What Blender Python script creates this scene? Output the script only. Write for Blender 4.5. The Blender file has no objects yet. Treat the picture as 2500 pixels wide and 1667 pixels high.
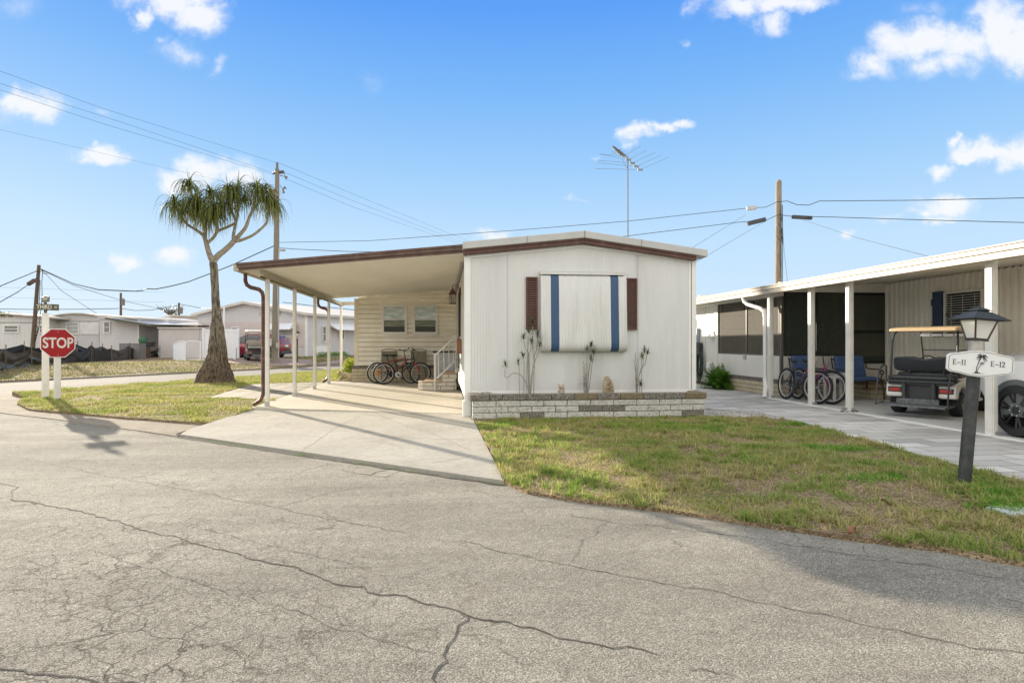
import bpy, bmesh, math, random
import numpy as np
from mathutils import Vector, Matrix, noise
random.seed(7); rng = np.random.default_rng(11)
R = math.radians
scene = bpy.context.scene
# ------------------------------------------------------------------ camera
F, CXP, HYP, CAMH = 1488.0, 1250.0, 836.5, 1.3           # photogrammetry of the 2500x1667 photograph
YAW = math.atan(168/1488.0)
FW = Vector((math.sin(YAW), math.cos(YAW), 0)); RT = Vector((math.cos(YAW), -math.sin(YAW), 0))
cd = bpy.data.cameras.new('camera'); cam = bpy.data.objects.new('camera', cd); scene.collection.objects.link(cam)
cam.location = (0, 0, CAMH); cam.rotation_euler = (R(90), 0, -YAW)
cd.sensor_width = 36; cd.lens = 36*F/2500; cd.shift_y = 3.0/2500; cd.clip_end = 3000; cd.clip_start = .05
scene.camera = cam
# ------------------------------------------------------------------ light
SUN_EL, SUN_AZ = R(14.6), R(35.2)                          # azimuth measured left of +Y
EXPO = 1.20; EX = 2**EXPO
sd = Vector((-math.sin(SUN_AZ)*math.cos(SUN_EL), math.cos(SUN_AZ)*math.cos(SUN_EL), math.sin(SUN_EL)))
sl = bpy.data.lights.new('sun', 'SUN'); sl.energy = 5.0; sl.angle = R(.6); sl.color = (1, .88, .72)
so = bpy.data.objects.new('sun', sl); scene.collection.objects.link(so)
so.rotation_euler = sd.to_track_quat('Z', 'Y').to_euler(); so.location = (-20, 30, 20)
vs = scene.view_settings; vs.view_transform = 'Standard'; vs.look = 'None'; vs.exposure = EXPO; vs.gamma = 1
# ------------------------------------------------------------------ world: sky and clouds
CLOUDS = [(420,8,120,44,1),(490,45,72,44,1),(345,50,22,18,.7),(440,125,60,26,.5),(395,100,24,16,.35),(535,150,22,26,.4),
 (70,258,88,46,.95),(25,240,50,34,.9),(235,272,30,14,.35),(250,378,66,24,1),(215,392,40,14,.7),(500,408,92,42,1),(415,425,48,34,1),(590,432,70,34,.8),
 (295,628,34,22,.75),(420,618,64,26,.85),(910,200,28,40,.2),(1200,572,56,24,.85),
 (1820,12,84,36,.85),(1910,12,120,22,1),(1885,50,34,30,.65),(1700,8,24,30,.45),(1685,92,14,12,.3),
 (2190,108,72,50,1),(2260,98,95,52,1),(2355,112,95,54,1),(2130,165,52,40,.8),(2450,55,80,70,1.1),(2490,100,70,80,1.1),(2300,165,110,38,.65),(2090,195,34,26,.45),(2270,18,60,28,.35),
 (1560,325,36,20,.8),(1602,306,40,16,.9),(1645,297,40,11,.7),(1540,348,18,14,.45),(1465,365,14,9,.3),
 (2365,372,46,22,1),(2435,372,70,28,1.1),(2490,375,50,44,1.1),(2342,350,18,14,.8),(2305,412,38,20,.95),
 (2312,492,72,32,1),(2255,508,34,17,.75),(2300,526,60,14,.75),(2180,520,40,17,.45),(2065,560,34,17,.5),(1390,480,24,7,.3),(1425,478,18,6,.3),
 (30,10,90,40,.25),(190,330,1,1,0)]
w = bpy.data.worlds.new('World'); scene.world = w; w.use_nodes = True
nt = w.node_tree; nt.nodes.clear(); N = nt.nodes; L = nt.links
def nd(t, **k):
    n = N.new(t)
    for a, b in k.items(): setattr(n, a, b)
    return n
def vm(op, a, b=None):
    n = nd('ShaderNodeVectorMath', operation=op)
    for i, x in enumerate((a, b)):
        if x is None: continue
        if hasattr(x, 'is_output'): L.new(x, n.inputs[i])
        else: n.inputs[i].default_value = x
    return n.outputs['Value'] if op in ('LENGTH', 'DOT_PRODUCT') else n.outputs[0]
def mt(op, a, b=None, c=None, clamp=False):
    n = nd('ShaderNodeMath', operation=op); n.use_clamp = clamp
    for i, x in enumerate((a, b, c)):
        if x is None: continue
        if hasattr(x, 'is_output'): L.new(x, n.inputs[i])
        else: n.inputs[i].default_value = x
    return n.outputs[0]
tc = nd('ShaderNodeTexCoord'); D = vm('NORMALIZE', tc.outputs['Generated'])
sep = nd('ShaderNodeSeparateXYZ'); L.new(D, sep.inputs[0])
fx = mt('MAXIMUM', vm('DOT_PRODUCT', D, tuple(FW)), .08); rx = vm('DOT_PRODUCT', D, tuple(RT))
cmb = nd('ShaderNodeCombineXYZ'); L.new(mt('DIVIDE', rx, fx), cmb.inputs[0]); L.new(mt('DIVIDE', sep.outputs[2], fx), cmb.inputs[1])
def wnoise(vec, scale, detail, rough):
    n = nd('ShaderNodeTexNoise'); n.inputs['Scale'].default_value = scale; n.inputs['Detail'].default_value = detail; n.inputs['Roughness'].default_value = rough
    L.new(vec, n.inputs['Vector']); return n
warp = wnoise(cmb.outputs[0], 9, 5, .6)
wv = vm('MULTIPLY', vm('SUBTRACT', warp.outputs['Color'], (.5, .5, .5)), (.13, .10, 0))
P = vm('ADD', cmb.outputs[0], wv)
dens = None
for (u, v, a, b, k) in CLOUDS:
    if k == 0: continue
    ln = vm('LENGTH', vm('MULTIPLY', vm('SUBTRACT', P, ((u-CXP)/F, (HYP-v)/F, 0)), (F/(a*1.35), F/(b*1.35), 0)))
    q = mt('MULTIPLY', mt('SUBTRACT', 1.0, ln, clamp=True), k)
    dens = q if dens is None else mt('MAXIMUM', dens, q)
fine = wnoise(cmb.outputs[0], 26, 6, .62)
dn = mt('ADD', dens, mt('MULTIPLY', mt('SUBTRACT', fine.outputs['Fac'], .5), mt('MULTIPLY', mt('MINIMUM', dens, .4), 2.9)))
mr = nd('ShaderNodeMapRange', interpolation_type='SMOOTHSTEP'); mr.inputs['From Min'].default_value = .0; mr.inputs['From Max'].default_value = .78; L.new(dn, mr.inputs['Value'])
front = nd('ShaderNodeMapRange'); front.inputs['From Min'].default_value = .12; front.inputs['From Max'].default_value = .3; L.new(vm('DOT_PRODUCT', D, tuple(FW)), front.inputs['Value'])
cloudA = mt('MULTIPLY', mr.outputs[0], front.outputs[0])
# invented bright cloud bank, unseen, overhead and behind the viewer, added to fill shaded fronts
bn = wnoise(D, 2.2, 6, .55)
bmr = nd('ShaderNodeMapRange', interpolation_type='SMOOTHSTEP'); bmr.inputs['From Min'].default_value = .28; bmr.inputs['From Max'].default_value = .50; L.new(bn.outputs['Fac'], bmr.inputs['Value'])
back = nd('ShaderNodeMapRange', interpolation_type='SMOOTHSTEP'); back.inputs['From Min'].default_value = .50; back.inputs['From Max'].default_value = .12; L.new(vm('DOT_PRODUCT', D, tuple(FW)), back.inputs['Value'])
fillB = mt('MULTIPLY', bmr.outputs[0], back.outputs[0])
ramp = nd('ShaderNodeValToRGB'); L.new(mt('MAXIMUM', sep.outputs[2], 0), ramp.inputs['Fac']); e = ramp.color_ramp.elements
e[0].position = 0; e[0].color = (.72/EX, .88/EX, 1.02/EX, 1); e[1].position = .16; e[1].color = (.55/EX, .78/EX, 1.02/EX, 1)
for p, c in ((.27, (.36, .64, 1.0)), (.38, (.21, .50, .98)), (.48, (.115, .37, .96)), (.75, (.07, .26, .80))):
    x = e.new(p); x.color = (c[0]/EX, c[1]/EX, c[2]/EX, 1)
sky = nd('ShaderNodeTexSky', sky_type='NISHITA'); sky.sun_disc = False; sky.sun_elevation = SUN_EL; sky.sun_rotation = -SUN_AZ
def mixc(f, a, b, mode='MIX'):
    n = nd('ShaderNodeMix', data_type='RGBA', blend_type=mode)
    for s, x in ((n.inputs[0], f), (n.inputs[6], a), (n.inputs[7], b)):
        if hasattr(x, 'is_output'): L.new(x, s)
        else: s.default_value = x
    return n.outputs[2]
nis = mixc(1.0, sky.outputs[0], (.03, .03, .03, 1), 'MULTIPLY')
base = mixc(.03, ramp.outputs[0], nis)
c1 = mixc(fillB, base, (.74, .73, .70, 1))
c2 = mixc(mt('MULTIPLY', cloudA, .93), c1, (.97/EX, .985/EX, 1.02/EX, 1))
bg = nd('ShaderNodeBackground'); L.new(c2, bg.inputs['Color']); bg.inputs['Strength'].default_value = 1
wo = nd('ShaderNodeOutputWorld'); L.new(bg.outputs[0], wo.inputs[0])
# ------------------------------------------------------------------ photogrammetry helpers
def ray(u, v): return RT*((u-CXP)/F)+FW+Vector((0, 0, -(v-HYP)/F))
def A(u, v, d): return Vector((0, 0, CAMH))+ray(u, v)*d
def G(u, v, z=0.0):
    r = ray(u, v); return Vector((0, 0, CAMH))+r*((z-CAMH)/r.z)
def PY(u, v, y):
    r = ray(u, v); return Vector((0, 0, CAMH))+r*(y/r.y)
def PX(u, v, x):
    r = ray(u, v); return Vector((0, 0, CAMH))+r*(x/r.x)
def W(cx, d, z=0.0): return RT*cx+FW*d+Vector((0, 0, z))
def XY(v): return (v[0], v[1])
# ------------------------------------------------------------------ materials
MT = {}
def M(name, col, rough=.6, var=.12, vs_=3.0, bump=0.0, bs=60.0, metal=0.0, col2=None, c2s=None, c2t=.5, spec=.4, stretch=None, coat=0.0, trans=0.0, alpha=1.0, thr=(.45, .62), det=6):
    if name in MT: return MT[name]
    m = bpy.data.materials.new(name); m.use_nodes = True; t = m.node_tree; n = t.nodes; l = t.links
    b = n['Principled BSDF']; b.inputs['Roughness'].default_value = rough; b.inputs['Metallic'].default_value = metal
    b.inputs['Specular IOR Level'].default_value = spec; b.inputs['Coat Weight'].default_value = coat
    b.inputs['Transmission Weight'].default_value = trans; b.inputs['Alpha'].default_value = alpha
    tcn = n.new('ShaderNodeTexCoord'); mp = n.new('ShaderNodeMapping'); l.new(tcn.outputs['Object'], mp.inputs[0])
    if stretch: mp.inputs['Scale'].default_value = stretch
    def noi(s, d=6, r=.6):
        x = n.new('ShaderNodeTexNoise'); x.inputs['Scale'].default_value = s; x.inputs['Detail'].default_value = d; x.inputs['Roughness'].default_value = r
        l.new(mp.outputs[0], x.inputs['Vector']); return x
    a = noi(vs_, det); mr_ = n.new('ShaderNodeMapRange'); l.new(a.outputs['Fac'], mr_.inputs['Value']); mr_.inputs['From Min'].default_value = .3; mr_.inputs['From Max'].default_value = .7
    mr_.inputs['To Min'].default_value = 1-var; mr_.inputs['To Max'].default_value = 1+var
    mx = n.new('ShaderNodeMix'); mx.data_type = 'RGBA'; mx.blend_type = 'MULTIPLY'; mx.inputs[0].default_value = 1; mx.inputs[6].default_value = (*col, 1)
    l.new(mr_.outputs[0], mx.inputs[7]); out = mx.outputs[2]
    if col2:
        c = noi(c2s or vs_*2); r2 = n.new('ShaderNodeMapRange'); r2.inputs['From Min'].default_value = thr[0]; r2.inputs['From Max'].default_value = thr[1]; r2.inputs['To Max'].default_value = c2t
        l.new(c.outputs['Fac'], r2.inputs['Value']); m2 = n.new('ShaderNodeMix'); m2.data_type = 'RGBA'; l.new(r2.outputs[0], m2.inputs[0]); l.new(out, m2.inputs[6]); m2.inputs[7].default_value = (*col2, 1); out = m2.outputs[2]
    l.new(out, b.inputs['Base Color'])
    if bump:
        c = noi(bs, 4); bp = n.new('ShaderNodeBump'); bp.inputs['Strength'].default_value = bump; bp.inputs['Distance'].default_value = .01
        l.new(c.outputs['Fac'], bp.inputs['Height']); l.new(bp.outputs[0], b.inputs['Normal'])
    MT[name] = m; m['tree_out'] = ''; return m
def ground_mat(name, base, agg, crack=0.0, crk_scale=3.0, spk=90.0, var=.12, bump=.6, stain=None, blot=1.1, craze=None, streak=None):
    """aggregate surface: speckle, fine cracks, large blotches, stains"""
    m = bpy.data.materials.new(name); m.use_nodes = True; t = m.node_tree; n = t.nodes; l = t.links; b = n['Principled BSDF']
    b.inputs['Roughness'].default_value = .95; b.inputs['Specular IOR Level'].default_value = .08
    tcn = n.new('ShaderNodeTexCoord'); O = tcn.outputs['Object']
    def noi(s, d=5, r=.6, vec=None):
        x = n.new('ShaderNodeTexNoise'); x.inputs['Scale'].default_value = s; x.inputs['Detail'].default_value = d; x.inputs['Roughness'].default_value = r; l.new(vec or O, x.inputs['Vector']); return x.outputs['Fac']
    def rng_(x, a, b_, c, d):
        q = n.new('ShaderNodeMapRange'); l.new(x, q.inputs['Value']); q.inputs['From Min'].default_value = a; q.inputs['From Max'].default_value = b_; q.inputs['To Min'].default_value = c; q.inputs['To Max'].default_value = d; return q.outputs[0]
    def mul(a, b_):
        q = n.new('ShaderNodeMath'); q.operation = 'MULTIPLY'; l.new(a, q.inputs[0])
        if hasattr(b_, 'is_output'): l.new(b_, q.inputs[1])
        else: q.inputs[1].default_value = b_
        return q.outputs[0]
    def mix(f, a, b_, mode='MIX'):
        q = n.new('ShaderNodeMix'); q.data_type = 'RGBA'; q.blend_type = mode
        for s, x in ((q.inputs[0], f), (q.inputs[6], a), (q.inputs[7], b_)):
            if hasattr(x, 'is_output'): l.new(x, s)
            else: s.default_value = x if isinstance(x, float) else (*x, 1)
        return q.outputs[2]
    vo = n.new('ShaderNodeTexVoronoi'); vo.inputs['Scale'].default_value = spk; l.new(O, vo.inputs['Vector'])
    sepc = n.new('ShaderNodeSeparateColor'); l.new(vo.outputs['Color'], sepc.inputs[0])
    c = mix(rng_(sepc.outputs[0], .25, .85, 0, 1), base, agg)
    c = mix(1.0, c, rng_(noi(blot, 6, .62), .3, .7, 1-var, 1+var), 'MULTIPLY')
    c = mix(1.0, c, rng_(noi(14, 5, .7), .3, .7, .88, 1.10), 'MULTIPLY')
    if streak is not None:
        mp = n.new('ShaderNodeMapping'); mp.inputs['Rotation'].default_value = (0, 0, -streak); mp.inputs['Scale'].default_value = (.22, 1.5, 1); l.new(O, mp.inputs[0]); c = mix(1.0, c, rng_(noi(1.0, 4, .55, mp.outputs[0]), .3, .7, .80, 1.13), 'MULTIPLY')
        mp2 = n.new('ShaderNodeMapping'); mp2.inputs['Rotation'].default_value = (0, 0, -streak); mp2.inputs['Scale'].default_value = (.5, 9, 1); l.new(O, mp2.inputs[0]); c = mix(1.0, c, rng_(noi(1.0, 5, .6, mp2.outputs[0]), .3, .7, .93, 1.05), 'MULTIPLY')
    if stain: c = mix(rng_(noi(2.3, 7, .65), .55, .75, 0, .55), c, stain)
    h = rng_(vo.outputs['Distance'], 0, .6, 1, 0)
    if crack:
        wn = n.new('ShaderNodeTexNoise'); wn.inputs['Scale'].default_value = 5; wn.inputs['Detail'].default_value = 6; l.new(O, wn.inputs['Vector'])
        va = n.new('ShaderNodeVectorMath'); va.operation = 'MULTIPLY_ADD'; l.new(wn.outputs['Color'], va.inputs[0]); va.inputs[1].default_value = (.35, .35, 0); l.new(O, va.inputs[2])
        v2 = n.new('ShaderNodeTexVoronoi'); v2.feature = 'DISTANCE_TO_EDGE'; v2.inputs['Scale'].default_value = crk_scale; l.new(va.outputs[0], v2.inputs['Vector'])
        ck = rng_(v2.outputs['Distance'], .0, .022, 1, 0)
        ck = mul(ck, rng_(noi(.55, 3), .42, .62, 0, 1)); ck = mul(ck, rng_(noi(3.5, 3), .35, .6, 0, 1))
        c = mix(mul(ck, crack), c, (base[0]*.22, base[1]*.2, base[2]*.18))
    if craze:
        for sc_, wd_, amt in ((4.5, .030, .95), (11.0, .05, .5)):
            wn = n.new('ShaderNodeTexNoise'); wn.inputs['Scale'].default_value = sc_*2; wn.inputs['Detail'].default_value = 6; l.new(O, wn.inputs['Vector'])
            va = n.new('ShaderNodeVectorMath'); va.operation = 'MULTIPLY_ADD'; l.new(wn.outputs['Color'], va.inputs[0]); va.inputs[1].default_value = (.9/sc_, .9/sc_, 0); l.new(O, va.inputs[2])
            v2 = n.new('ShaderNodeTexVoronoi'); v2.feature = 'DISTANCE_TO_EDGE'; v2.inputs['Scale'].default_value = sc_; l.new(va.outputs[0], v2.inputs['Vector'])
            ck = rng_(v2.outputs['Distance'], .0, wd_, 1, 0); sb = n.new('ShaderNodeVectorMath'); sb.operation = 'DISTANCE'; l.new(O, sb.inputs[0]); sb.inputs[1].default_value = (craze[0], craze[1], -.1)
            ck = mul(ck, rng_(sb.outputs['Value'], craze[2]*.35, craze[2], 1, .06)); ck = mul(ck, rng_(noi(1.3*sc_/4.5, 4), .38, .58, .05, 1)); c = mix(mul(ck, amt), c, (.048, .040, .030)); 
            hm = n.new('ShaderNodeMath'); hm.operation = 'SUBTRACT'; l.new(h, hm.inputs[0]); l.new(ck, hm.inputs[1]); h = hm.outputs[0]
    l.new(c, b.inputs['Base Color'])
    bp = n.new('ShaderNodeBump'); bp.inputs['Strength'].default_value = bump; bp.inputs['Distance'].default_value = .009; l.new(h, bp.inputs['Height']); l.new(bp.outputs[0], b.inputs['Normal'])
    MT[name] = m; return m
# ------------------------------------------------------------------ mesh builder
class MB:
    def __init__(s): s.v = []; s.f = []; s.m = []; s.mi = 0
    def add(s, vs_, fs):
        k = len(s.v); s.v += [tuple(x) for x in vs_]; s.f += [tuple(i+k for i in f) for f in fs]; s.m += [s.mi]*len(fs); return s
    def box(s, c, d, rz=0.0, rx_=0.0, ry=0.0):
        c = Vector(c); hx, hy, hz = d[0]/2, d[1]/2, d[2]/2
        Mx = Matrix.Rotation(rz, 3, 'Z') @ Matrix.Rotation(ry, 3, 'Y') @ Matrix.Rotation(rx_, 3, 'X')
        p = [c+Mx @ Vector((x*hx, y*hy, z*hz)) for z in (-1, 1) for y in (-1, 1) for x in (-1, 1)]
        return s.add(p, [(0, 2, 3, 1), (4, 5, 7, 6), (0, 1, 5, 4), (2, 6, 7, 3), (0, 4, 6, 2), (1, 3, 7, 5)])
    def bb(s, a, b):
        return s.box([(a[i]+b[i])/2 for i in range(3)], [abs(b[i]-a[i]) for i in range(3)])
    def bar(s, a, b, w_, h, up=(0, 0, 1)):
        a = Vector(a); b = Vector(b); d = (b-a); q = d.normalized(); u = Vector(up)
        if abs(q.dot(u)) > .98: u = Vector((0, 1, 0))
        sx = q.cross(u).normalized(); sy = sx.cross(q).normalized()
        p = [o+sx*(x*w_/2)+sy*(y*h/2) for o in (a, b) for (x, y) in ((-1, -1), (1, -1), (1, 1), (-1, 1))]
        return s.add(p, [(0, 1, 2, 3), (7, 6, 5, 4), (0, 4, 5, 1), (1, 5, 6, 2), (2, 6, 7, 3), (3, 7, 4, 0)])
    def tube(s, pts, r, n=8, caps=True):
        pts = [Vector(p) for p in pts]; rs = r if hasattr(r, '__len__') else [r]*len(pts); rings = []
        t0 = (pts[1]-pts[0]).normalized(); u = Vector((0, 0, 1)) if abs(t0.z) < .9 else Vector((1, 0, 0)); sx = t0.cross(u).normalized()
        vs_ = []
        for i, p in enumerate(pts):
            t = (pts[min(i+1, len(pts)-1)]-pts[max(i-1, 0)]).normalized(); sx = (sx-t*sx.dot(t)).normalized(); sy = t.cross(sx)
            for k in range(n):
                a = 2*math.pi*k/n; vs_.append(p+(sx*math.cos(a)+sy*math.sin(a))*rs[i])
        fs = [(i*n+k, i*n+(k+1) % n, (i+1)*n+(k+1) % n, (i+1)*n+k) for i in range(len(pts)-1) for k in range(n)]
        if caps: fs += [tuple(range(n))[::-1], tuple((len(pts)-1)*n+k for k in range(n))]
        return s.add(vs_, fs)
    def lathe(s, c, prof, n=20, axis='Z', caps=True, rot=None):
        c = Vector(c); vs_ = []
        for (r, h) in prof:
            for k in range(n):
                a = 2*math.pi*k/n; x, y = r*math.cos(a), r*math.sin(a)
                p = Vector((x, y, h)) if axis == 'Z' else Vector((x, h, y)) if axis == 'Y' else Vector((h, x, y))
                vs_.append(c+(rot @ p if rot else p))
        m_ = len(prof); fs = [(i*n+k, i*n+(k+1) % n, (i+1)*n+(k+1) % n, (i+1)*n+k) for i in range(m_-1) for k in range(n)]
        if caps: fs += [tuple(range(n))[::-1], tuple((m_-1)*n+k for k in range(n))]
        return s.add(vs_, fs)
    def torus(s, c, Rr, r, n=36, m_=8, rot=None, squash=1.0):
        c = Vector(c); vs_ = []
        for i in range(n):
            a = 2*math.pi*i/n
            for j in range(m_):
                b = 2*math.pi*j/m_; q = Vector(((Rr+r*math.cos(b))*math.cos(a), r*squash*math.sin(b), (Rr+r*math.cos(b))*math.sin(a)))
                vs_.append(c+(rot @ q if rot else q))
        return s.add(vs_, [(i*m_+j, ((i+1) % n)*m_+j, ((i+1) % n)*m_+(j+1) % m_, i*m_+(j+1) % m_) for i in range(n) for j in range(m_)])
    def prism(s, poly, o, ex, ey, en, t):
        """2D polygon (a,b) at o+a*ex+b*ey, extruded by t along en"""
        o, ex, ey, en = Vector(o), Vector(ex), Vector(ey), Vector(en); k = len(poly)
        p = [o+ex*a+ey*b for a, b in poly]; q = [x+en*t for x in p]
        return s.add(p+q, [tuple(range(k))[::-1], tuple(range(k, 2*k))]+[(i, (i+1) % k, k+(i+1) % k, k+i) for i in range(k)])
    def quad(s, a, b, c, d): return s.add([a, b, c, d], [(0, 1, 2, 3)])
    def ell(s, c, r, n=14, m_=9, rot=None, f=None):
        c = Vector(c); vs_ = []
        for i in range(m_+1):
            th = math.pi*i/m_
            for k in range(n):
                a = 2*math.pi*k/n; q = Vector((r[0]*math.sin(th)*math.cos(a), r[1]*math.sin(th)*math.sin(a), -r[2]*math.cos(th)))
                if f: q = f(q)
                vs_.append(c+(rot @ q if rot else q))
        return s.add(vs_, [(i*n+k, i*n+(k+1) % n, (i+1)*n+(k+1) % n, (i+1)*n+k) for i in range(m_) for k in range(n)])
def tag(o, label=None, cat=None, group=None, kind=None):
    if label: o['label'] = label
    if cat: o['category'] = cat
    if group: o['group'] = group
    if kind: o['kind'] = kind
    return o
def rootloc(p):
    while p.parent: p = p.parent
    return p.location.copy(), p.rotation_euler.z
def obj(name, mb, mats, parent=None, local=False, smooth=None, bevel=0.0, loc=None):
    me = bpy.data.meshes.new(name); V = mb.v
    off = Vector((0, 0, 0))
    if parent and not local: off = rootloc(parent)[0]
    if loc is not None: off = Vector(loc)
    if off.length: V = [(x[0]-off.x, x[1]-off.y, x[2]-off.z) for x in V]
    me.from_pydata(V, [], mb.f)
    if not isinstance(mats, (list, tuple)): mats = [mats]
    for m in mats: me.materials.append(m)
    if len(mats) > 1: me.polygons.foreach_set('material_index', mb.m)
    b = bmesh.new(); b.from_mesh(me); bmesh.ops.remove_doubles(b, verts=b.verts, dist=1e-5) if smooth else None
    bmesh.ops.recalc_face_normals(b, faces=b.faces); b.to_mesh(me); b.free()
    o = bpy.data.objects.new(name, me); scene.collection.objects.link(o)
    if loc is not None: o.location = loc
    if parent: o.parent = parent
    if smooth:
        me.polygons.foreach_set('use_smooth', [True]*len(me.polygons))
        try: me.set_sharp_from_angle(angle=R(smooth))
        except Exception: pass
    if bevel:
        md = o.modifiers.new('bevel', 'BEVEL'); md.width = bevel; md.segments = 2; md.limit_method = 'ANGLE'; md.angle_limit = R(40)
    return o
def thing(name, label, cat, loc=(0, 0, 0), rz=0.0, group=None):
    o = bpy.data.objects.new(name, None); scene.collection.objects.link(o); o.location = loc; o.rotation_euler = (0, 0, rz); o.empty_display_size = .2
    return tag(o, label, cat, group)
def copy_tree(o, parent=None):
    c = o.copy(); scene.collection.objects.link(c); c.parent = parent
    for ch in [x for x in scene.objects if x.parent == o]: copy_tree(ch, c)
    return c
def textmesh(name, s, size, mat_, parent, Mx, xs=1.0, off=0.0, ext=.002, align='CENTER'):
    cu = bpy.data.curves.new(name, 'FONT'); cu.body = s; cu.size = size; cu.align_x = align; cu.align_y = 'CENTER'; cu.extrude = ext; cu.offset = off; cu.resolution_u = 4
    to = bpy.data.objects.new('tmp', cu); scene.collection.objects.link(to)
    dg = bpy.context.evaluated_depsgraph_get(); me = bpy.data.meshes.new_from_object(to.evaluated_get(dg)); bpy.data.objects.remove(to)
    me.transform(Matrix.Diagonal((xs, 1, 1, 1))); me.transform(Mx); me.materials.clear(); me.materials.append(mat_); me.name = name
    o = bpy.data.objects.new(name, me); scene.collection.objects.link(o); o.parent = parent; return o
def inpoly(x, y, poly):
    x = np.asarray(x); y = np.asarray(y); r = np.zeros(x.shape, bool); j = len(poly)-1
    for i in range(len(poly)):
        xi, yi = poly[i]; xj, yj = poly[j]
        c = ((yi > y) != (yj > y)) & (x < (xj-xi)*(y-yi)/((yj-yi) if abs(yj-yi) > 1e-9 else 1e-9)+xi); r ^= c; j = i
    return r
def edist(x, y, pts, closed=False):
    x = np.asarray(x, float); y = np.asarray(y, float); d = np.full(x.shape, 1e9); bx = x.copy(); by = y.copy()
    seg = list(zip(pts, pts[1:]+([pts[0]] if closed else [])))[:len(pts) if closed else len(pts)-1]
    for (a, b) in seg:
        dx, dy = b[0]-a[0], b[1]-a[1]; q = dx*dx+dy*dy+1e-12; t = np.clip(((x-a[0])*dx+(y-a[1])*dy)/q, 0, 1)
        px, py = a[0]+t*dx, a[1]+t*dy; e_ = np.hypot(x-px, y-py); k = e_ < d; d = np.where(k, e_, d); bx = np.where(k, px, bx); by = np.where(k, py, by)
    return d, bx, by
def wob(poly, amp, step=.25, sc=1.7):
    out = []
    for a, b in zip(poly, poly[1:]+poly[:1]):
        n = max(1, int(math.dist(a, b)/step)); dx, dy = b[0]-a[0], b[1]-a[1]; ln = math.hypot(dx, dy)
        for i in range(n):
            t = i/n; x, y = a[0]+dx*t, a[1]+dy*t; k = noise.noise(Vector((x*sc, y*sc, 3.1)))*amp if i else 0
            out.append((x-dy/ln*k, y+dx/ln*k))
    return out
def sheet(name, poly, zf, mat_, step=.5, skirt=.12, kind='structure', mats=None):
    """ground sheet over a polygon: grid with its boundary snapped to the outline, and a skirt"""
    xs = [p[0] for p in poly]; ys = [p[1] for p in poly]; x0, x1, y0, y1 = min(xs), max(xs), min(ys), max(ys)
    gx = np.arange(x0-step, x1+step*1.01, step); gy = np.arange(y0-step, y1+step*1.01, step); X, Y = np.meshgrid(gx, gy); ins = inpoly(X, Y, poly)
    cell = ins[:-1, :-1] | ins[1:, :-1] | ins[:-1, 1:] | ins[1:, 1:]
    use = np.zeros(X.shape, bool)
    for a in (slice(None, -1), slice(1, None)):
        for b in (slice(None, -1), slice(1, None)): use[a, b] |= cell
    _, bx, by = edist(X, Y, poly, True); X = np.where(ins, X, bx); Y = np.where(ins, Y, by)
    idx = -np.ones(X.shape, int); idx[use] = np.arange(use.sum()); V = [(a, b, zf(a, b)) for a, b in zip(X[use], Y[use])]
    Fc = [(idx[i, j], idx[i, j+1], idx[i+1, j+1], idx[i+1, j]) for i, j in zip(*np.nonzero(cell))]
    mb = MB(); mb.v = V; mb.f = [tuple(int(q) for q in f) for f in Fc]; mb.m = [0]*len(Fc)
    n = len(poly)
    if skirt:
        mb.add([(p[0], p[1], zf(*p)) for p in poly]+[(p[0], p[1], zf(*p)-skirt) for p in poly], [(i, (i+1) % n, n+(i+1) % n, n+i) for i in range(n)])
    o = obj(name, mb, mats or mat_); 
    if kind: o['kind'] = kind
    return o, mb
# ------------------------------------------------------------------ setting: ground, roads, slabs
RZ = -.10
def px(l, z): return [XY(G(u, v, z)) for u, v in l]
asph = ground_mat('asphalt', (.240, .225, .186), (.405, .383, .325), crack=.8, crk_scale=2.1, spk=165, var=.15, bump=1.0, streak=math.radians(-38.6), stain=(.185, .165, .13), blot=.55, craze=(-2.5, 2.7, 3.0))
asph2 = ground_mat('street_asphalt', (.20, .185, .155), (.25, .23, .195), crack=.2, crk_scale=.5, spk=90, var=.10, bump=.3, blot=.35)
crackm = M('crack', (.040, .033, .025), .95, .4, 9)
conc = ground_mat('driveway_concrete', (.325, .305, .26), (.37, .35, .303), crack=.35, crk_scale=.45, spk=140, var=.12, bump=.25, stain=(.245, .215, .165), blot=.9)
slabm = ground_mat('painted_slab', (.47, .43, .35), (.50, .46, .375), spk=60, var=.08, bump=.12, stain=(.46, .40, .29), blot=.6)
gutm = ground_mat('gutter_concrete', (.20, .175, .135), (.31, .27, .21), crack=.3, crk_scale=.6, spk=120, var=.18, bump=.5, stain=(.17, .15, .12))
nslab = ground_mat('neighbour_slab', (.50, .50, .47), (.55, .55, .52), spk=80, var=.06, bump=.12, blot=.5)
paintw = M('white_edge_paint', (.78, .76, .70), .6, .08, 8)
soilm = ground_mat('soil', (.20, .15, .095), (.34, .28, .17), spk=130, var=.3, bump=1.0, stain=(.14, .17, .06), blot=2.0)
gravm = ground_mat('gravel', (.25, .22, .18), (.62, .60, .55), spk=38, var=.2, bump=1.0, stain=(.16, .15, .08))
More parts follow.
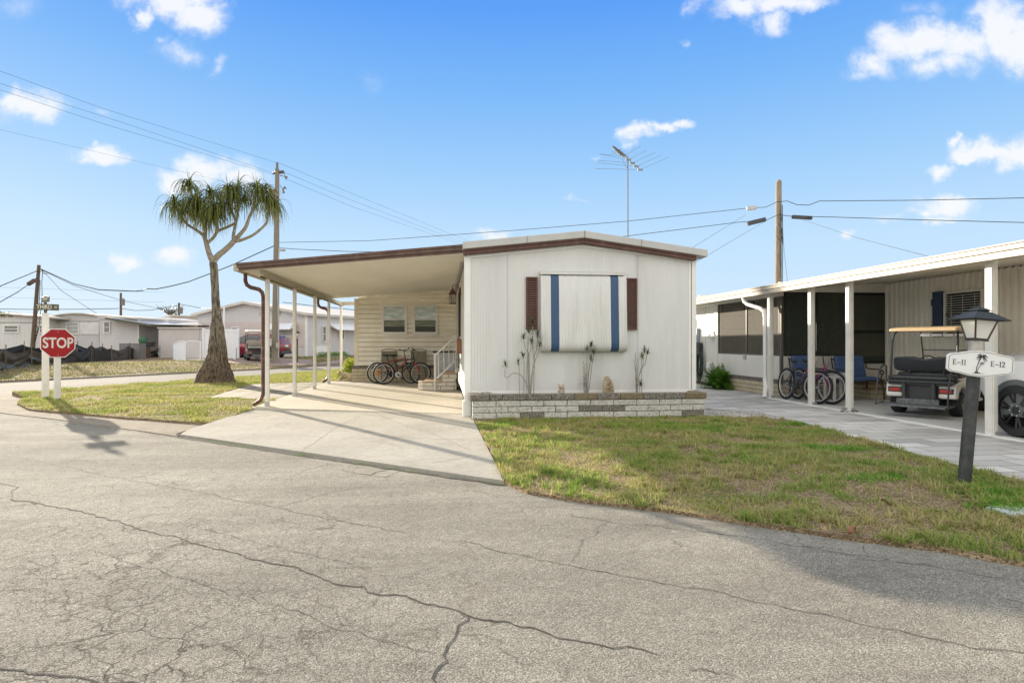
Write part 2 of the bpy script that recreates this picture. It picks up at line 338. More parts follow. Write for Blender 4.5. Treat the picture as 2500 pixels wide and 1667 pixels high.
def pavermat(name, c1, c2, c3, sx, sy, mortar=(.2, .19, .17), rot=0.0, mw=.012):
    m = bpy.data.materials.new(name); m.use_nodes = True; t = m.node_tree; n = t.nodes; l = t.links; b = n['Principled BSDF']; b.inputs['Roughness'].default_value = .8
    tcn = n.new('ShaderNodeTexCoord'); mp = n.new('ShaderNodeMapping'); mp.inputs['Rotation'].default_value = (0, 0, rot); l.new(tcn.outputs['Object'], mp.inputs[0])
    br = n.new('ShaderNodeTexBrick'); br.inputs['Scale'].default_value = 1; br.inputs['Brick Width'].default_value = sx; br.inputs['Row Height'].default_value = sy; br.inputs['Mortar Size'].default_value = mw
    br.inputs['Color1'].default_value = (*c1, 1); br.inputs['Color2'].default_value = (*c2, 1); br.inputs['Mortar'].default_value = (*mortar, 1); br.inputs['Mortar Smooth'].default_value = .3; l.new(mp.outputs[0], br.inputs['Vector'])
    no = n.new('ShaderNodeTexNoise'); no.inputs['Scale'].default_value = 2.2; no.inputs['Detail'].default_value = 7; l.new(tcn.outputs['Object'], no.inputs['Vector'])
    r_ = n.new('ShaderNodeMapRange'); r_.inputs['From Min'].default_value = .45; r_.inputs['From Max'].default_value = .7; r_.inputs['To Max'].default_value = .3; l.new(no.outputs['Fac'], r_.inputs['Value'])
    mx = n.new('ShaderNodeMix'); mx.data_type = 'RGBA'; l.new(r_.outputs[0], mx.inputs[0]); l.new(br.outputs['Color'], mx.inputs[6]); mx.inputs[7].default_value = (*c3, 1); l.new(mx.outputs[2], b.inputs['Base Color'])
    bp = n.new('ShaderNodeBump'); bp.inputs['Strength'].default_value = .5; bp.inputs['Distance'].default_value = .006; bp.invert = True; l.new(br.outputs['Fac'], bp.inputs['Height']); l.new(bp.outputs[0], b.inputs['Normal'])
    return m
pavm = pavermat('grey_pavers', (.64, .62, .57), (.33, .325, .30), (.42, .405, .37), .58, .29, mw=.011)
stepm = pavermat('stepping_slabs', (.30, .25, .185), (.24, .20, .15), (.20, .165, .12), .61, .40, (.10, .10, .04), rot=.6, mw=.055)
dpavm = pavermat('red_pavers', (.34, .22, .18), (.28, .19, .16), (.30, .24, .22), .3, .15)

ROAD_EDGE = px([(2760,1400),(2500,1371),(2306,1336),(2098,1311),(1928,1286),(1800,1268),(1692,1251),(1565,1235),(1405,1216),(1287,1197),(1231,1180)], RZ+.03)
DRV_R = [XY(G(1231, 1180, RZ)), XY(G(1153, 1026, 0))]
# base ground to the horizon
sheet('ground', [(-900, -300), (900, -300), (900, 1500), (-900, 1500)], lambda x, y: -.22, soilm, step=300, skirt=0)
# asphalt road in front
road_poly = [(-40, -14), (26, -14), (26, 9), (6, 9), (0, 12), (-6, 16), (-9, 20), (-16, 22), (-40, 0)]
ro, rmb = sheet('road', road_poly, lambda x, y: RZ-.004, asph, step=2.0, skirt=.1)
CRK = [((0,900,3.36), [(-200,660),(0,705),(250,745),(510,795),(740,845),(1050,905),(1240,935),(1600,1005),(1900,1070),(2270,1130)], 1.0),
 ((600,900,3.36), [(270,1130),(380,1165),(700,1230),(1000,1280),(1300,1340)], 1.0),
 ((1250,1200,1.8816), [(-230,225),(0,285),(150,320),(450,375),(600,400),(850,445),(1080,490),(1360,550),(1700,620),(2060,690),(2352,745),(2600,790)], 1.1),
 ((0,900,3.36), [(510,795),(600,735),(760,700),(1000,660),(1200,630),(1420,590)], .8),
 ((0,1200,1.8816), [(45,30),(180,52),(300,75),(430,105),(480,125),(550,130),(650,172),(770,195),(870,228),(930,245),(1100,282),(1180,318),(1320,335),(1370,360),(1480,385),(1530,415),(1680,440),(1690,460),(1860,480),(1950,515),(2060,530),(2150,568),(2250,590),(2352,600)], 1.9),
 ((1250,1200,1.8816), [(0,605),(110,625),(240,665),(420,710),(540,715),(680,745)], 1.4),
 ((0,1200,1.8816), [(2150,568),(2090,630),(2070,690),(2030,745),(2050,770),(2000,840),(1970,900)], 1.5),
 ((0,900,3.36), [(0,935),(130,965),(50,1030),(120,1070),(320,1105)], 1.3), ((0,900,3.36), [(0,1150),(320,1105)], .9),
 ((600,900,3.36), [(270,1130),(430,1080),(540,1045),(630,1030),(680,1010),(850,990),(1020,945)], 1.0),
 ((600,900,3.36), [(880,860),(1040,868),(1100,840),(1200,822)], 1.3), ((600,900,3.36), [(780,820),(900,855),(1180,890)], .8),
 ((0,1200,1.8816), [(-50,790),(130,825),(250,835),(350,845),(450,860),(700,890)], 1.8),
 ((0,1200,1.8816), [(430,265),(520,300),(700,350),(990,440),(1120,480),(1370,545),(1480,600),(1780,690),(2000,740)], .7),
 ((0,1200,1.8816), [(840,150),(1000,185),(1170,230),(1300,260),(1480,300),(1700,350)], .6), 
 ((1250,1200,1.8816), [(260,100),(430,135),(640,155),(880,185),(1040,200),(1220,235),(1400,265),(1620,290),(1850,330),(2100,370),(2352,410),(2600,450)], 1.0),
 ((1250,1200,1.8816), [(430,135),(370,190),(300,270),(270,320)], .7), ((1250,1200,1.8816), [(820,815),(900,830),(1020,842)], 1.0), ((1250,1200,1.8816), [(1620,225),(1630,290)], .7),
 ((0,900,3.36), [(430,430),(600,450),(880,488),(1230,530),(1300,545)], 1.3), ((0,900,3.36), [(0,370),(200,395),(430,425)], .8), ((600,900,3.36), [(1800,990),(1960,1020),(2250,1045),(2300,1020)], .7)]
mb = MB(); mb.v = list(rmb.v); mb.f = list(rmb.f); mb.m = [0]*len(rmb.f); mb.mi = 1
def ribbon(mb, pts, wd, z, jit=.03, seg=.07):
    P_ = []
    for a, b in zip(pts, pts[1:]):
        n = max(1, int(math.dist(a, b)/seg)); P_ += [(a[0]+(b[0]-a[0])*i/n, a[1]+(b[1]-a[1])*i/n) for i in range(n)]
    P_.append(pts[-1]); k = len(P_); sd_ = random.random()*50
    for i in range(1, k-1):
        q = Vector((P_[i][0]*6, P_[i][1]*6, sd_)); P_[i] = (P_[i][0]+noise.noise(q)*jit+noise.noise(q*4)*jit*.4, P_[i][1]+noise.noise(q+Vector((9, 9, 9)))*jit+noise.noise(q*4.2)*jit*.4)
    vs_ = []
    for i, p in enumerate(P_):
        a = P_[max(i-1, 0)]; b = P_[min(i+1, k-1)]; dx, dy = b[0]-a[0], b[1]-a[1]; ln = math.hypot(dx, dy)+1e-9
        w_ = wd*(.35+1.1*abs(noise.noise(Vector((p[0]*9, p[1]*9, sd_))))+.25*random.random())*(.4 if i in (0, k-1) else 1)
        vs_ += [(p[0]-dy/ln*w_/2, p[1]+dx/ln*w_/2, z(*p) if callable(z) else z), (p[0]+dy/ln*w_/2, p[1]-dx/ln*w_/2, z(*p) if callable(z) else z)]
    mb.add(vs_, [(2*i, 2*i+1, 2*i+3, 2*i+2) for i in range(k-1)])
for (ox, oy, s_), pl, wd in CRK: 
    Q_ = [XY(G(ox+a/s_, oy+b/s_, RZ)) for a, b in pl]; st_r = random.getstate(); wd = wd if wd > 1.25 else wd*.66; mb.mi = 1; ribbon(mb, Q_, .0050*wd, RZ, .045, .035); random.setstate(st_r); mb.mi = 2; ribbon(mb, Q_, .011*wd, RZ-.002, .045, .035); mb.mi = 1
bpy.data.objects.remove(ro); ro = obj('road', mb, [asph, crackm, M('crumbled_edge', (.185, .172, .142), .95, .35, 25, 1.0, 60)]); ro['kind'] = 'structure'
# cross street on the left
NEAR = [W(-13.9, 12.6), W(-13.2, 15.5), W(-12.4, 18.4), W(-11.25, 21.4), W(-10.3, 24), W(-9.6, 26.8), W(-8.2, 29.2), W(-2, 42), W(10, 66)]
FAR = [W(-24, 8), W(-17.9, 21.1), W(-15.4, 26.5), W(-12.95, 31.4), W(-10.9, 37.6), W(-3, 54), W(6, 74)]
sheet('street', [XY(p) for p in FAR]+[XY(p) for p in NEAR[::-1]]+[XY(W(-20, 3))], lambda x, y: RZ, asph2, step=2.5, skirt=.05)
FARXY = [XY(p) for p in FAR]
def zfar(x, y):
    d, _, _ = edist([x], [y], FARXY); t = min(1, d[0]/7.0); return -.05+.27*t*t*(3-2*t)+.03*noise.noise(Vector((x*.4, y*.4, 0)))
sheet('kerb', wob(FARXY+[(p[0]-.35, p[1]+.12) for p in FARXY[::-1]], 0, 50), lambda x, y: RZ+.06, gutm, step=2, skirt=.1)
verge = [(p[0]-.3, p[1]+.1) for p in FARXY]+[(60, 150), (60, 400), (-400, 400), (-400, -40), (-60, -40)]
grassund = ground_mat('lawn_thatch', (.15, .11, .065), (.33, .25, .155), spk=60, var=.3, bump=1.0, stain=(.27, .17, .11), blot=1.6)
def vverts(): pass
FVX = [(p[0]-.3, p[1]+.1) for p in FARXY]
fl = [p for p in FVX]+[(x_, y_) for x_, y_ in ((-3, 75), (-3, 110), (-75, 110), (-75, 5), (-35, 5))]
sheet('far_lawn', fl, zfar, grassund, step=1.0, skirt=.15)
# left corner lawn between the two roads
LL = px([(42,985),(62,1000),(110,1009),(150,1003),(250,1018),(380,1026),(507,1034),(575,1014),(640,994),(655,972),(506,971),(560,960),(612,940),(616,936),(590,927)], -.02)
LL = [XY(G(42, 985, -.06)), XY(G(70, 998, -.06)), XY(G(110, 1002, -.06)), XY(G(250, 1014, -.06)), XY(G(380, 1024, -.06)), XY(G(507, 1033, -.06)), XY(G(575, 1014, -.03)), XY(G(655, 989, 0)), (-3.72, 12.6), (-3.72, 14.2),
      XY(G(640, 971)), XY(G(506, 971)), XY(G(560, 954)), XY(G(612, 940)), XY(G(600, 932))]+[(p[0]+.06, p[1]) for p in (XY(NEAR[4]), XY(NEAR[3]), XY(NEAR[2]), XY(NEAR[1]+Vector((0, .6, 0))))]+[XY(G(62, 972, -.06))]
def zl(x, y):
    d, _, _ = edist([x], [y], LLE); t = min(1, d[0]/1.6); return -.055+.055*t*t*(3-2*t)+.02*noise.noise(Vector((x*.9, y*.9, 5)))*t
LLE = [LL[i] for i in (-1, 0, 1, 2, 3, 4, 5)]
sheet('left_lawn', wob(LL, .07, .2), zl, grassund, step=.4, skirt=.12)
# strip of lawn behind the stepping slabs
LB = [XY(G(572, 950)), XY(G(620, 938)), XY(G(700, 934)), XY(G(800, 932)), XY(G(862, 931)), (-2.9, 21.2), (-2.9, 30), XY(NEAR[6]+Vector((.1, 1.5, 0))), XY(NEAR[5]+Vector((.1, 0, 0))), XY(NEAR[4]+Vector((.1, 0, 0)))]
sheet('back_lawn', wob(LB, .05, .25), lambda x, y: -.02+.02*noise.noise(Vector((x, y, 2))), grassund, step=.5, skirt=.1)
# stepping slab path
SP = [XY(G(506, 971)), XY(G(560, 954)), XY(G(612, 940)), XY(G(619, 937)), XY(G(700, 934.5)), XY(G(800, 932.5)), XY(G(845, 932)), (-3.68, 20), (-3.68, 13.9), XY(G(640, 971))]
sheet('path', SP, lambda x, y: .004, stepm, step=1.0, skirt=.06)
# concrete gutter at the corner
GT = [XY(G(-60, 962, RZ)), XY(G(50, 968, RZ)), XY(G(70, 966, RZ)), XY(G(150, 985, RZ)), XY(G(507, 1020, RZ)), XY(G(560, 1012, RZ)), XY(G(432, 1066, RZ)), XY(G(370, 1056, RZ)), XY(G(120, 1022, RZ)), XY(G(0, 1008, RZ)), XY(G(-60, 1000, RZ))]
sheet('gutter', GT, lambda x, y: RZ+.008, gutm, step=.8, skirt=.03)
# driveway and carport slab
FJ = (XY(G(668, 1001)), XY(G(1142, 1014.6)))
def zd(x, y):
    a, b = XY(G(430, 1063, RZ)), XY(G(1231, 1180, RZ)); nx, ny = -(b[1]-a[1]), (b[0]-a[0]); ln = math.hypot(nx, ny); d = ((x-a[0])*nx+(y-a[1])*ny)/ln
    return RZ+.03+(.095)*max(0, min(1, d/3.6))
DP = [XY(G(430, 1063, RZ)), XY(G(1231, 1180, RZ)), (.50, 10.22), (.50, 10.9), (-3.74, 12.75), XY(G(640, 990)), ]
sheet('driveway', DP, zd, conc, step=.5, skirt=.12)
mb = MB(); ribbon(mb, [XY(G(430, 1067, RZ)), XY(G(1233, 1185, RZ))], .055, RZ+.002, .02); ribbon(mb, [XY(G(1233, 1180, RZ)), XY(G(1156, 1028, 0))], .05, -.065, .01)
for pl in ([(700,1118),(770,1075),(830,1040),(880,1022)], [(905,1010),(980,1040),(1060,1062),(1150,1100)], [(560,1075),(640,1050),(700,1030)]): ribbon(mb, px(pl, -.04), .006, lambda x, y: zd(x, y)+.003, .03, .05)
o = obj('road_seam', mb, crackm); o['kind'] = 'structure'
sheet('carport_slab', [(-3.74, 12.45), (.46, 10.93), (.46, 20.6), (-3.74, 20.6)], lambda x, y: .03, slabm, step=1, skirt=.05)
# right lawn, gravel, paver walk, neighbour slab
LTOP = px([(1231,1180)], RZ)+[(.52, 10.26)]+px([(1719,1017),(1850,1018),(1935,1026),(2110,1074),(2344,1137),(2500,1175)], 0)+[(5.35, 2.2)]
RL = ROAD_EDGE[:-1]+LTOP
RL[-1] = (5.35, ROAD_EDGE[0][1])
def zr(x, y):
    d, _, _ = edist([x], [y], ROAD_EDGE); t = min(1, d[0]/1.8); return -.075+.072*t*t*(3-2*t)+.018*noise.noise(Vector((x*1.3, y*1.3, 1)))*t
sheet('right_lawn', wob(RL, .045, .12, 2.6), zr, grassund, step=.22, skirt=.12)
sheet('gravel', wob([(4.5, 10.3), (4.5, 11.6), (4.95, 11.6), XY(G(1719, 976)), XY(G(1800, 993)), XY(G(1890, 1015)), XY(G(1935, 1026)), XY(G(1850, 1018))], .04), lambda x, y: .002, gravm, step=.4, skirt=.05)
PV = px([(1935,1026),(2110,1074),(2344,1137),(2500,1175)], 0)+[(5.4, 0), (7.56, 0), (7.56, 13.7), (7.97, 13.7), (7.97, 24), (4.55, 24), (4.55, 11.9), XY(G(1719, 976)), XY(G(1800, 993)), XY(G(1890, 1015))]
sheet('walkway', PV, lambda x, y: .006, pavm, step=1, skirt=.05)
sheet('neighbour_slab', [(7.56, -2), (11.2, -2), (11.2, 13.9), (7.56, 13.9)], lambda x, y: .012, nslab, step=2, skirt=.04)
mb = MB(); mb.bb((7.50, -2, .0), (7.60, 13.6, .020)); o = obj('slab_edge', mb, paintw); o['kind'] = 'structure'
sheet('back_ground', [(8, 13.9), (30, 13.9), (30, 60), (-2, 60), (-2.9, 24), (4.6, 24), (8, 24)], lambda x, y: -.03, soilm, step=4, skirt=.1)
sheet('far_driveway', [XY(A(575, 905, 1)) for _ in ()] or [XY(W(-16.5, 35)), XY(W(-13.3, 33.6)), XY(W(-11.8, 36.5)), XY(W(-13.5, 41)), XY(W(-19.5, 43)), XY(W(-21, 38))], lambda x, y: zfar(x, y)+.05, dpavm, step=1, skirt=.1)
sheet('far_walk', [XY(W(-12.3, 36.2)), XY(W(-10.6, 39.2)), XY(W(-8.4, 43)), XY(W(-4, 52)), XY(W(-6, 54)), XY(W(-12, 42))], lambda x, y: zfar(x, y)+.05, dpavm, step=1, skirt=.1)
# ------------------------------------------------------------------ main materials
white_al = M('white_aluminium', (.61, .61, .59), .45, .06, 1.2, .15, 30, col2=(.45, .44, .40), c2s=2.6, c2t=.55, stretch=(1, 1, .12), thr=(.48, .75))
roofcap = M('roof_cap_metal', (.46, .46, .44), .5, .08, 2, .2, 20, col2=(.40, .40, .37), c2s=5, c2t=.5, thr=(.5, .75))
brownm = M('brown_paint', (.085, .034, .022), .45, .25, 6, .2, 40, col2=(.25, .16, .12), c2s=9, c2t=.5, thr=(.55, .75))
creamm = M('cream_siding', (.88, .84, .73), .5, .05, 1.0, .1, 40, col2=(.60, .53, .38), c2s=2.5, c2t=.3)
deckm = M('carport_deck', (.89, .86, .76), .45, .06, 1.5, .1, 30, stretch=(1, .2, 1))
beamm = M('dusty_beam', (.42, .38, .29), .6, .2, 5, .2, 40, col2=(.28, .23, .16), c2s=8, c2t=.5)
postm = M('white_post_paint', (.68, .66, .60), .45, .08, 5, .1, 40)
whitem = M('white_trim', (.74, .73, .70), .45, .05, 4)
bluem = M('blue_stripe', (.036, .085, .170), .5, .15, 6, stretch=(1, 1, .2))
awnm = M('awning_metal', (.63, .63, .61), .4, .06, 3, .1, 30, col2=(.48, .47, .42), c2s=5, c2t=.5, stretch=(1, 1, .1))
darkm = M('dark_trim', (.02, .02, .02), .5, .1)
blackm = M('black_rubber', (.018, .018, .02), .65, .2, 20)
glassm = M('window_glass', (.03, .035, .035), .08, .1, 2, spec=.9)
blindm = M('window_blind', (.55, .57, .52), .6, .05)
bolt = M('galvanised', (.45, .45, .45), .4, .1, metal=.6)
blockw = M('white_split_block', (.53, .515, .47), .85, .14, 5, 1.0, 60, col2=(.26, .235, .18), c2s=30, c2t=.75, thr=(.50, .62))
blockg = M('grey_split_block', (.11, .10, .085), .9, .25, 12, 1.0, 60, col2=(.40, .36, .30), c2s=60, c2t=.8, thr=(.48, .62))
blocko = M('mossy_split_block', (.15, .118, .070), .9, .25, 10, 1.0, 60, col2=(.30, .25, .16), c2s=60, c2t=.8, thr=(.46, .62))
blockc = M('tan_split_block', (.56, .49, .34), .85, .10, 6, .9, 60, col2=(.36, .30, .18), c2s=45, c2t=.5)
mortar = M('mortar', (.13, .12, .095), .95, .2, 20)
copperm = M('rusty_copper', (.10, .035, .02), .5, .3, 20)
def lap(mb, p0, d, length, z0, zt0, zt1, c=.115, out=None, proud=.012):
    """horizontal lap siding: p0 start, d direction, outward normal out"""
    p0 = Vector(p0); d = Vector(d).normalized(); out = Vector(out); z = z0
    while z < max(zt0, zt1)-.01:
        s0, s1 = 0.0, 1.0; zz = z+c
        if z >= min(zt0, zt1):
            t = (z-zt0)/(zt1-zt0); s0, s1 = (t, 1.0) if zt1 > zt0 else (0.0, t)
        za, zb = min(zz, zt0+(zt1-zt0)*s0), min(zz, zt0+(zt1-zt0)*s1); za = max(za, z+.001); zb = max(zb, z+.001)
        a, b = p0+d*length*s0, p0+d*length*s1; tm = (zz-zt0)/(zt1-zt0) if zt1 > zt0 else 0
        if s0 < tm < 1: m_ = p0+d*length*tm; mb.add([Vector((a.x, a.y, za))+out*.001, Vector((m_.x, m_.y, zz-.002))+out*.001, Vector((b.x, b.y, zz-.002))+out*.001, Vector((b.x, b.y, z+.02))+out*.001], [(0, 1, 2, 3)])
        f = lambda q, zq, o_: Vector((q.x, q.y, zq))+out*o_
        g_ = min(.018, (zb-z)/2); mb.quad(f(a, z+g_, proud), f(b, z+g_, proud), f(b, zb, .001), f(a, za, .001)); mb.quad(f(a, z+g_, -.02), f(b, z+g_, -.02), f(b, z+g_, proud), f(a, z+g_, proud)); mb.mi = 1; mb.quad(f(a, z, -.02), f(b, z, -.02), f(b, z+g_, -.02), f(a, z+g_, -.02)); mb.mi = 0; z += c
def ribs(mb, p0, d, length, z0, ztop, pitch, depth, out, duty=.5, stripes=None, prof=None):
    """vertically ribbed sheet along d"""
    p0 = Vector(p0); d = Vector(d).normalized(); out = Vector(out); n = int(round(length/pitch)); pts = []
    for i in range(n):
        for t, o_ in (prof or ((0, 0), (duty-.12, 0), (duty, depth), (1-.12, depth))): pts.append(((i+t)*pitch, o_))
    pts.append((n*pitch, 0)); pts = [(min(a, length), b) for a, b in pts]
    for (a, oa), (b, ob) in zip(pts, pts[1:]):
        if b-a < 1e-5: b = a+1e-4
        A_, B_ = p0+d*a+out*oa, p0+d*b+out*ob
        za, zb = ztop(a), ztop(b); c0, c1 = (z0(a), z0(b)) if callable(z0) else (z0, z0)
        if stripes: mb.mi = 1 if any(s0 <= (a+b)/2 <= s1 for s0, s1 in stripes) else 0
        mb.quad((A_.x, A_.y, c0), (B_.x, B_.y, c1), (B_.x, B_.y, zb), (A_.x, A_.y, za))
    mb.mi = 0
def bricks(p0, d, length, z0, rows, bh, bl, thick, out, cap=None, dark=(), start=0.0, gap=.011, jit=.004):
    """courses of split-face blocks; returns builder (materials by index: 0 white,1 grey,2 mossy,3 mortar)"""
    mb = MB(); p0 = Vector(p0); d = Vector(d).normalized(); out = Vector(out)
    for r in range(rows):
        s = -bl*(.5 if r % 2 else 0.0)+start; i = 0
        while s < length-.005:
            a, b = max(s, 0), min(s+bl, length)
            if b-a > .02:
                c = p0+d*((a+b)/2)+out*(random.uniform(-jit, jit)-thick/2); rz = math.atan2(d.y, d.x)
                mb.mi = (2 if random.random() < .35 else 1) if (cap is not None and r == rows-1 and cap) else (1 if (r, i) in dark else 0)
                mb.box((c.x, c.y, z0+bh*(r+.5)), (b-a-gap, thick, bh-gap), rz)
            s += bl; i += 1
    mb.mi = 3; c = p0+d*(length/2)-out*(thick/2); mb.box((c.x, c.y, z0+bh*rows/2-.004), (length-.02, thick-.022, bh*rows-.014), math.atan2(d.y, d.x)); mb.mi = 0
    return mb
def frame(mb, o, ex, ez, w_, h, t, dep, en):
    o, ex, ez, en = Vector(o), Vector(ex), Vector(ez), Vector(en)
    for (a, b, c, e_) in ((0, 0, w_, t), (0, h-t, w_, t), (0, t, t, h-2*t), (w_-t, t, t, h-2*t)):
        mb.prism([(a, b), (a+c, b), (a+c, b+e_), (a, b+e_)], o, ex, ez, en, dep)
X_, Y_, Z_ = Vector((1, 0, 0)), Vector((0, 1, 0)), Vector((0, 0, 1))
# ------------------------------------------------------------------ mobile home
YF = 10.64; XL, XR, YB = .42, 4.52, 24.0
home = thing('mobile_home', 'white mobile home with blue striped window awning, brown shutters and attached carport', 'mobile home', (2.4, 15, 0))
def eave(x): return 2.82+(3.05-2.82)*max(0, 1-abs(x-2.47)/2.07)
mb = MB()
ribs(mb, (XL, YF, 0), X_, XR-XL, .43, lambda a: eave(XL+a)+.03, .104, .006, -Y_, prof=((0, 0), (.08, .004), (.16, 0), (.5, .0), (.58, .004), (.66, 0)))
mb.quad((XL, YF, .43), (XL, YF, 2.84), (XL, YB, 2.84), (XL, YB, .43)); mb.quad((XR, YF, .43), (XR, YF, 2.84), (XR, YB, 2.84), (XR, YB, .43))
mb.quad((XL, YB, .2), (XR, YB, .2), (XR, YB, 2.84), (XL, YB, 2.84))
obj('wall', mb, white_al, home)
mb = MB(); mb.bb((XL-.055, YF-.012, .28), (XL+.055, YF+.06, 2.80)); mb.bb((XL-.03, YF+.06, .3), (XL+.012, YB, .56)); mb.bb((XR-.09, YF-.010, .46), (XR-.05, YF+.01, 2.80)); mb.bb((XR-.035, YF-.016, .45), (XR+.045, YF+.06, 2.83))
mb.box((XL-.01, YF+.05, .15), (.14, .16, .28)); mb.bb((XL+.05, YF-.004, .37), (XR, YF+.03, .46))
# sloped frieze under the rake
for xa, xb in ((XL, 2.47), (2.47, XR)): mb.prism([(xa, eave(xa)-.055), (xb, eave(xb)-.055), (xb, eave(xb)-.015), (xa, eave(xa)-.015)], (0, YF-.018, 0), X_, Z_, Y_, .012)
obj('corner_trim', mb, whitem, home)
mb = MB(); mb.bb((XL+.06, YF+.02, .0), (XR-.02, YB-.05, .43)); obj('skirting', mb, M('skirt_grey', (.24, .235, .22), .8), home)  # plain grey skirting box under the walls
for x in (1.12, 3.47):
    mb = MB(); mb.bb((x, YF-.006, .47), (x+.003, YF+.001, eave(x)-.06)); obj('panel_seam', mb, M('seam_grey', (.42, .42, .40)), home)
# roof
def rl(x): return 3.27-(.235/2.12)*(2.47-x) if x < 2.47 else 3.27-(.30/2.26)*(x-2.47)
RX0, RX1 = .335, 4.73
mb = MB(); T = .128
for xa, xb in ((RX0, 2.47), (2.47, RX1)):
    mb.prism([(xa, rl(xa)-T), (xb, rl(xb)-T), (xb, rl(xb)), (xa, rl(xa))], (0, YF-.15, 0), X_, Z_, Y_, YB-YF+.3)
rf = obj('roof', mb, roofcap, home, bevel=.012)
for x in (1.45, 2.47, 3.5):
    mb = MB(); mb.box((x, YF-.153, rl(x)-T/2), (.010, .006, T*.96)); obj('seam', mb, M('seam_dark', (.25, .25, .24)), rf)
mb = MB()
for xa, xb in ((RX0+.01, 2.47), (2.47, 4.53)):
    mb.prism([(xa, rl(xa)-T-.092), (xb, rl(xb)-T-.092), (xb, rl(xb)-T-.002), (xa, rl(xa)-T-.002)], (0, YF-.115, 0), X_, Z_, Y_, .09)
    mb.prism([(xa, rl(xa)-T-.030), (xb, rl(xb)-T-.030), (xb, rl(xb)-T-.004), (xa, rl(xa)-T-.004)], (0, YF-.135, 0), X_, Z_, Y_, .03)
obj('rake_fascia', mb, brownm, home, bevel=.004)
# window awning
mb = MB(); xa0, xa1 = 1.70, 3.235; yo = YF-.008
prof = [(.010, 2.505), (.075, 2.475), (.095, 2.40), (.115, 1.9), (.14, 1.45), (.150, 1.30), (.145, 1.23), (.12, 1.175), (.075, 1.145), (.03, 1.14)]
n = int((xa1-xa0)/.024)
for i in range(n):
    a, b = xa0+(xa1-xa0)*i/n, xa0+(xa1-xa0)*(i+1)/n; ra, rb = (.010 if i % 2 else 0), (0 if i % 2 else .010)
    xm = (a+b)/2; mb.mi = 1 if (1.862 < xm < 2.01 or 2.94 < xm < 3.085) else 0
    for (y0, z0), (y1, z1) in zip(prof, prof[1:]): mb.quad((a, yo-y0-ra, z0), (b, yo-y0-rb, z0), (b, yo-y1-rb, z1), (a, yo-y1-ra, z1))
mb.mi = 0
for x in (xa0, xa1): mb.prism([(p[0], p[1]) for p in prof]+[(0, 1.14), (0, 2.5)], (x-.003, yo, 0), -Y_, Z_, X_, .006)
aw = obj('window_awning', mb, [awnm, bluem], home, smooth=35)
mb = MB(); mb.bb((1.685, yo-.10, 2.497), (3.20, yo, 2.552)); mb.bb((1.685, yo-.105, 2.545), (3.205, yo-.001, 2.556))
for i in range(16): mb.box((1.74+i*.094, yo-.102, 2.528), (.012, .006, .012))
obj('hood', mb, awnm, aw, bevel=.004)
def shutter(x0, x1, z0, z1, y, m, parent, axis='x'):
    mb = MB(); frame(mb, (x0, y, z0), X_, Z_, x1-x0, z1-z0, .028, .035, -Y_); n = 22; h = (z1-z0-.056)/n
    for i in range(n):
        z = z0+.028+h*(i+.5); mb.box(((x0+x1)/2, y-.018, z), (x1-x0-.05, .006, h*.86), rx_=R(-30))
    s_ = obj('shutter', mb, m, parent); mb = MB(); mb.box(((x0+x1)/2, y-.003, (z0+z1)/2), (x1-x0-.02, .004, z1-z0-.02)); obj('backing', mb, darkm, s_); return s_
shm = M('shutter_brown', (.105, .046, .033), .5, .15, 8, .1, 40, col2=(.55, .5, .46), c2s=26, c2t=.9, thr=(.68, .73))
shutter(1.445, 1.652, 1.53, 2.455, YF-.008, shm, home); shutter(3.25, 3.455, 1.53, 2.455, YF-.008, shm, home)
# door, dark shutter, lantern, mailbox on the carport side wall
mb = MB(); mb.bb((XL-.02, 15.75, .62), (XL+.01, 16.65, 2.62)); dr = obj('door', mb, M('door_brown', (.05, .028, .02), .4), home)
mb = MB(); mb.lathe((XL-.05, 15.83, 1.55), [(0, -.02), (.028, -.015), (.03, .01), (0, .02)], 10, 'X'); obj('handle', mb, bolt, dr)
mb = MB(); mb.bb((XL-.035, 14.75, 1.45), (XL-.005, 15.2, 2.6))
for i in range(24): mb.bb((XL-.045, 14.79, 1.48+i*.046), (XL-.034, 15.16, 1.505+i*.046))
obj('shutter', mb, darkm, home)
lc = Vector((XL-.20, 14.6, 2.42)); mb = MB()
mb.lathe(lc, [(.075, -.20), (.085, -.19), (.085, -.175)], 8); mb.lathe(lc, [(.11, .03), (.06, .09), (.045, .13), (.02, .16), (.008, .19)], 8)
for k in range(8): a = math.pi/4*k+.39; mb.bar(lc+Vector((.075*math.cos(a), .075*math.sin(a), -.18)), lc+Vector((.085*math.cos(a), .085*math.sin(a), .04)), .008, .008)
mb.tube([lc+Vector((0, 0, .18)), lc+Vector((.0, 0, .23)), lc+Vector((.06, 0, .27)), lc+Vector((.13, 0, .25)), lc+Vector((.16, 0, .15)), lc+Vector((.19, 0, .10))], .008, 6); mb.bb((XL-.03, lc.y-.05, 2.42), (XL, lc.y+.05, 2.62))
ln = obj('wall_lantern', mb, copperm, home)
mb = MB(); mb.lathe(lc, [(.062, -.175), (.072, .03)], 8, caps=False); mb.lathe(lc, [(.02, -.17), (.02, -.06), (.012, -.02)], 8); obj('lamp_glass', mb, M('seeded_glass', (.75, .72, .62), .15, trans=.85), ln)
mc = PX(1121, 847, XL-.06); mb = MB(); mb.prism([(-.09, -.17), (.09, -.17), (.09, .10), (0, .17), (-.09, .13)], (XL-.11, 13.9, 1.22), Y_, Z_, X_, .10); mb.box((XL-.115, 13.9, 1.31), (.006, .16, .02), ry=.4)
obj('mailbox', mb, M('mailbox_tan', (.24, .10, .05), .5, .2, 9), home, bevel=.006)
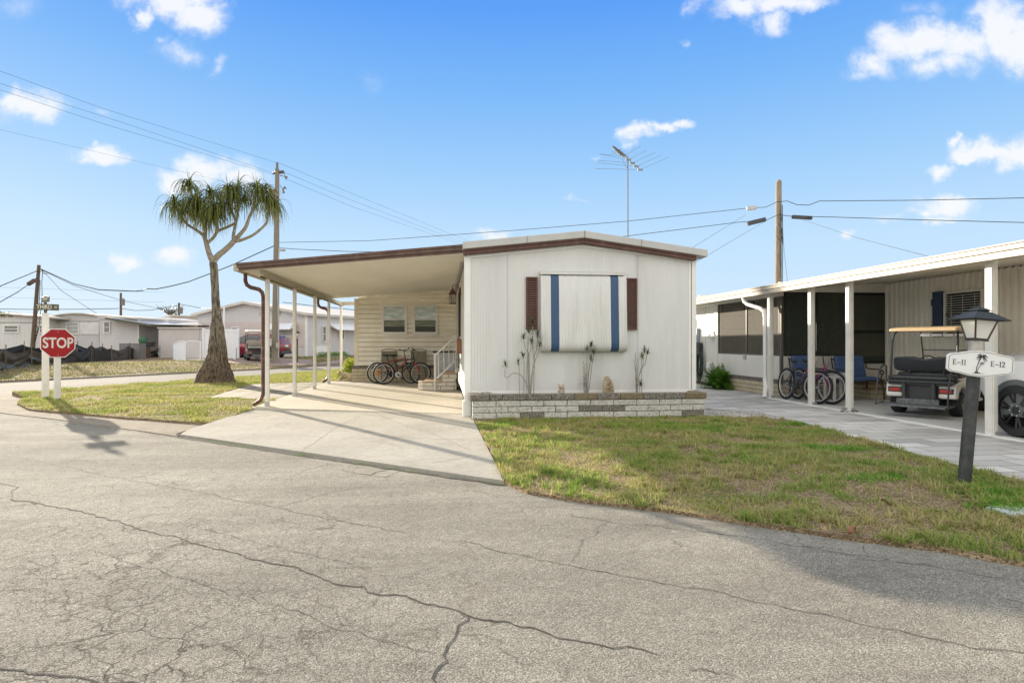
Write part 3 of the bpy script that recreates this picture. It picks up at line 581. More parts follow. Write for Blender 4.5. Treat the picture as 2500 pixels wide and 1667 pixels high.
# ------------------------------------------------------------------ carport (part of the home)
def dz(x, y): # deck underside
    t = (x+3.9)/4.3; k = (y-10.7)/9.6; return (2.70*(1-t)+(2.885*(1-k)+3.06*k)*t)-.0
def yfr(x): return 12.25+(10.7-12.25)*(x+3.9)/4.27
mb = MB(); nb = 34
for i in range(nb):
    x0 = -3.9+4.3*i/nb; 
    # pans run across the slope (parallel to x); build as strips along y
yy = [None]
ny = 60
for j in range(ny):
    for i in range(6):
        xa, xb = -3.9+4.3*i/6, -3.9+4.3*(i+1)/6
        ya = [yfr(x)+(20.32-yfr(x))*(j)/ny for x in (xa, xb)]; yb = [yfr(x)+(20.32-yfr(x))*(j+.82)/ny for x in (xa, xb)]; yc = [yfr(x)+(20.32-yfr(x))*(j+1)/ny for x in (xa, xb)]
        mb.quad((xa, ya[0], dz(xa, ya[0])), (xb, ya[1], dz(xb, ya[1])), (xb, yb[1], dz(xb, yb[1])), (xa, yb[0], dz(xa, yb[0])))
        mb.quad((xa, yb[0], dz(xa, yb[0])+.03), (xb, yb[1], dz(xb, yb[1])+.03), (xb, yc[1], dz(xb, yc[1])+.03), (xa, yc[0], dz(xa, yc[0])+.03))
        mb.quad((xa, yb[0], dz(xa, yb[0])), (xb, yb[1], dz(xb, yb[1])), (xb, yb[1], dz(xb, yb[1])+.03), (xa, yb[0], dz(xa, yb[0])+.03))
for (x0, x1) in ((-3.9, .4),):
    c = [(x0, yfr(x0)), (x1, yfr(x1)), (x1, 20.4), (x0, 20.4)]; mb.add([(a, b, dz(a, b)+.085) for a, b in c], [(0, 1, 2, 3)])
cr = obj('carport_roof', mb, deckm, home)
mb = MB(); a0, b0 = Vector((-3.93, 12.25, 0)), Vector((.385, 10.69, 0)); dd = (b0-a0); nn = Vector((dd.y, -dd.x, 0)).normalized()
def fpt(t, z, o_): return a0+dd*t+nn*o_+Vector((0, 0, z))
za, zb = 2.685, 2.875
for (l0, h0, o_, th) in ((0, .135, .0, .03), (.045, .135, .035, .018), (.105, .140, .055, .014)):
    p = [fpt(0, za+l0, o_), fpt(1, zb+l0, o_), fpt(1, zb+h0, o_), fpt(0, za+h0, o_)]; q = [x-nn*th-nn*o_*.6 for x in p]
    mb.add(p+q, [(0, 1, 2, 3), (7, 6, 5, 4), (0, 4, 5, 1), (1, 5, 6, 2), (2, 6, 7, 3), (3, 7, 4, 0)])
obj('front_fascia', mb, M('carport_brown', (.10, .052, .035), .4, .2, 5, .15, 30, col2=(.17, .11, .08), c2s=7, c2t=.5), cr)
mb = MB(); mb.bb((-4.0, 12.22, 2.68), (-3.90, 20.3, 2.80)); mb.bb((-4.02, 12.22, 2.785), (-3.99, 20.3, 2.815)); obj('gutter', mb, beamm, cr)
mb = MB(); mb.bb((-3.545, 12.35, 2.575), (-3.475, 21.9, 2.69)); mb.bb((-3.575, 12.35, 2.575), (-3.445, 21.9, 2.59)); mb.bb((-3.5, 21.65, 2.60), (-2.85, 21.72, 2.72)); obj('beam', mb, beamm, home)
for i, y in enumerate((12.71, 14.97, 17.25, 19.35, 21.6)):
    mb = MB(); mb.bb((-3.545, y-.038, .03), (-3.47, y+.038, 2.60)); mb.bb((-3.525, y-.045, .03), (-3.49, y+.045, 2.66)); p = obj('post', mb, postm, home, bevel=.004)
    mb = MB(); mb.bb((-3.55, y-.05, .03), (-3.465, y-.042, .12)); mb.box((-3.53, y-.052, .075), (.014, .01, .014)); mb.box((-3.487, y-.052, .075), (.014, .01, .014)); obj('bracket', mb, bolt, p)
def downspout(x, y, zt, xe, ztr, parent, m, zb=.06, r=.034, kick=(-.16, -.1)):
    pts = [(x, y, zt), (x, y, zt-.16), (x+.03, y, zt-.24), (x+.10, y, zt-.29), (xe-.08, y, ztr+.09), (xe-.02, y, ztr+.03), (xe, y, ztr-.06), (xe, y, ztr-.5), (xe, y, zb+.2), (xe+kick[0]*.3, y+kick[1]*.3, zb+.08), (xe+kick[0], y+kick[1], zb)]
    mb = MB(); mb.tube(pts, r, 8); return obj('downspout', mb, m, parent, smooth=50)
downspout(-3.945, 12.75, 2.70, -3.60, 2.28, home, M('downspout_brown', (.10, .045, .032), .6, .2, 6, .1, 40, col2=(.32, .25, .2), c2s=12, c2t=.5, thr=(.56, .7)), r=.040)
downspout(-3.945, 19.9, 2.70, -3.62, 2.28, home, M('downspout_dark', (.10, .045, .03), .4, .2, 6), r=.042)
# enclosed room behind the carport
mb = MB(); BX0, BX1, BY = -2.86, .42, 20.34
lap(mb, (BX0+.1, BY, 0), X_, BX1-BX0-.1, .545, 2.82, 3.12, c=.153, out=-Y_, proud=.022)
mb.quad((BX0, BY, .5), (BX0, BY, 2.74), (BX0, 27, 2.74), (BX0, 27, .5)); obj('siding_wall', mb, [creamm, M('siding_lap_shade', (.30, .26, .18), .8)], home)  # groove strips coloured darker to draw the shade under each lap
mb = MB(); mb.bb((BX0-.02, BY-.028, .56), (BX0+.10, BY+.05, 2.74)); obj('corner_post', mb, M('cream_trim', (.76, .70, .55), .5), home)
mb = bricks((BX0-.1, BY-.02, 0), X_, BX1-BX0+.05, .03, 5, .105, .40, .15, -Y_, cap=True); obj('block_base', mb, [blockc, blockg, blockg, mortar], home, bevel=.006)
for (u0, u1) in ((932, 994), (1008, 1069)):
    a = PY(u0, 744, BY); b = PY(u1, 816, BY); w_, h = b.x-a.x, a.z-b.z; y = BY-.03
    mb = MB(); frame(mb, (a.x, y, b.z), X_, Z_, w_, h, .075, .035, -Y_); mb.bb((a.x+.07, y-.03, b.z+h*.50-.02), (b.x-.07, y, b.z+h*.50+.02)); mb.bb((a.x-.01, y-.045, b.z-.02), (b.x+.01, y, b.z+.01)); wf = obj('window', mb, whitem, home, bevel=.004)
    mb = MB(); mb.bb((a.x+.07, y-.004, b.z+.07), (b.x-.07, y+.004, b.z+h*.5)); obj('pane', mb, M('dark_interior', (.03, .032, .02), .3), wf)
    mb = MB(); mb.bb((a.x+.07, y-.012, b.z+h*.5), (b.x-.07, y-.006, a.z-.07)); obj('pane', mb, M('pane_painted_reflection', (.34, .42, .36), .12, .35, 4, col2=(.62, .68, .66), c2s=3, c2t=.8, spec=.8, stretch=(1, 1, 3)), wf)  # pale green patches in the colour stand for a reflection on the upper sash
    mb = MB()
    for k in range(6): mb.box(((a.x+b.x)/2, y-.009, b.z+h*.5-.04-k*.035), (w_-.16, .003, .030), rx_=R(25))
    obj('blind', mb, M('green_grey_blind', (.30, .34, .27), .4, .3, 3, stretch=(1, 1, 3)), wf)
# ------------------------------------------------------------------ steps
steps = thing('steps', 'white painted brick steps with a white metal handrail against the home side wall', 'steps', (-.1, 16.6, .03))
mb = MB(); sw = M('white_brick_paint', (.70, .65, .55), .6, .1, 5, .6, 30); trd = M('tan_tread', (.50, .38, .26), .7, .15, 8)
def bcourse(x0, x1, y0, y1, z0, h, bl=.36, off=0.0):
    s = x0-off
    while s < x1-.02:
        a, b = max(s, x0), min(s+bl, x1); mb.bb((a+.004, y0, z0+.004), (b-.004, y1, z0+h-.004)); s += bl
bcourse(-.42, .36, 16.36, 17.7, .03, .11); bcourse(-.45, .36, 16.37, 17.7, .14, .11, off=.18); bcourse(-.02, .36, 16.36, 17.7, .25, .115); bcourse(-.02, .36, 16.37, 17.7, .365, .10, off=.2)
for k, (rr, z) in enumerate(((.20, .03), (.19, .14))):
    for j in range(4): a = math.pi/2+j*.42; mb.box((-.42+rr*math.cos(a)*.9, 16.56-rr*math.sin(a)*.9+.1, z+.055), (.13, .16, .10), a)
obj('brick_courses', mb, sw, steps, bevel=.01)
mb = MB(); mb.bb((-.50, 16.34, .253), (-.02, 17.7, .285)); mb.bb((-.05, 16.34, .468), (.37, 17.7, .50)); mb.box((-.55, 16.5, .262), (.14, .25, .03), .5); obj('tread', mb, trd, steps, bevel=.006)
mb = MB(); yr = 16.32
mb.bar((-.22, yr, .03), (-.22, yr, 1.0), .045, .045); a, b = Vector((-.22, yr, .96)), Vector((.36, yr, 1.50)); c, d = Vector((-.18, yr, .34)), Vector((.36, yr, .86))
mb.bar(a, b, .035, .04); mb.bar(c, d, .03, .035); mb.bar((.34, yr, .5), (.34, yr, 1.5), .03, .03)
for t in (.12, .38, .62, .84): mb.bar(c+(d-c)*t, a+(b-a)*(t*.96+.03), .018, .018)
mb.bb((-.25, yr-.04, .03), (-.19, yr+.04, .045)); obj('handrail', mb, whitem, steps, bevel=.003)
# storage bin behind the railing
bin_ = thing('storage_bin', 'white storage bin with a black lid behind the handrail', 'bin', (.02, 18.9, .03))
mb = MB(); mb.bb((-.28, 18.6, .03), (.36, 19.2, 1.0)); mb.bb((-.24, 18.59, .2), (.32, 18.6, .9)); obj('body', mb, M('bin_grey_white', (.50, .51, .53), .5), bin_, bevel=.02)
mb = MB(); mb.bb((-.32, 18.56, 1.0), (.38, 19.24, 1.045)); obj('lid', mb, darkm, bin_, bevel=.01)
# ------------------------------------------------------------------ block planter
pl = thing('block_planter', 'low block planter wall with weathered cap under the striped awning', 'planter', (2.5, 10.4, 0))
mb = bricks((.48, 10.22, 0), X_, 4.08, .02, 3, .102, .406, .15, -Y_, dark={(0, 2), (1, 5), (1, 6), (2, 99), (0, 9)}, start=.0)
m2 = bricks((.63, 10.65, 0), -Y_, .43, .02, 3, .102, .406, .15, -X_); mb.m += m2.m; k = len(mb.v); mb.v += m2.v; mb.f += [tuple(i+k for i in f) for f in m2.f]
m2 = bricks((4.56, 10.22, 0), Y_, .45, .02, 3, .102, .406, .15, X_); mb.m += m2.m; k = len(mb.v); mb.v += m2.v; mb.f += [tuple(i+k for i in f) for f in m2.f]
obj('wall', mb, [blockw, blockg, blocko, mortar], pl, bevel=.008)
mb = MB(); s = .44; i = 0
for w_ in (.33, .22, .405, .43, .40, .40, .41, .40, .39, .37, .39):
    mb.mi = (0, 0, 0, 0, 0, 1, 0, 1, 0, 0, 1)[i]; mb.bb((s+.003, 10.205+random.uniform(-.004, .004), .328), (min(s+w_, 4.585)-.003, 10.375, .430)); s += w_; i += 1
mb.mi = 1; mb.bb((.43, 10.38, .328), (.62, 10.66, .430)); mb.bb((4.40, 10.38, .328), (4.585, 10.66, .430)); obj('cap_course', mb, [blockg, blocko], pl, bevel=.010)
mb = MB(); mb.bb((.45, 10.18, -.02), (4.6, 10.5, .022)); obj('footing', mb, gutm, pl)
mb = MB(); mb.bb((.6, 10.36, .2), (4.42, 10.63, .385)); obj('soil', mb, soilm, pl)
# ------------------------------------------------------------------ neighbour's home (right)
nh = thing('neighbour_home', 'cream home with long flat fascia, dark screened porch and white carport posts', 'home', (9, 13, 0))
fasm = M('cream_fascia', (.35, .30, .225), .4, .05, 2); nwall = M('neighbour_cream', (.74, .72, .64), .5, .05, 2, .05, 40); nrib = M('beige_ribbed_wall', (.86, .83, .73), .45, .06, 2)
EXX = 7.38
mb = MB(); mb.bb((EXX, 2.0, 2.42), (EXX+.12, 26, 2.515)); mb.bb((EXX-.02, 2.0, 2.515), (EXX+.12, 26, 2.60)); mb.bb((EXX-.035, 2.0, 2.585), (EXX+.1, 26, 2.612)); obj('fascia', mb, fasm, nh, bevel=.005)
mb = MB(); nx = 11.4
mb.add([(EXX+.1, 2, 2.50), (nx, 2, 2.80), (nx, 26, 2.80), (EXX+.1, 26, 2.50), (EXX, 2, 2.60), (nx, 2, 2.88), (nx, 26, 2.88), (EXX, 26, 2.60), (15, 2, 2.95), (15, 26, 2.95)], [(0, 1, 2, 3), (4, 5, 6, 7), (0, 4, 5, 1), (5, 8, 9, 6)]); obj('roof', mb, M('neighbour_roof', (.74, .70, .60), .5), nh)
mb = MB(); WX = 10.62; WY = 13.62
ribs(mb, (WX, WY, 0), -Y_, 12.0, .0, lambda a: 2.745, .15, .05, -X_, prof=((0, 0), (.12, 0), (.30, .05), (.62, .05), (.80, 0))); obj('ribbed_wall', mb, nrib, nh)
mb = MB(); mb.bb((WX-.05, 1.6, 2.70), (WX+.02, WY, 2.78)); mb.bb((7.9, WY-.03, 2.50), (WX, WY+.05, 2.73)); mb.bb((7.72, WY-.03, 2.40), (7.99, 26, 2.52)); obj('frieze', mb, nwall, nh)
cL = PY(1910, 905, WY); 
mb = MB(); SX = 7.95; zs = .98
mb.bb((SX, WY, .42), (SX+.08, 17.0, zs)); mb.bb((SX, WY, .42), (WX, WY+.06, zs)); mb.bb((SX, 17.0, .10), (SX+.06, 26, 2.45)); mb.bb((SX-.02, 16.95, .1), (SX+.09, 17.15, 2.45)); obj('low_wall', mb, nwall, nh)
for y in (17.8, 19.1):
    mb = MB(); mb.bb((SX-.005, y, .1), (SX, y+.012, 2.4)); obj('panel_joint', mb, M('joint', (.4, .39, .34)), nh)
mb = bricks((SX-.02, 17.0, 0), -Y_, 17.0-WY, .01, 4, .105, .406, .12, -X_, cap=True); m2 = bricks((SX-.02, WY-.02, 0), X_, WX-SX, .01, 4, .105, .406, .12, -Y_, cap=True); k = len(mb.v); mb.v += m2.v; mb.f += [tuple(i+k for i in f) for f in m2.f]; mb.m += m2.m
obj('block_base', mb, [blockc, blockg, blockg, mortar], nh, bevel=.006)
# screens
def screenmat(name, col, a):
    m = bpy.data.materials.new(name); m.use_nodes = True; t = m.node_tree; n = t.nodes; l = t.links; b = n['Principled BSDF']; b.inputs['Base Color'].default_value = (*col, 1); b.inputs['Roughness'].default_value = .8
    tcn = n.new('ShaderNodeTexCoord'); no = n.new('ShaderNodeTexNoise'); no.inputs['Scale'].default_value = 120; no.inputs['Detail'].default_value = 3; l.new(tcn.outputs['Object'], no.inputs['Vector'])
    r_ = n.new('ShaderNodeMapRange'); r_.inputs['From Min'].default_value = .35; r_.inputs['From Max'].default_value = .65; r_.inputs['To Min'].default_value = a-.16; r_.inputs['To Max'].default_value = min(1, a+.16); l.new(no.outputs['Fac'], r_.inputs['Value']); l.new(r_.outputs[0], b.inputs['Alpha']); return m
scm = screenmat('screen_side', (.13, .12, .095), .55); scf = screenmat('screen_front', (.020, .034, .028), .82)
fr = M('screen_frame', (.10, .09, .075), .4); dkfr = M('door_frame_dark', (.018, .020, .018), .4)
ys = [WY+.10, 15.3, 16.95]
for ya, yb in zip(ys, ys[1:]):
    mb = MB(); mb.quad((SX+.02, ya, zs), (SX+.02, yb, zs), (SX+.02, yb, 2.42), (SX+.02, ya, 2.42)); s = obj('screen', mb, scm, nh)
    mb = MB(); frame(mb, (SX+.03, ya, zs), Y_, Z_, yb-ya, 1.44, .035, .03, -X_); obj('frame', mb, fr, s)
xs = [8.02, 9.30, 9.42]
dx0, dx1 = PY(2070, 900, WY).x, PY(2166, 900, WY).x
for xa, xb in ((8.04, 8.82), (8.84, dx0-.02)):
    mb = MB(); mb.quad((xa, WY+.02, zs), (xb, WY+.02, zs), (xb, WY+.02, 2.5), (xa, WY+.02, 2.5)); s = obj('screen', mb, scf, nh)
    mb = MB(); frame(mb, (xa, WY+.03, zs), X_, Z_, xb-xa, 1.52, .03, .03, -Y_); obj('frame', mb, dkfr, s)
mb = MB(); mb.bb((SX-.01, WY-.02, .4), (SX+.04, WY+.06, 2.5)); obj('corner_strip', mb, fr, nh)
mb = MB(); frame(mb, (dx0, WY-.005, .80), X_, Z_, dx1-dx0, 1.70, .07, .04, -Y_); mb.bb((dx0+.09, WY-.02, 1.52), (dx1-.09, WY+.01, 1.60)); dr = obj('screen_door', mb, dkfr, nh)
mb = MB(); mb.quad((dx0+.08, WY-.012, .86), (dx1-.08, WY-.012, .86), (dx1-.06, WY-.012, 2.45), (dx0+.06, WY-.012, 2.45)); obj('mesh', mb, scf, dr)
mb = MB(); mb.box((dx0+.045, WY-.035, 1.66), (.03, .02, .13)); mb.box((dx0+.07, WY-.05, 1.68), (.09, .02, .02)); obj('handle', mb, bolt, dr)
# porch interior: back wall, window and floor
inm = M('porch_interior', (.70, .62, .46), .6, .1); mb = MB(); mb.bb((SX+.1, 18.5, .4), (WX+1.0, 18.6, 2.8)); mb.bb((WX+.05, WY, .3), (WX+.12, 18.6, 2.8)); mb.bb((SX+.1, WY+.1, .40), (WX, 18.6, .44)); obj('porch_room', mb, inm, nh)
mb = MB(); frame(mb, (8.75, 18.44, 1.7), X_, Z_, 1.1, .95, .05, .03, -Y_); mb.bb((8.75, 18.4, 2.15), (9.85, 18.43, 2.19)); mb.bb((9.5, 18.4, 1.7), (9.54, 18.43, 2.6)); obj('window', mb, dkfr, nh)
# window in the ribbed wall
def pwx(u, v): return PX(u, v, WX-.09)
a, b = pwx(2304, 713), pwx(2400, 822); y0, y1, z1, z0 = b.y, a.y, a.z, b.z
mb = MB(); frame(mb, (WX-.03, y0, z0), Y_, Z_, y1-y0, z1-z0, .05, .07, -X_); wn_ = obj('window', mb, nwall, nh)
mb = MB(); mb.bb((WX-.085, y0+.05, (z0+z1)/2-.03), (WX-.06, y1-.05, (z0+z1)/2+.02)); mb.bb((WX-.07, y0+.045, z0+.045), (WX-.06, y1-.045, z1-.045)); obj('pane', mb, M('dark_pane', (.018, .022, .02), .1, spec=.9), wn_)
mb = MB()
for k in range(13): mb.box((WX-.08, (y0+y1)/2, z1-.10-k*.05), (.02, y1-y0-.14, .012))
for q in (.2, .5, .8): mb.bb((WX-.093, y0+(y1-y0)*q-.004, z1-.72), (WX-.088, y0+(y1-y0)*q+.004, z1-.1))
obj('blind', mb, blindm, wn_)
a, b = pwx(2277, 713), pwx(2300, 822); mb = MB(); nsh = M('blue_shutter', (.045, .075, .13), .5, .15)
mb.bb((WX-.10, b.y, b.z), (WX-.035, a.y, a.z)); mb.bb((WX-.115, b.y, a.z-.30), (WX-.098, a.y+.02, a.z-.16)); mb.bb((WX-.115, b.y, b.z+.12), (WX-.098, a.y+.02, b.z+.25)); mb.bb((WX-.104, (a.y+b.y)/2-.01, b.z), (WX-.099, (a.y+b.y)/2+.01, a.z)); obj('shutter', mb, nsh, nh, bevel=.005)
# posts and gutter downspout
for i, (y, w_) in enumerate(((13.5, .1), (11.9, .1), (10.70, .1), (7.71, .11))):
    mb = MB(); mb.bb((7.56, y-w_/2, .012), (7.66, y+w_/2, 2.47)); mb.bb((7.58, y-w_/2-.012, .012), (7.64, y+w_/2+.012, 2.47)); p = obj('post', mb, postm, nh, bevel=.004)
    mb = MB(); mb.bb((7.59, y-w_/2-.03, .012), (7.68, y-w_/2-.012, .07)); obj('bracket', mb, bolt, p)
mb = MB(); mb.tube([(7.43, 14.45, 2.44), (7.43, 14.40, 2.33), (7.46, 14.30, 2.25), (7.53, 13.8, 2.12), (7.55, 13.68, 2.05), (7.56, 13.65, 1.9), (7.56, 13.65, .42)], .048, 8); mb.tube([(7.56, 13.65, .45), (7.55, 13.6, .28), (7.44, 13.45, .02)], .056, 8); obj('downspout', mb, whitem, nh, smooth=50)
# small fixtures on the far side wall
a = PX(1742, 822, SX); mb = MB(); mb.prism([(-.16, 0), (.16, 0), (.16, .04), (-.16, .04)], (SX-.14, a.y, a.z-.03), Y_, Z_, X_, .14); mb.add([(SX-.16, a.y-.1, a.z), (SX-.16, a.y+.1, a.z), (SX, a.y+.1, a.z+.2), (SX, a.y-.1, a.z+.2)], [(0, 1, 2, 3)]); obj('dryer_vent', mb, whitem, nh)
a = PX(1705, 800, SX); mb = MB(); frame(mb, (SX-.01, 18.5, 1.25), Y_, Z_, 1.0, .8, .06, .03, -X_); obj('window', mb, nwall, nh); mb = MB(); mb.bb((SX-.10, 18.22, 1.25), (SX-.02, 18.40, 1.75)); mb.tube([(SX-.06, 18.3, 1.3), (SX-.06, 18.3, 1.0)], .03, 8); obj('meter_box', mb, M('pale_blue_box', (.35, .42, .52), .5), nh)
mb = MB(); mb.tube([(SX-.12, 17.35, .10), (SX-.12, 17.35, .60), (SX-.10, 17.35, .68), (SX-.02, 17.35, .70)], .06, 10); obj('drain_pipe', mb, whitem, nh, smooth=50)
mb = MB(); mb.box((SX-.02, 15.35, .93), (.03, .12, .13)); obj('outlet_box', mb, bolt, nh)
# ------------------------------------------------------------------ bicycles
chrome = M('chrome', (.6, .6, .6), .25, .05, metal=.9); rimm = M('alloy_rim', (.62, .62, .62), .35, .05, metal=.3); spokem = M('spoke', (.38, .38, .37), .4, metal=.5); saddle_m = M('saddle_vinyl', (.025, .027, .03), .4, .1)
def bike(name, label, loc, rz, fcol, forkcol, steer=0.0, lean=0.0, stepthru=False, wb=1.06, r=.335, group='bicycles parked under the carports', seatlight=False, orange=False, white_ring=False, tire=.026):
    root = thing(name, label, 'bicycle', loc, rz, group); root.rotation_euler = (lean, 0, rz)
    fm = M('frame_'+name+str(len(MT)), fcol, .3, .1, 5, coat=.4); fk = M('fork_'+name+str(len(MT)), forkcol, .3, .1, 5, coat=.4)
    RW, FWh = Vector((0, 0, r)), Vector((wb, 0, r)); bb = Vector((.43, 0, .29)); st = Vector((.30, 0, .78)); sc = bb+(st-bb)*.80
    ht, hb = Vector((wb-.20, 0, .82)), Vector((wb-.165, 0, .70))
    def wheel(c, rot, back):
        mb = MB(); mb.torus(c, r-tire, tire, 44, 8, rot); wo_ = obj('wheel', mb, blackm, root, local=True, smooth=60)
        mb = MB(); mb.torus(c, r-tire*2-.008, .011, 44, 6, rot, 1.3); mb.lathe(c, [(.02, -.045), (.02, .045)], 10, 'Y', rot=rot)
        ri = obj('rim', mb, rimm, wo_, local=True); mb = MB()
        for k in range(28):
            a = 2*math.pi*k/28; q = Vector((math.cos(a)*(r-.06), 0, math.sin(a)*(r-.06))); h = Vector((math.cos(a+.5)*.02, (.03 if k % 2 else -.03), math.sin(a+.5)*.02))
            mb.tube([c+rot @ h, c+rot @ q], .0013, 3, False)
        obj('spokes', mb, spokem, wo_, local=True)
        if back:
            mb = MB()
            for k, rr in enumerate((.05, .042, .034)): mb.lathe(c, [(rr, .03+.008*k), (rr, .034+.008*k)], 16, 'Y')
            obj('sprocket', mb, M('orange_disc', (.55, .25, .02), .4) if orange else darkm, wo_, local=True)
            if orange: mb = MB(); mb.lathe(c, [(.085, -.034), (.085, -.03)], 20, 'Y'); obj('spoke_guard', mb, M('orange_disc', (.55, .25, .02), .4), wo_, local=True)
    I3 = Matrix.Identity(3); wheel(RW, I3, True)
    piv = hb; Rs = Matrix.Rotation(steer, 3, 'Z'); sx = lambda p: Vector((hb.x, 0, 0))+Rs @ (Vector(p)-Vector((hb.x, 0, 0)))
    fc = sx(FWh); wheel(fc, Rs, False)
    mb = MB(); tt = ht+Vector((0, 0, -.03)); 
    if stepthru: mb.tube([ht+(hb-ht)*.7, Vector((.62, 0, .52)), bb+(st-bb)*.35], .016, 8)
    else: mb.tube([tt, sc], .021, 8)
    mb.tube([hb, bb], .026, 8); mb.tube([bb, sc+(st-sc)*.2], .020, 8); mb.tube([ht+Vector((-.01, 0, .03)), hb-Vector((-.005, 0, .02))], .020, 8)
    for s in (-1, 1): mb.tube([bb+Vector((0, s*.03, 0)), RW+Vector((.02, s*.055, 0))], .009, 6); mb.tube([sc+Vector((0, s*.02, 0)), RW+Vector((0, s*.055, .0))], .008, 6)
    obj('frame', mb, fm, root, local=True, smooth=40)
    mb = MB(); cr = hb+Vector((.012, 0, -.05))
    for s in (-1, 1): mb.tube([sx(cr+Vector((0, s*.05, 0))), sx(cr+Vector((.03, s*.052, -.12))), sx(FWh+Vector((-.01, s*.055, 0)))], [.020, .020, .013], 7)
    mb.box(sx(cr), (.04, .12, .025), steer); fo = obj('fork', mb, fk, root, local=True, smooth=40)
    mb = MB(); q = ht+Vector((-.04, 0, .19)); mb.tube([sx(ht), sx(q), sx(q+Vector((.07, 0, .03)))], .013, 7); c = q+Vector((.07, 0, .04))
    mb.tube([sx(c+Vector((-.08, -.30, .03))), sx(c+Vector((-.03, -.2, .02))), sx(c+Vector((0, -.06, 0))), sx(c+Vector((0, .06, 0))), sx(c+Vector((-.03, .2, .02))), sx(c+Vector((-.08, .30, .03)))], .011, 7)
    for s in (-1, 1): mb.tube([sx(c+Vector((.02, s*.16, -.01))), sx(c+Vector((.03, s*.25, -.02)))], .006, 5); mb.tube([sx(c+Vector((0, s*.14, 0))), sx(c+Vector((.12, s*.10, -.03))), sx(c+Vector((.10, s*.03, -.18))), sx(hb)], .003, 4)
    hbm = obj('handlebar', mb, darkm, root, local=True, smooth=40)
    for s in (-1, 1): mb = MB(); mb.tube([sx(c+Vector((-.085, s*.31, .032))), sx(c+Vector((-.045, s*.22, .022)))], .016, 8); obj('grip', mb, blackm, hbm, local=True)
    mb = MB(); mb.tube([sc, st+Vector((-.015, 0, .07))], .013, 7); obj('seat_post', mb, darkm, root, local=True)
    mb = MB(); s0 = st+Vector((-.03, 0, .10))
    mb.ell(s0, (.145, .085, .035), 16, 9, f=lambda v: Vector((v.x, v.y*(1.0 if v.x < -.02 else max(.28, 1-(v.x+.02)*5.5)), v.z+.10*abs(v.x)**1.2+(.01 if v.x < -.09 else 0)))); obj('saddle', mb, saddle_m, root, local=True, smooth=60)
    mb = MB(); cc = bb+Vector((0, -.045, 0)); mb.lathe(cc, [(.095, -.004), (.095, .004)], 24, 'Y')
    if white_ring: mb.mi = 1; mb.torus(cc+Vector((0, -.006, 0)), .088, .010, 24, 5); mb.torus(cc+Vector((0, -.006, 0)), .05, .02, 18, 5, squash=.3); mb.mi = 0
    mb.bar(cc+Vector((0, -.02, 0)), cc+Vector((.13, -.03, -.10)), .022, .012); mb.box(cc+Vector((.15, -.07, -.105)), (.09, .09, .022)); mb.bar(cc+Vector((0, .11, 0)), cc+Vector((-.13, .12, .10)), .022, .012); mb.box(cc+Vector((-.13, .17, .105)), (.09, .09, .022))
    mb.tube([cc+Vector((0, 0, .09)), RW+Vector((0, -.04, .045))], .004, 4); mb.tube([cc+Vector((0, 0, -.09)), RW+Vector((.02, -.04, -.09)), RW+Vector((-.01, -.04, -.04))], .004, 4)
    obj('crankset', mb, [darkm, M('white_chainring', (.7, .7, .68), .4)], root, local=True)
    return root
b1 = bike('bicycle', 'black mountain bike with a red fork nearest the camera in front of the sling chairs', (-1.80, 18.95, .03), R(6), (.035, .035, .03), (.55, .05, .045), steer=R(-2), lean=R(4), white_ring=True, wb=1.10, r=.335)
b2 = bike('bicycle', 'red and silver bicycle with an orange rear disc leaning behind the black one', (-2.03, 19.38, .03), R(3), (.30, .05, .05), (.05, .05, .05), steer=R(-32), lean=R(6), orange=True, wb=1.04, r=.335)
b3 = bike('bicycle', 'black step-through bicycle locked at the slab edge with a white-rimmed front wheel', (7.76, 13.12, .012), R(-92), (.025, .03, .03), (.03, .035, .035), steer=R(24), lean=R(-4), stepthru=True, wb=1.12, r=.36, tire=.03)
b4 = bike('bicycle', 'purple bicycle parked behind the black one beside the blue bench', (8.03, 13.1, .012), R(-93), (.26, .012, .11), (.24, .012, .10), steer=R(26), lean=R(-4), stepthru=True, wb=1.20, r=.36, tire=.03)
mb = MB(); pts = []
for t in range(40):
    a = t/39; p = Vector((7.80+.10*math.sin(a*7), 12.45-a*1.0+.25*math.sin(a*9), .62-.16*math.sin(a*math.pi)+.10*math.sin(a*13)*(1-a))); pts.append(p)
mb.tube(pts, .006, 6); tag(obj('lock_cable', mb, M('grey_cable', (.40, .41, .40), .4), smooth=60, loc=(7.8, 12, 0)), 'grey lock cable looped through the two bicycles by the white post', 'cable lock')
# ------------------------------------------------------------------ sling chairs
slingm = M('sling_fabric', (.235, .215, .155), .7, .1, 3, stretch=(25, 1, 1)); taupe = M('chair_frame_taupe', (.14, .12, .09), .4, .1)
def sling(loc, rz, label):
    root = thing('sling_chair', label, 'chair', loc, rz, 'folding sling chairs by the siding wall')
    mb = MB()
    for s in (-1, 1): x = s*.24; mb.tube([(x, .05, .42), (x, .12, .75), (x, .16, 1.02)], .012, 7)
    mb.tube([(-.24, .16, 1.02), (-.12, .165, 1.055), (0, .165, 1.065), (.12, .165, 1.055), (.24, .16, 1.02)], .012, 7); obj('back_frame', mb, taupe, root, local=True)
    mb = MB(); mb.quad((-.23, .05, .44), (.23, .05, .44), (.23, .155, .98), (-.23, .155, .98)); obj('backrest', mb, slingm, root, local=True)
    mb = MB(); mb.quad((-.23, -.36, .43), (.23, -.36, .43), (.23, .05, .41), (-.23, .05, .41)); obj('seat', mb, slingm, root, local=True)
    for (x, y, x2, y2) in ((-.24, -.36, -.25, .2), (.24, -.36, .25, .2), (-.24, .05, -.25, -.34), (.24, .05, .25, -.34)):
        mb = MB(); mb.tube([(x, y, .43), (x2, y2, .0)], .011, 6); obj('leg', mb, taupe, root, local=True)
    return root
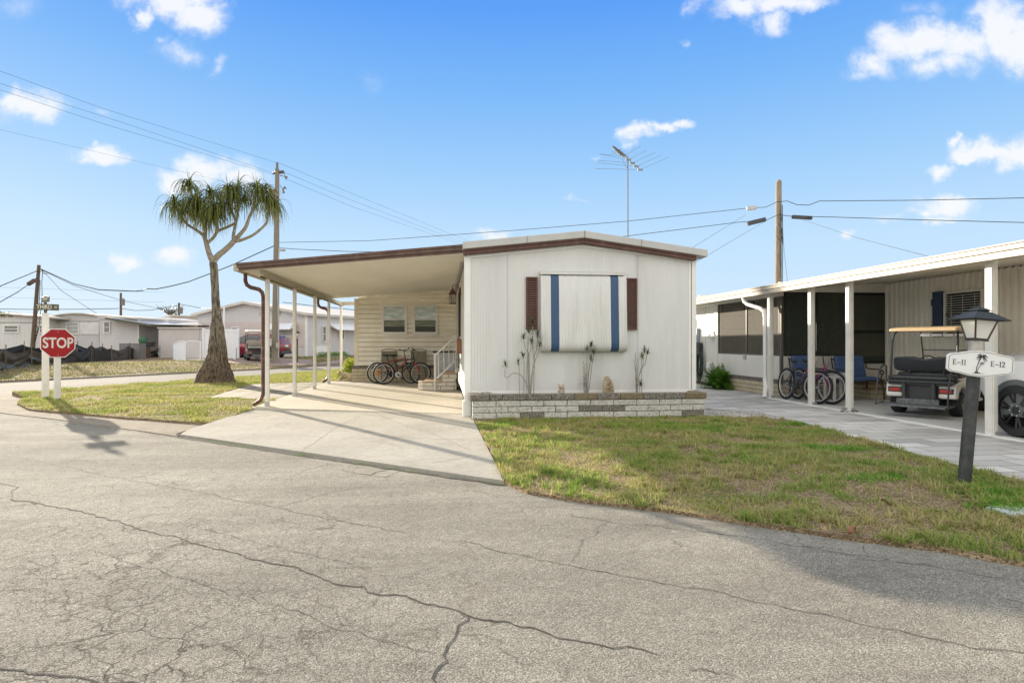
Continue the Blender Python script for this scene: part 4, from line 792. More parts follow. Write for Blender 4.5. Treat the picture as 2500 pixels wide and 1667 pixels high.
sling((PY(950, 850, 19.9).x, 19.95, .03), R(4), 'taupe sling chair behind the rear wheels of the bicycles')
sling((PY(1021, 850, 19.9).x, 19.95, .03), R(-4), 'taupe sling chair behind the handlebars, nearer the steps')
# ------------------------------------------------------------------ golf cart parked under the neighbour's roof
cartbody = M('cart_beige', (.72, .70, .65), .35, .05, 3, coat=.3); vinyl = M('black_vinyl', (.040, .044, .050), .42, .15, 30, .1, 60); cartblk = M('cart_black', (.045, .048, .052), .45, .1); tail = M('tail_lens', (.50, .04, .03), .25, .05, coat=.5)
def wheelp(root, c, r, w_, rim_r, rimmat, spokes=5, name='wheel', lug=False, side=1):
    mb = MB(); c = Vector(c); mb.lathe(c, [(rim_r, -w_/2), (r*.93, -w_/2), (r, -w_*.36), (r, w_*.36), (r*.93, w_/2), (rim_r, w_/2)], 32, 'Y', caps=False)
    for k in range(32): a = 2*math.pi*k/32; mb.box(c+Vector((r*math.cos(a), 0, r*math.sin(a))), (.012, w_*.7, .012), ry=-a)
    t = obj(name, mb, blackm, root, local=True, smooth=40)
    mb = MB(); y0 = side*w_*.40; mb.lathe(c, [(rim_r, -w_/2), (rim_r, w_/2)], 28, 'Y', caps=False); mb.lathe(c, [(rim_r*.97, y0-side*.09), (rim_r*.97, y0-side*.10)], 28, 'Y')
    mb.torus(c+Vector((0, y0, 0)), rim_r*.96, rim_r*.045, 30, 6)
    for k in range(spokes):
        a = 2*math.pi*k/spokes+.3
        for da in (-.16, .16): mb.bar(c+Vector((math.cos(a)*rim_r*.2, y0-side*.015, math.sin(a)*rim_r*.2)), c+Vector((math.cos(a+da)*rim_r*.94, y0+side*.005, math.sin(a+da)*rim_r*.94)), rim_r*.13, .03, up=(0, 1, 0))
    mb.lathe(c, [(rim_r*.26, y0-.02*side), (rim_r*.22, y0+.012*side), (0, y0+.016*side)], 16, 'Y'); ri = obj('rim', mb, rimmat, t, local=True, smooth=35)
    if lug:
        mb = MB()
        for k in range(6): a = math.pi/3*k; mb.lathe(c+Vector((math.cos(a)*rim_r*.30, y0+.012*side, math.sin(a)*rim_r*.30)), [(.011, 0), (.011, .016*side), (0, .02*side)], 8, 'Y')
        obj('lug_nuts', mb, chrome, t, local=True)
    return t
def golfcart(name, label, loc, rz, body, seatm, roofm, near=True, scale=1.0, group='golf carts'):
    """local x forward, origin at ground under the rear axle"""
    g = thing(name, label, 'golf cart', loc, rz, group); g.scale = (scale,)*3
    mb = MB(); sec = [(-.42, .30, .62, .52), (-.40, .28, .66, .56), (.05, .28, .70, .58), (.48, .28, .70, .58)]
    for s in (-1, 1): # rear fenders
        mb.prism([(-.46, .36), (-.44, .60), (-.36, .68), (.42, .70), (.50, .62), (.50, .30), (.30, .30), (.26, .46), (.10, .56), (-.10, .56), (-.25, .46), (-.29, .34)], (0, s*.30, 0), X_, Z_, Y_*s, .30)
    mb.prism([(1.40, .22), (1.40, .62), (1.52, .86), (1.60, .90), (1.95, .66), (2.08, .50), (2.10, .30), (2.0, .24)], (0, -.52, 0), X_, Z_, Y_, 1.04)
    mb.bb((.45, -.58, .22), (1.45, .58, .29)); obj('body', mb, body, g, local=True, bevel=.035)
    mb = MB(); mb.bb((-.40, -.31, .26), (.5, .31, .66)); mb.bb((-.44, -.27, .30), (-.38, .27, .62)); mb.bb((.42, -.5, .29), (.5, .5, .66)); mb.bb((-.3, -.08, .12), (1.9, .08, .24)); mb.lathe((0, 0, .23), [(.05, -.5), (.05, .5)], 8, 'Y'); obj('chassis', mb, cartblk, g, local=True, bevel=.01)
    def cushion(c, d, f=None, nm='seat'):
        mb = MB(); n = 20
        def sh(v):
            e_ = .35; q = Vector((math.copysign(abs(v.x/d[0])**e_, v.x)*d[0], math.copysign(abs(v.y/d[1])**e_, v.y)*d[1], math.copysign(abs(v.z/d[2])**e_, v.z)*d[2])); return f(q) if f else q
        mb.ell(c, d, 28, 12, f=sh); return obj(nm, mb, seatm, g, local=True, smooth=50)
    cushion((.22, 0, .78), (.25, .56, .06)); cushion((-.06, 0, 1.00), (.055, .58, .155), f=lambda q: Vector((q.x+q.z*-.25, q.y, q.z-(.05 if q.z > .05 and abs(q.y) < .13 else 0)*max(0, 1-abs(q.y)/.14))), nm='backrest')
    cushion((-.36, 0, .745), (.22, .55, .045), nm='rear_seat')
    mb = MB(); mb.bb((-.60, -.58, .655), (-.12, .58, .70)); mb.box((-.50, 0, .63), (.05, 1.06, .05)); [mb.bb((-.56, s*.25-.03, .22), (-.52, s*.25+.03, .66)) for s in (-1, 1)]; [mb.tube([(-.08, s*.3, .70), (-.07, s*.3, .9)], .015, 6) for s in (-1, 1)]; obj('rear_seat_frame', mb, cartblk, g, local=True, bevel=.006)
    mb = MB(); mb.bb((-.98, -.56, .215), (-.56, .56, .24)); mb.bb((-.60, -.36, .24), (-.57, .36, .34)); mb.box((-.98, 0, .222), (.03, 1.14, .035)); obj('footrest', mb, M('scuffed_steel', (.10, .11, .12), .5, .3, 12, col2=(.25, .25, .24), c2s=20, c2t=.6), g, local=True, bevel=.005)
    for s in (-1, 1):
        mb = MB(); y = s*.60; mb.tube([(-.98, y, .22), (-.90, y, .60), (-.80, y, .86), (-.72, y, .93), (-.55, y, .99), (-.42, y, .96), (-.42, y, .66)], .016, 8); mb.tube([(-.98, y, .22), (-.60, y, .24)], .016, 8); obj('grab_rail', mb, cartblk, g, local=True, smooth=50)
        mb = MB(); mb.prism([(-.13, -.055), (.13, -.055), (.13, .055), (-.13, .055)], (-.462, s*.43, .50), Y_, Z_, X_, .03); tl = obj('taillight', mb, cartblk, g, local=True, bevel=.02)
        mb = MB(); mb.bb((-.476, s*.43-.095, .468), (-.455, s*.43+.095, .532)); obj('lens', mb, tail, tl, local=True, bevel=.006)
        mb = MB(); mb.tube([(-.30, s*.56, .60), (-.26, s*.56, 1.0), (-.20, s*.56, 1.5), (-.14, s*.54, 1.62), (-.02, s*.52, 1.68)], .019, 8); obj('roof_post', mb, cartblk, g, local=True, smooth=50)
        mb = MB(); mb.tube([(1.62, s*.53, .86), (1.50, s*.53, 1.20), (1.36, s*.53, 1.68)], .015, 8); obj('roof_post', mb, cartblk, g, local=True, smooth=50)
    mb = MB(); mb.prism([(-.38, 1.66), (-.32, 1.72), (.4, 1.765), (1.1, 1.76), (1.52, 1.71), (1.56, 1.66)], (0, -.58, 0), X_, Z_, Y_, 1.16); obj('canopy', mb, roofm, g, local=True, bevel=.03)
    mb = MB(); mb.quad((1.60, -.52, .92), (1.60, .52, .92), (1.38, .52, 1.64), (1.38, -.52, 1.64)); obj('windshield', mb, M('clear_screen', (.6, .62, .6), .1, .0, alpha=.16), g, local=True)
    mb = MB(); mb.bar((1.495, -.53, 1.27), (1.495, .53, 1.27), .012, .02); obj('windshield_rail', mb, cartblk, g, local=True)
    mb = MB(); rot = Matrix.Rotation(R(50), 3, 'Y'); mb.torus((1.05, .28, 1.00), .17, .014, 28, 8, Matrix.Rotation(R(62), 3, 'Y') @ Matrix.Rotation(R(90), 3, 'X')); mb.tube([(1.05, .28, 1.0), (1.38, .28, .70)], .02, 8); 
    for a in (0, 2.1, 4.2): mb.bar((1.05, .28, 1.0), Vector((1.05, .28, 1.0))+Matrix.Rotation(R(62), 3, 'Y') @ Vector((.17*math.cos(a), .17*math.sin(a), 0)), .03, .012)
    sw_ = obj('steering_wheel', mb, cartblk, g, local=True, smooth=40)
    mb = MB()
    for k in range(5): mb.box((1.30, -.42+k*.21, 1.60), (.02, .19, .055), rx_=0)
    obj('mirror_strip', mb, chrome, g, local=True)
    for x in (0, 1.68):
        for s in (-1, 1): wheelp(g, (x, s*.50, .235), .235, .20, .13, M('cart_rim', (.35, .35, .35), .4, metal=.5), 5, side=s)
    return g
ax = W(7.50, 11.0)
ctan = M('canopy_tan', (.72, .55, .34), .5, .05)
golfcart('golf_cart', 'beige golf cart with tan canopy and black rear seat on the neighbour slab', (ax.x, ax.y, .012), R(33), cartbody, vinyl, ctan, scale=.90)
# ------------------------------------------------------------------ vehicles
def loft(st, seg=None):
    """st: stations (x, zb, zs, zt, hw, hwt): sill, belt, top heights; half widths at belt and top"""
    mb = MB(); rings = []
    for (x, zb, zs, zt, hw, hwt) in st:
        pr = [(-hw*.92, zb), (-hw, zb+.12), (-hw, zs-.12), (-hw*.97, zs), (-hwt, zt-.05), (-hwt*.9, zt), (hwt*.9, zt), (hwt, zt-.05), (hw*.97, zs), (hw, zs-.12), (hw, zb+.12), (hw*.92, zb)]
        rings.append([(x, y, z) for y, z in pr])
    k = len(rings[0]); v = [p for r_ in rings for p in r_]
    mb.add(v, [(i*k+j, i*k+(j+1) % k, (i+1)*k+(j+1) % k, (i+1)*k+j) for i in range(len(rings)-1) for j in range(k)]+[tuple(range(k))[::-1], tuple((len(rings)-1)*k+j for j in range(k))]); return mb
def vehicle(name, label, cat, loc, rz, paint, st, wins, wheels, arch=True, cladding=None, lug=False):
    v = thing(name, label, cat, loc, rz); b = obj('body', loft(st), paint, v, local=True, smooth=32, bevel=.0)
    for s in (-1, 1):
        for (pts, yy0, yy1) in wins:
            mb = MB(); mb.add([(x, s*(yy0+(yy1-yy0)*t+.008), z) for x, z, t in pts], [tuple(range(len(pts)))]); obj('window', mb, glassm, v, local=True)
    for (x, r, w_, rr, sp, hw) in wheels:
        for s in (-1, 1):
            mb = MB(); n = 20; R1 = r*1.17
            mb.prism([(R1*math.cos(math.pi*(-.06+1.12*k/n)), R1*math.sin(math.pi*(-.06+1.12*k/n))) for k in range(n+1)], (x, s*(hw-.02), r), X_, Z_, Y_*s, .035); obj('wheel_arch', mb, cladding or darkm, v, local=True)
            wheelp(v, (x, s*(hw-w_/2+.035), r), r, w_, rr, M('black_alloy', (.018, .018, .02), .2, .05, coat=.6) if lug else rimm, sp, lug=lug, side=s)
    return v
suvp = M('red_car_paint', (.17, .006, .014), .25, .05, coat=.8)
ss = [(-2.30, .50, .95, 1.0, .78, .70), (-2.22, .32, 1.02, 1.30, .88, .74), (-1.75, .28, 1.06, 1.62, .92, .70), (-1.0, .25, 1.05, 1.70, .93, .70), (.1, .25, 1.02, 1.68, .93, .70), (.75, .25, 1.0, 1.45, .93, .72), (1.25, .25, .98, 1.06, .92, .80), (2.0, .28, .90, .96, .88, .76), (2.30, .42, .72, .78, .74, .66)]
sw = [([(-1.62, 1.08, 0), (-.75, 1.08, 0), (-.75, 1.60, 1), (-1.50, 1.54, 1)], .925, .72), ([(-.68, 1.08, 0), (.15, 1.06, 0), (.15, 1.60, 1), (-.68, 1.61, 1)], .925, .71), ([(.22, 1.05, 0), (1.0, 1.03, 0), (.55, 1.48, 1), (.22, 1.58, 1)], .925, .73)]
sv = W(-17.9, 42.3); suv = vehicle('suv', 'dark red SUV parked behind the golf cart across the street', 'car', (sv.x, sv.y, .22), R(180-10), suvp, ss, sw, [(-1.42, .35, .23, .24, 5, .92), (1.40, .35, .23, .24, 5, .92)])
mb = MB(); mb.add([(-2.255, -.66, 1.08), (-2.255, .66, 1.08), (-1.93, .58, 1.56), (-1.93, -.58, 1.56)], [(0, 1, 2, 3)]); obj('rear_window', mb, glassm, suv, local=True)
mb = MB(); mb.bb((-2.36, -.80, .30), (-2.22, .80, .52)); obj('bumper', mb, cartblk, suv, local=True, bevel=.03)
mb = MB(); mb.bb((-2.325, -.25, .80), (-2.30, .25, .93)); obj('plate', mb, whitem, suv, local=True)
for s in (-1, 1): mb = MB(); mb.bb((-2.31, s*.58-.2, .86), (-2.2, s*.58+.2, .98)); obj('taillight', mb, tail, suv, local=True, bevel=.01)
wp = M('white_car_paint', (.72, .72, .70), .22, .03, coat=.8)
ps = [(-3.4, .5, .95, 1.05, .90, .86), (-3.3, .42, 1.0, 1.12, .98, .92), (-1.25, .38, 1.02, 1.12, 1.0, .93), (-1.2, .38, 1.04, 1.78, 1.0, .76), (-.2, .38, 1.05, 1.84, 1.0, .76), (.75, .38, 1.06, 1.80, 1.0, .76), (1.38, .38, 1.05, 1.18, 1.0, .86), (2.1, .40, 1.02, 1.13, .99, .84), (2.42, .48, .95, 1.04, .92, .78), (2.5, .56, .85, .92, .85, .7)]
pw = [([(-1.05, 1.08, 0), (-.25, 1.08, 0), (-.25, 1.72, 1), (-1.05, 1.68, 1)], .99, .78), ([(-.15, 1.08, 0), (1.2, 1.08, 0), (.75, 1.70, 1), (-.15, 1.73, 1)], .99, .78)]
vehicle('pickup_truck', 'white pickup truck with black alloy wheels behind the lamp post sign', 'pickup truck', (8.72, 5.72, .012), R(88), wp, ps, pw, [(-1.75, .362, .26, .25, 6, 1.0), (1.74, .362, .26, .25, 6, 1.0)], cladding=M('arch_cladding', (.10, .11, .11), .5), lug=True)
# ------------------------------------------------------------------ lamp post with the E-11 E-12 sign
lb = G(2353, 1190, -.03); lamp = thing('lamp_post', 'leaning black lamp post with square lantern standing in the right lawn', 'lamp post', lb, 0)
lamp.rotation_euler = (0, R(5.0), -YAW); lampb = M('lamp_black', (.032, .036, .038), .5, .12, 10, .1, 60, col2=(.10, .095, .08), c2s=9, c2t=.4); steel = M('galvanised_sleeve', (.40, .38, .34), .45, .15, 9, metal=.4)
mb = MB(); mb.lathe((0, 0, 0), [(.053, -.05), (.053, 1.27)], 28); obj('pole', mb, lampb, lamp, local=True, smooth=40)
mb = MB(); mb.lathe((0, 0, 1.245), [(.055, 0), (.060, .005), (.060, .105), (.055, .11)], 28)
for a in (-1.2, -1.9, .2): 
    for z in (.025, .09): mb.ell((.061*math.cos(a), .061*math.sin(a), 1.245+z), (.007, .007, .007), 6, 4)
obj('sleeve', mb, steel, lamp, local=True, smooth=40)
zb, zt, hb_, htp = 1.362, 1.545, .056, .100; mb = MB()
mb.bb((-.063, -.063, zb-.012), (.063, .063, zb+.004)); 
for sx_ in (-1, 1):
    for sy_ in (-1, 1): mb.bar((sx_*hb_, sy_*hb_, zb), (sx_*htp, sy_*htp, zt), .014, .014)
for (q0, q1) in (((-1, -1), (1, -1)), ((1, -1), (1, 1)), ((1, 1), (-1, 1)), ((-1, 1), (-1, -1))):
    mb.bar((q0[0]*hb_, q0[1]*hb_, zb+.006), (q1[0]*hb_, q1[1]*hb_, zb+.006), .014, .014); mb.bar((q0[0]*htp, q0[1]*htp, zt-.004), (q1[0]*htp, q1[1]*htp, zt-.004), .010, .012)
lt = obj('lantern', mb, M('lantern_bronze', (.06, .05, .04), .45), lamp, local=True)
frost = M('frosted_panel', (.72, .70, .64), .35, .03, 6, trans=.0, spec=.5)
for a in range(4):
    mb = MB(); rot = Matrix.Rotation(a*math.pi/2, 3, 'Z'); mb.add([rot @ Vector(p) for p in ((-hb_+.004, -hb_, zb+.008), (hb_-.004, -hb_, zb+.008), (htp-.004, -htp, zt-.006), (-htp+.004, -htp, zt-.006))], [(0, 1, 2, 3)]); obj('panel', mb, frost, lt, local=True)
mb = MB(); sq = lambda h, z: [(-h, -h, z), (h, -h, z), (h, h, z), (-h, h, z)]
def stack(mb, L_):
    k = len(L_); v = [p for h, z in L_ for p in sq(h, z)]; mb.add(v, [(i*4+j, i*4+(j+1) % 4, (i+1)*4+(j+1) % 4, (i+1)*4+j) for i in range(k-1) for j in range(4)]+[(3, 2, 1, 0), ((k-1)*4, (k-1)*4+1, (k-1)*4+2, (k-1)*4+3)])
stack(mb, [(.166, zt-.004), (.170, zt-.001), (.167, zt+.004), (.066, zt+.072), (.052, zt+.078), (.048, zt+.086)]); stack(mb, [(.066, zt+.083), (.068, zt+.086), (.038, zt+.108), (.014, zt+.110)]); mb.lathe((0, 0, zt+.109), [(.006, 0), (.010, .012), (.006, .022), (.01, .03), (0, .04)], 8); obj('lantern_roof', mb, M('lantern_roof', (.028, .034, .038), .7, .1, 12, spec=.25), lamp, local=True)
sg = thing('address_sign', 'white hexagonal address board reading E-11 and E-12 on the lamp post', 'sign', lb, 0); sg.rotation_euler = (0, R(3.4), -YAW)
sgw = M('sign_white', (.74, .74, .72), .45, .03); ink = M('sign_ink', (.03, .03, .03), .5)
zc = 1.142; hw = .305; oy = -.075
def outline(s): return [(-.305*s[0], .062*s[1]), (-.275*s[0], .082*s[1]), (-.19*s[0], .093*s[1]), (-.10*s[0], .112*s[1]), (0, .120*s[1]), (.10*s[0], .112*s[1]), (.19*s[0], .093*s[1]), (.275*s[0], .082*s[1]), (.305*s[0], .062*s[1])]
up = outline((1, 1)); full = up+[(a, -b) for a, b in up[::-1]]
mb = MB(); mb.prism(full, (0.03, oy, zc), X_, Z_, Y_, .018); obj('board', mb, sgw, sg, local=True, bevel=.003)
mb = MB(); ul = outline((.95, .90)); fl_ = ul+[(a, -b) for a, b in ul[::-1]]
for a, b in zip(fl_, fl_[1:]+fl_[:1]): mb.bar((a[0]+.03, oy-.0015, zc+a[1]), (b[0]+.03, oy-.0015, zc+b[1]), .003, .003)
obj('border', mb, M('sign_line', (.12, .13, .10), .5), sg, local=True)
def serif(mb, ch, x, z, h):
    o_ = oy-.002
    def st_(a, b, w_): mb.bar((x+a[0]*h, o_, z+a[1]*h), (x+b[0]*h, o_, z+b[1]*h), .003, w_*h, up=(0, 0, 1)) if abs(a[1]-b[1]) < .01 else mb.prism([(a[0]*h-w_*h/2, a[1]*h), (a[0]*h+w_*h/2, a[1]*h), (b[0]*h+w_*h/2, b[1]*h), (b[0]*h-w_*h/2, b[1]*h)], (x, o_, z), X_, Z_, Y_, .003)
    if ch == 'E': st_((.16, 0), (.16, 1), .14); st_((0, .03), (.62, .03), .06); st_((0, .97), (.60, .97), .06); st_((.16, .52), (.45, .52), .06); st_((.60, 0), (.62, .24), .05); st_((.58, .78), (.58, 1), .05); st_((.45, .42), (.45, .62), .05); return .75*h
    if ch == '-': st_((.05, .40), (.78, .40), .09); return .88*h
    if ch == '1': st_((.2, 0), (.2, 1), .14); st_((.04, .03), (.38, .03), .06); st_((.04, .86), (.2, .93), .05); return .50*h
    if ch == '2':
        pts = [(.04, .72), (.08, .90), (.24, 1.0), (.42, .92), (.48, .74), (.40, .52), (.22, .28), (.04, .06)]
        for a, b in zip(pts, pts[1:]): mb.bar((x+a[0]*h, o_, z+a[1]*h-.02*h), (x+b[0]*h, o_, z+b[1]*h-.02*h), .003, .09*h, up=(0, 1, 0)) if 0 else mb.bar((x+a[0]*h, o_, z+a[1]*h-.02*h), (x+b[0]*h, o_, z+b[1]*h-.02*h), .10*h, .003, up=(0, 1, 0))
        st_((.02, .05), (.54, .05), .10); st_((.53, 0), (.55, .22), .05); return .62*h
mb = MB(); x = -.225
for ch in 'E-11': x += serif(mb, ch, x, zc-.018, .048)
x = .120
for ch in 'E-12': x += serif(mb, ch, x, zc-.018, .048)
obj('lettering', mb, ink, sg, local=True)
mb = MB(); o_ = oy-.002; cx_ = .018
def leaf(mb, c, a, l, dr, w_=.010):
    l *= .72; dr *= .75
    P_ = [Vector((c[0]+math.cos(a)*l*t, o_, c[1]+math.sin(a)*l*t-dr*t*t)) for t in (0, .3, .6, .85, 1)]; ws = [.3, 1, 1, .6, .05]
    v = []
    for p, q in zip(P_, ws): v += [p+Vector((0, 0, w_*q)), p-Vector((0, 0, w_*q*.8))]
    mb.add(v, [(2*i, 2*i+1, 2*i+3, 2*i+2) for i in range(4)])
mb.tube([(cx_-.028, o_, zc-.085), (cx_-.022, o_, zc-.03), (cx_-.005, o_, zc+.02), (cx_+.02, o_, zc+.068)], .0035, 4); mb.tube([(cx_-.022, o_, zc-.085), (cx_-.005, o_, zc-.035), (cx_+.022, o_, zc+.005)], .0025, 4)
for a, l, dr in ((3.0, .08, .035), (2.6, .075, .02), (2.2, .05, .0), (3.5, .075, .02), (3.9, .07, .02), (.3, .085, .04), (.7, .07, .03), (1.2, .05, .01), (-.5, .07, .04), (-1.0, .08, .02), (-.15, .075, .05)): leaf(mb, (cx_+.02, zc+.068), a, l, dr, .006)
for a in range(8): leaf(mb, (cx_+.024, zc+.006), a*.785+.2, .034, .008, .003)
mb.add([(cx_-.05, o_, zc-.088), (cx_+.02, o_, zc-.088), (cx_-.01, o_, zc-.074), (cx_-.035, o_, zc-.072)], [(0, 1, 2, 3)]); mb.bar((cx_-.06, o_, zc-.086), (cx_+.05, o_, zc-.086), .0015, .0015)
obj('palm_emblem', mb, ink, sg, local=True)
# ------------------------------------------------------------------ stop sign and street name sign
sb = G(140, 974, -.02); A1 = R(47)-YAW
st = thing('stop_sign', 'red octagonal STOP sign on a white square post', 'stop sign', sb, A1); redm = M('sign_red', (.30, .002, .006), .45, .06, 3)
mb = MB(); mb.bb((-.06, -.055, -.05), (.06, .055, 1.55)); obj('post', mb, postm, st, local=True, bevel=.006)
oc = lambda r: [(r*math.cos(math.pi/8+math.pi/4*k)/math.cos(math.pi/8), r*math.sin(math.pi/8+math.pi/4*k)/math.cos(math.pi/8)) for k in range(8)]
zs_ = 1.31; mb = MB(); mb.prism(oc(.335), (0, -.075, zs_), X_, Z_, Y_, .006); obj('panel', mb, sgw, st, local=True)
mb = MB(); mb.prism(oc(.318), (0, -.078, zs_), X_, Z_, Y_, .0025); pn = obj('face', mb, redm, st, local=True)
Mx = Matrix.Translation((0, -.081, zs_-.005)) @ Matrix.Rotation(math.pi/2, 4, 'X')
textmesh('lettering', 'STOP', .335, M('sign_white_letters', (.66, .60, .55), .5), st, Mx, xs=.73, off=.008)
mb = MB(); [mb.lathe((0, -.08, zs_+z), [(.008, 0), (.008, -.006)], 8, 'Y') for z in (.27, -.27)]; obj('bolts', mb, bolt, st, local=True)
nb = G(111, 968, -.02); ns = thing('street_name_sign', 'white post with crossed brown THIRD ST plates beside the stop sign', 'street sign', nb, A1); green = M('bronze_green_plate', (.095, .085, .045), .5, .1)
mb = MB(); mb.bb((-.065, -.065, -.05), (.065, .065, 2.03)); mb.bb((-.07, -.07, 2.0), (.07, .07, 2.04)); obj('post', mb, postm, ns, local=True, bevel=.006)
mb = MB(); mb.lathe((0, 0, 2.04), [(.03, 0), (.035, .06), (.05, .07), (.02, .08)], 10); obj('plate_clamp', mb, green, ns, local=True)
mb = MB(); mb.bb((-.24, -.006, 2.115), (.24, .006, 2.27)); pa = obj('street_plate', mb, green, ns, local=True, bevel=.004)
pa.location.x += .03
Mx = Matrix.Translation((-.055, -.0085, 2.192)) @ Matrix.Rotation(math.pi/2, 4, 'X'); lm = M('plate_letters', (.62, .60, .52), .5); textmesh('lettering', 'THIRD', .135, lm, pa, Mx, xs=.76, off=.003)
Mx = Matrix.Translation((.175, -.0085, 2.192)) @ Matrix.Rotation(math.pi/2, 4, 'X'); textmesh('lettering', 'ST', .075, lm, pa, Mx, xs=.76, off=.002)
mb = MB(); mb.lathe((0, 0, 2.27), [(.03, 0), (.03, .04)], 8); obj('plate_clamp', mb, green, ns, local=True)
mb = MB(); mb.bb((-.006, -.23, 2.31), (.006, .23, 2.455)); pb = obj('street_plate', mb, green, ns, local=True, bevel=.004); pb.rotation_euler = (0, 0, R(10))
Mx = Matrix.Translation((-.0085, 0, 2.383)) @ Matrix.Rotation(-math.pi/2, 4, 'Z') @ Matrix.Rotation(math.pi/2, 4, 'X'); textmesh('lettering', 'FIFTH', .105, lm, pb, Mx, xs=.95, off=.002)
Mx = Matrix.Translation((.0085, 0, 2.383)) @ Matrix.Rotation(math.pi/2, 4, 'Z') @ Matrix.Rotation(math.pi/2, 4, 'X'); textmesh('lettering', 'FIFTH', .105, lm, pb, Mx, xs=.95, off=.002)
# ------------------------------------------------------------------ benches, table, hose, chain
cush = M('blue_cushion', (.075, .14, .30), .85, .12, 8, .3, 40); iron = M('iron_bench', (.05, .045, .035), .5, .2, 12)
def bench(loc, rz, label, w_=1.15):
    b = thing('bench', label, 'bench', loc, rz, 'iron benches with blue cushions')
    mb = MB(); mb.box((0, 0, .47), (w_-.1, .50, .09)); obj('seat_cushion', mb, cush, b, local=True, bevel=.035)
    mb = MB(); mb.box((0, .24, .74), (w_-.14, .10, .50), rx_=R(-14)); obj('back_cushion', mb, cush, b, local=True, bevel=.035)
    mb = MB(); mb.box((0, 0, .42), (w_, .50, .02)); mb.bar((-w_/2, .29, .9), (w_/2, .29, .9), .03, .03); obj('seat_frame', mb, iron, b, local=True)
    for s in (-1, 1):
        x = s*w_/2; mb = MB(); mb.tube([(x, .30, .95), (x, .24, .70), (x, .10, .68), (x, -.10, .68), (x, -.24, .66), (x, -.28, .61), (x, -.24, .57), (x, -.18, .60), (x, -.20, .64)], .016, 7); mb.tube([(x, -.22, .58), (x, -.20, .42)], .014, 6); obj('armrest', mb, iron, b, local=True, smooth=50)
        for y0, y1 in ((-.22, -.30), (.20, .30)): mb = MB(); mb.tube([(x, y0, .42), (x, (y0+y1)/2-.02, .25), (x, y1, .0)], .018, 7); mb.tube([(x, y0, .32), (x*.8, y0, .41)], .010, 6); obj('leg', mb, iron, b, local=True, smooth=50)
    return b
bp = PY(2085, 965, 12.85); bench((9.40, 12.95, .012), R(4), 'iron bench with blue seat cushions between the two front posts and the screen door', .88)
bench((8.40, 13.2, .012), R(8), 'iron bench with a blue back cushion hidden behind the two bicycles', .66)
tb = thing('side_table', 'small white side table between the two blue benches', 'table', (8.78, 12.75, .012)); mb = MB(); mb.box((0, 0, .60), (.46, .42, .025)); obj('tabletop', mb, whitem, tb, local=True, bevel=.006)
mb = MB(); mb.box((0, -.18, .545), (.40, .02, .08)); mb.box((0, .18, .545), (.40, .02, .08)); mb.box((.19, 0, .545), (.02, .36, .08)); mb.box((-.19, 0, .545), (.02, .36, .08)); obj('apron', mb, whitem, tb, local=True)
for sx_ in (-1, 1):
    for sy_ in (-1, 1): mb = MB(); mb.box((sx_*.19, sy_*.17, .29), (.045, .045, .59)); obj('leg', mb, whitem, tb, local=True)
stp = thing('steps', 'cream block steps under the screen door behind the golf cart', 'steps', (9.9, 13.3, .012)); m2 = bricks((9.75, 13.25, 0), X_, .86, .012, 3, .105, .406, .35, -Y_); m3 = bricks((9.75, 12.98, 0), X_, .86, .012, 2, .105, .406, .27, -Y_)
k = len(m2.v); m2.v += m3.v; m2.f += [tuple(i+k for i in f) for f in m3.f]; m2.m += m3.m; obj('block_courses', m2, [blockc, blockg, blockg, mortar], stp, bevel=.006); mb = MB(); mb.bb((9.72, 12.93, .222), (10.6, 13.25, .245)); mb.bb((9.72, 13.24, .33), (10.6, 13.6, .352)); obj('tread', mb, M('tread_brown', (.25, .17, .08), .7), stp)
hosem = M('hose_green_black', (.018, .032, .03), .5, .2, 12)
hp = PX(1702, 860, SX-.06); hr = thing('garden_hose', 'dark garden hose looped on a wall hook beside the fern', 'hose', (hp.x, hp.y, .9))
mb = MB()
for k in range(9):
    y0 = hp.y+(k-4)*.028-.25; d_ = .75+.05*(k % 4); mb.tube([Vector((SX-.10-.012*(k % 3), y0+.17*math.sin(t)*(1+.05*k), 1.02-d_/2+math.cos(t)*d_/2)) for t in np.linspace(0, 2*math.pi, 22)], .014, 6, False)
obj('hose_coil', mb, hosem, hr, smooth=60)
mb = MB()
for k in range(8):
    y0 = hp.y+.35; d_ = .62+.05*(k % 3); mb.tube([Vector((SX-.32-.02*(k % 4), y0+(.24+.012*k)*math.sin(t), .04+d_/2+math.cos(t)*d_/2)) for t in np.linspace(0, 2*math.pi, 24)], .016, 6, False)
obj('hose_reel', mb, hosem, hr, smooth=60)
mb = MB(); mb.prism([(-.12, -.18), (.12, -.18), (.12, .14), (.07, .19), (-.07, .19), (-.12, .14)], (SX-.14, hp.y-.2, 1.12), Y_, Z_, X_, .12); obj('hose_hanger', mb, M('hanger_black', (.04, .042, .045), .5), hr, bevel=.01)
mb = MB(); cp = Vector((7.58, 10.5, .03)); random.seed(4)
for k in range(46):
    t = k/45; p = Vector((7.36+.34*t+.03*math.sin(t*20), 10.60-.14*t+.05*math.sin(t*9), .022+.01*(k % 2))) if t < .8 else Vector((7.50+random.uniform(-.06, .06), 10.66+random.uniform(-.03, .08), .03+random.uniform(0, .04)))
    mb.torus(p, .012, .0035, 8, 4, Matrix.Rotation(random.uniform(0, 3), 3, 'Z') @ Matrix.Rotation(random.choice((0, math.pi/2)), 3, 'X'))
tag(obj('chain', mb, M('rusty_chain', (.12, .09, .07), .6, metal=.5), loc=(7.5, 10.6, .02)), 'rusty chain lying at the foot of the third white post', 'chain')
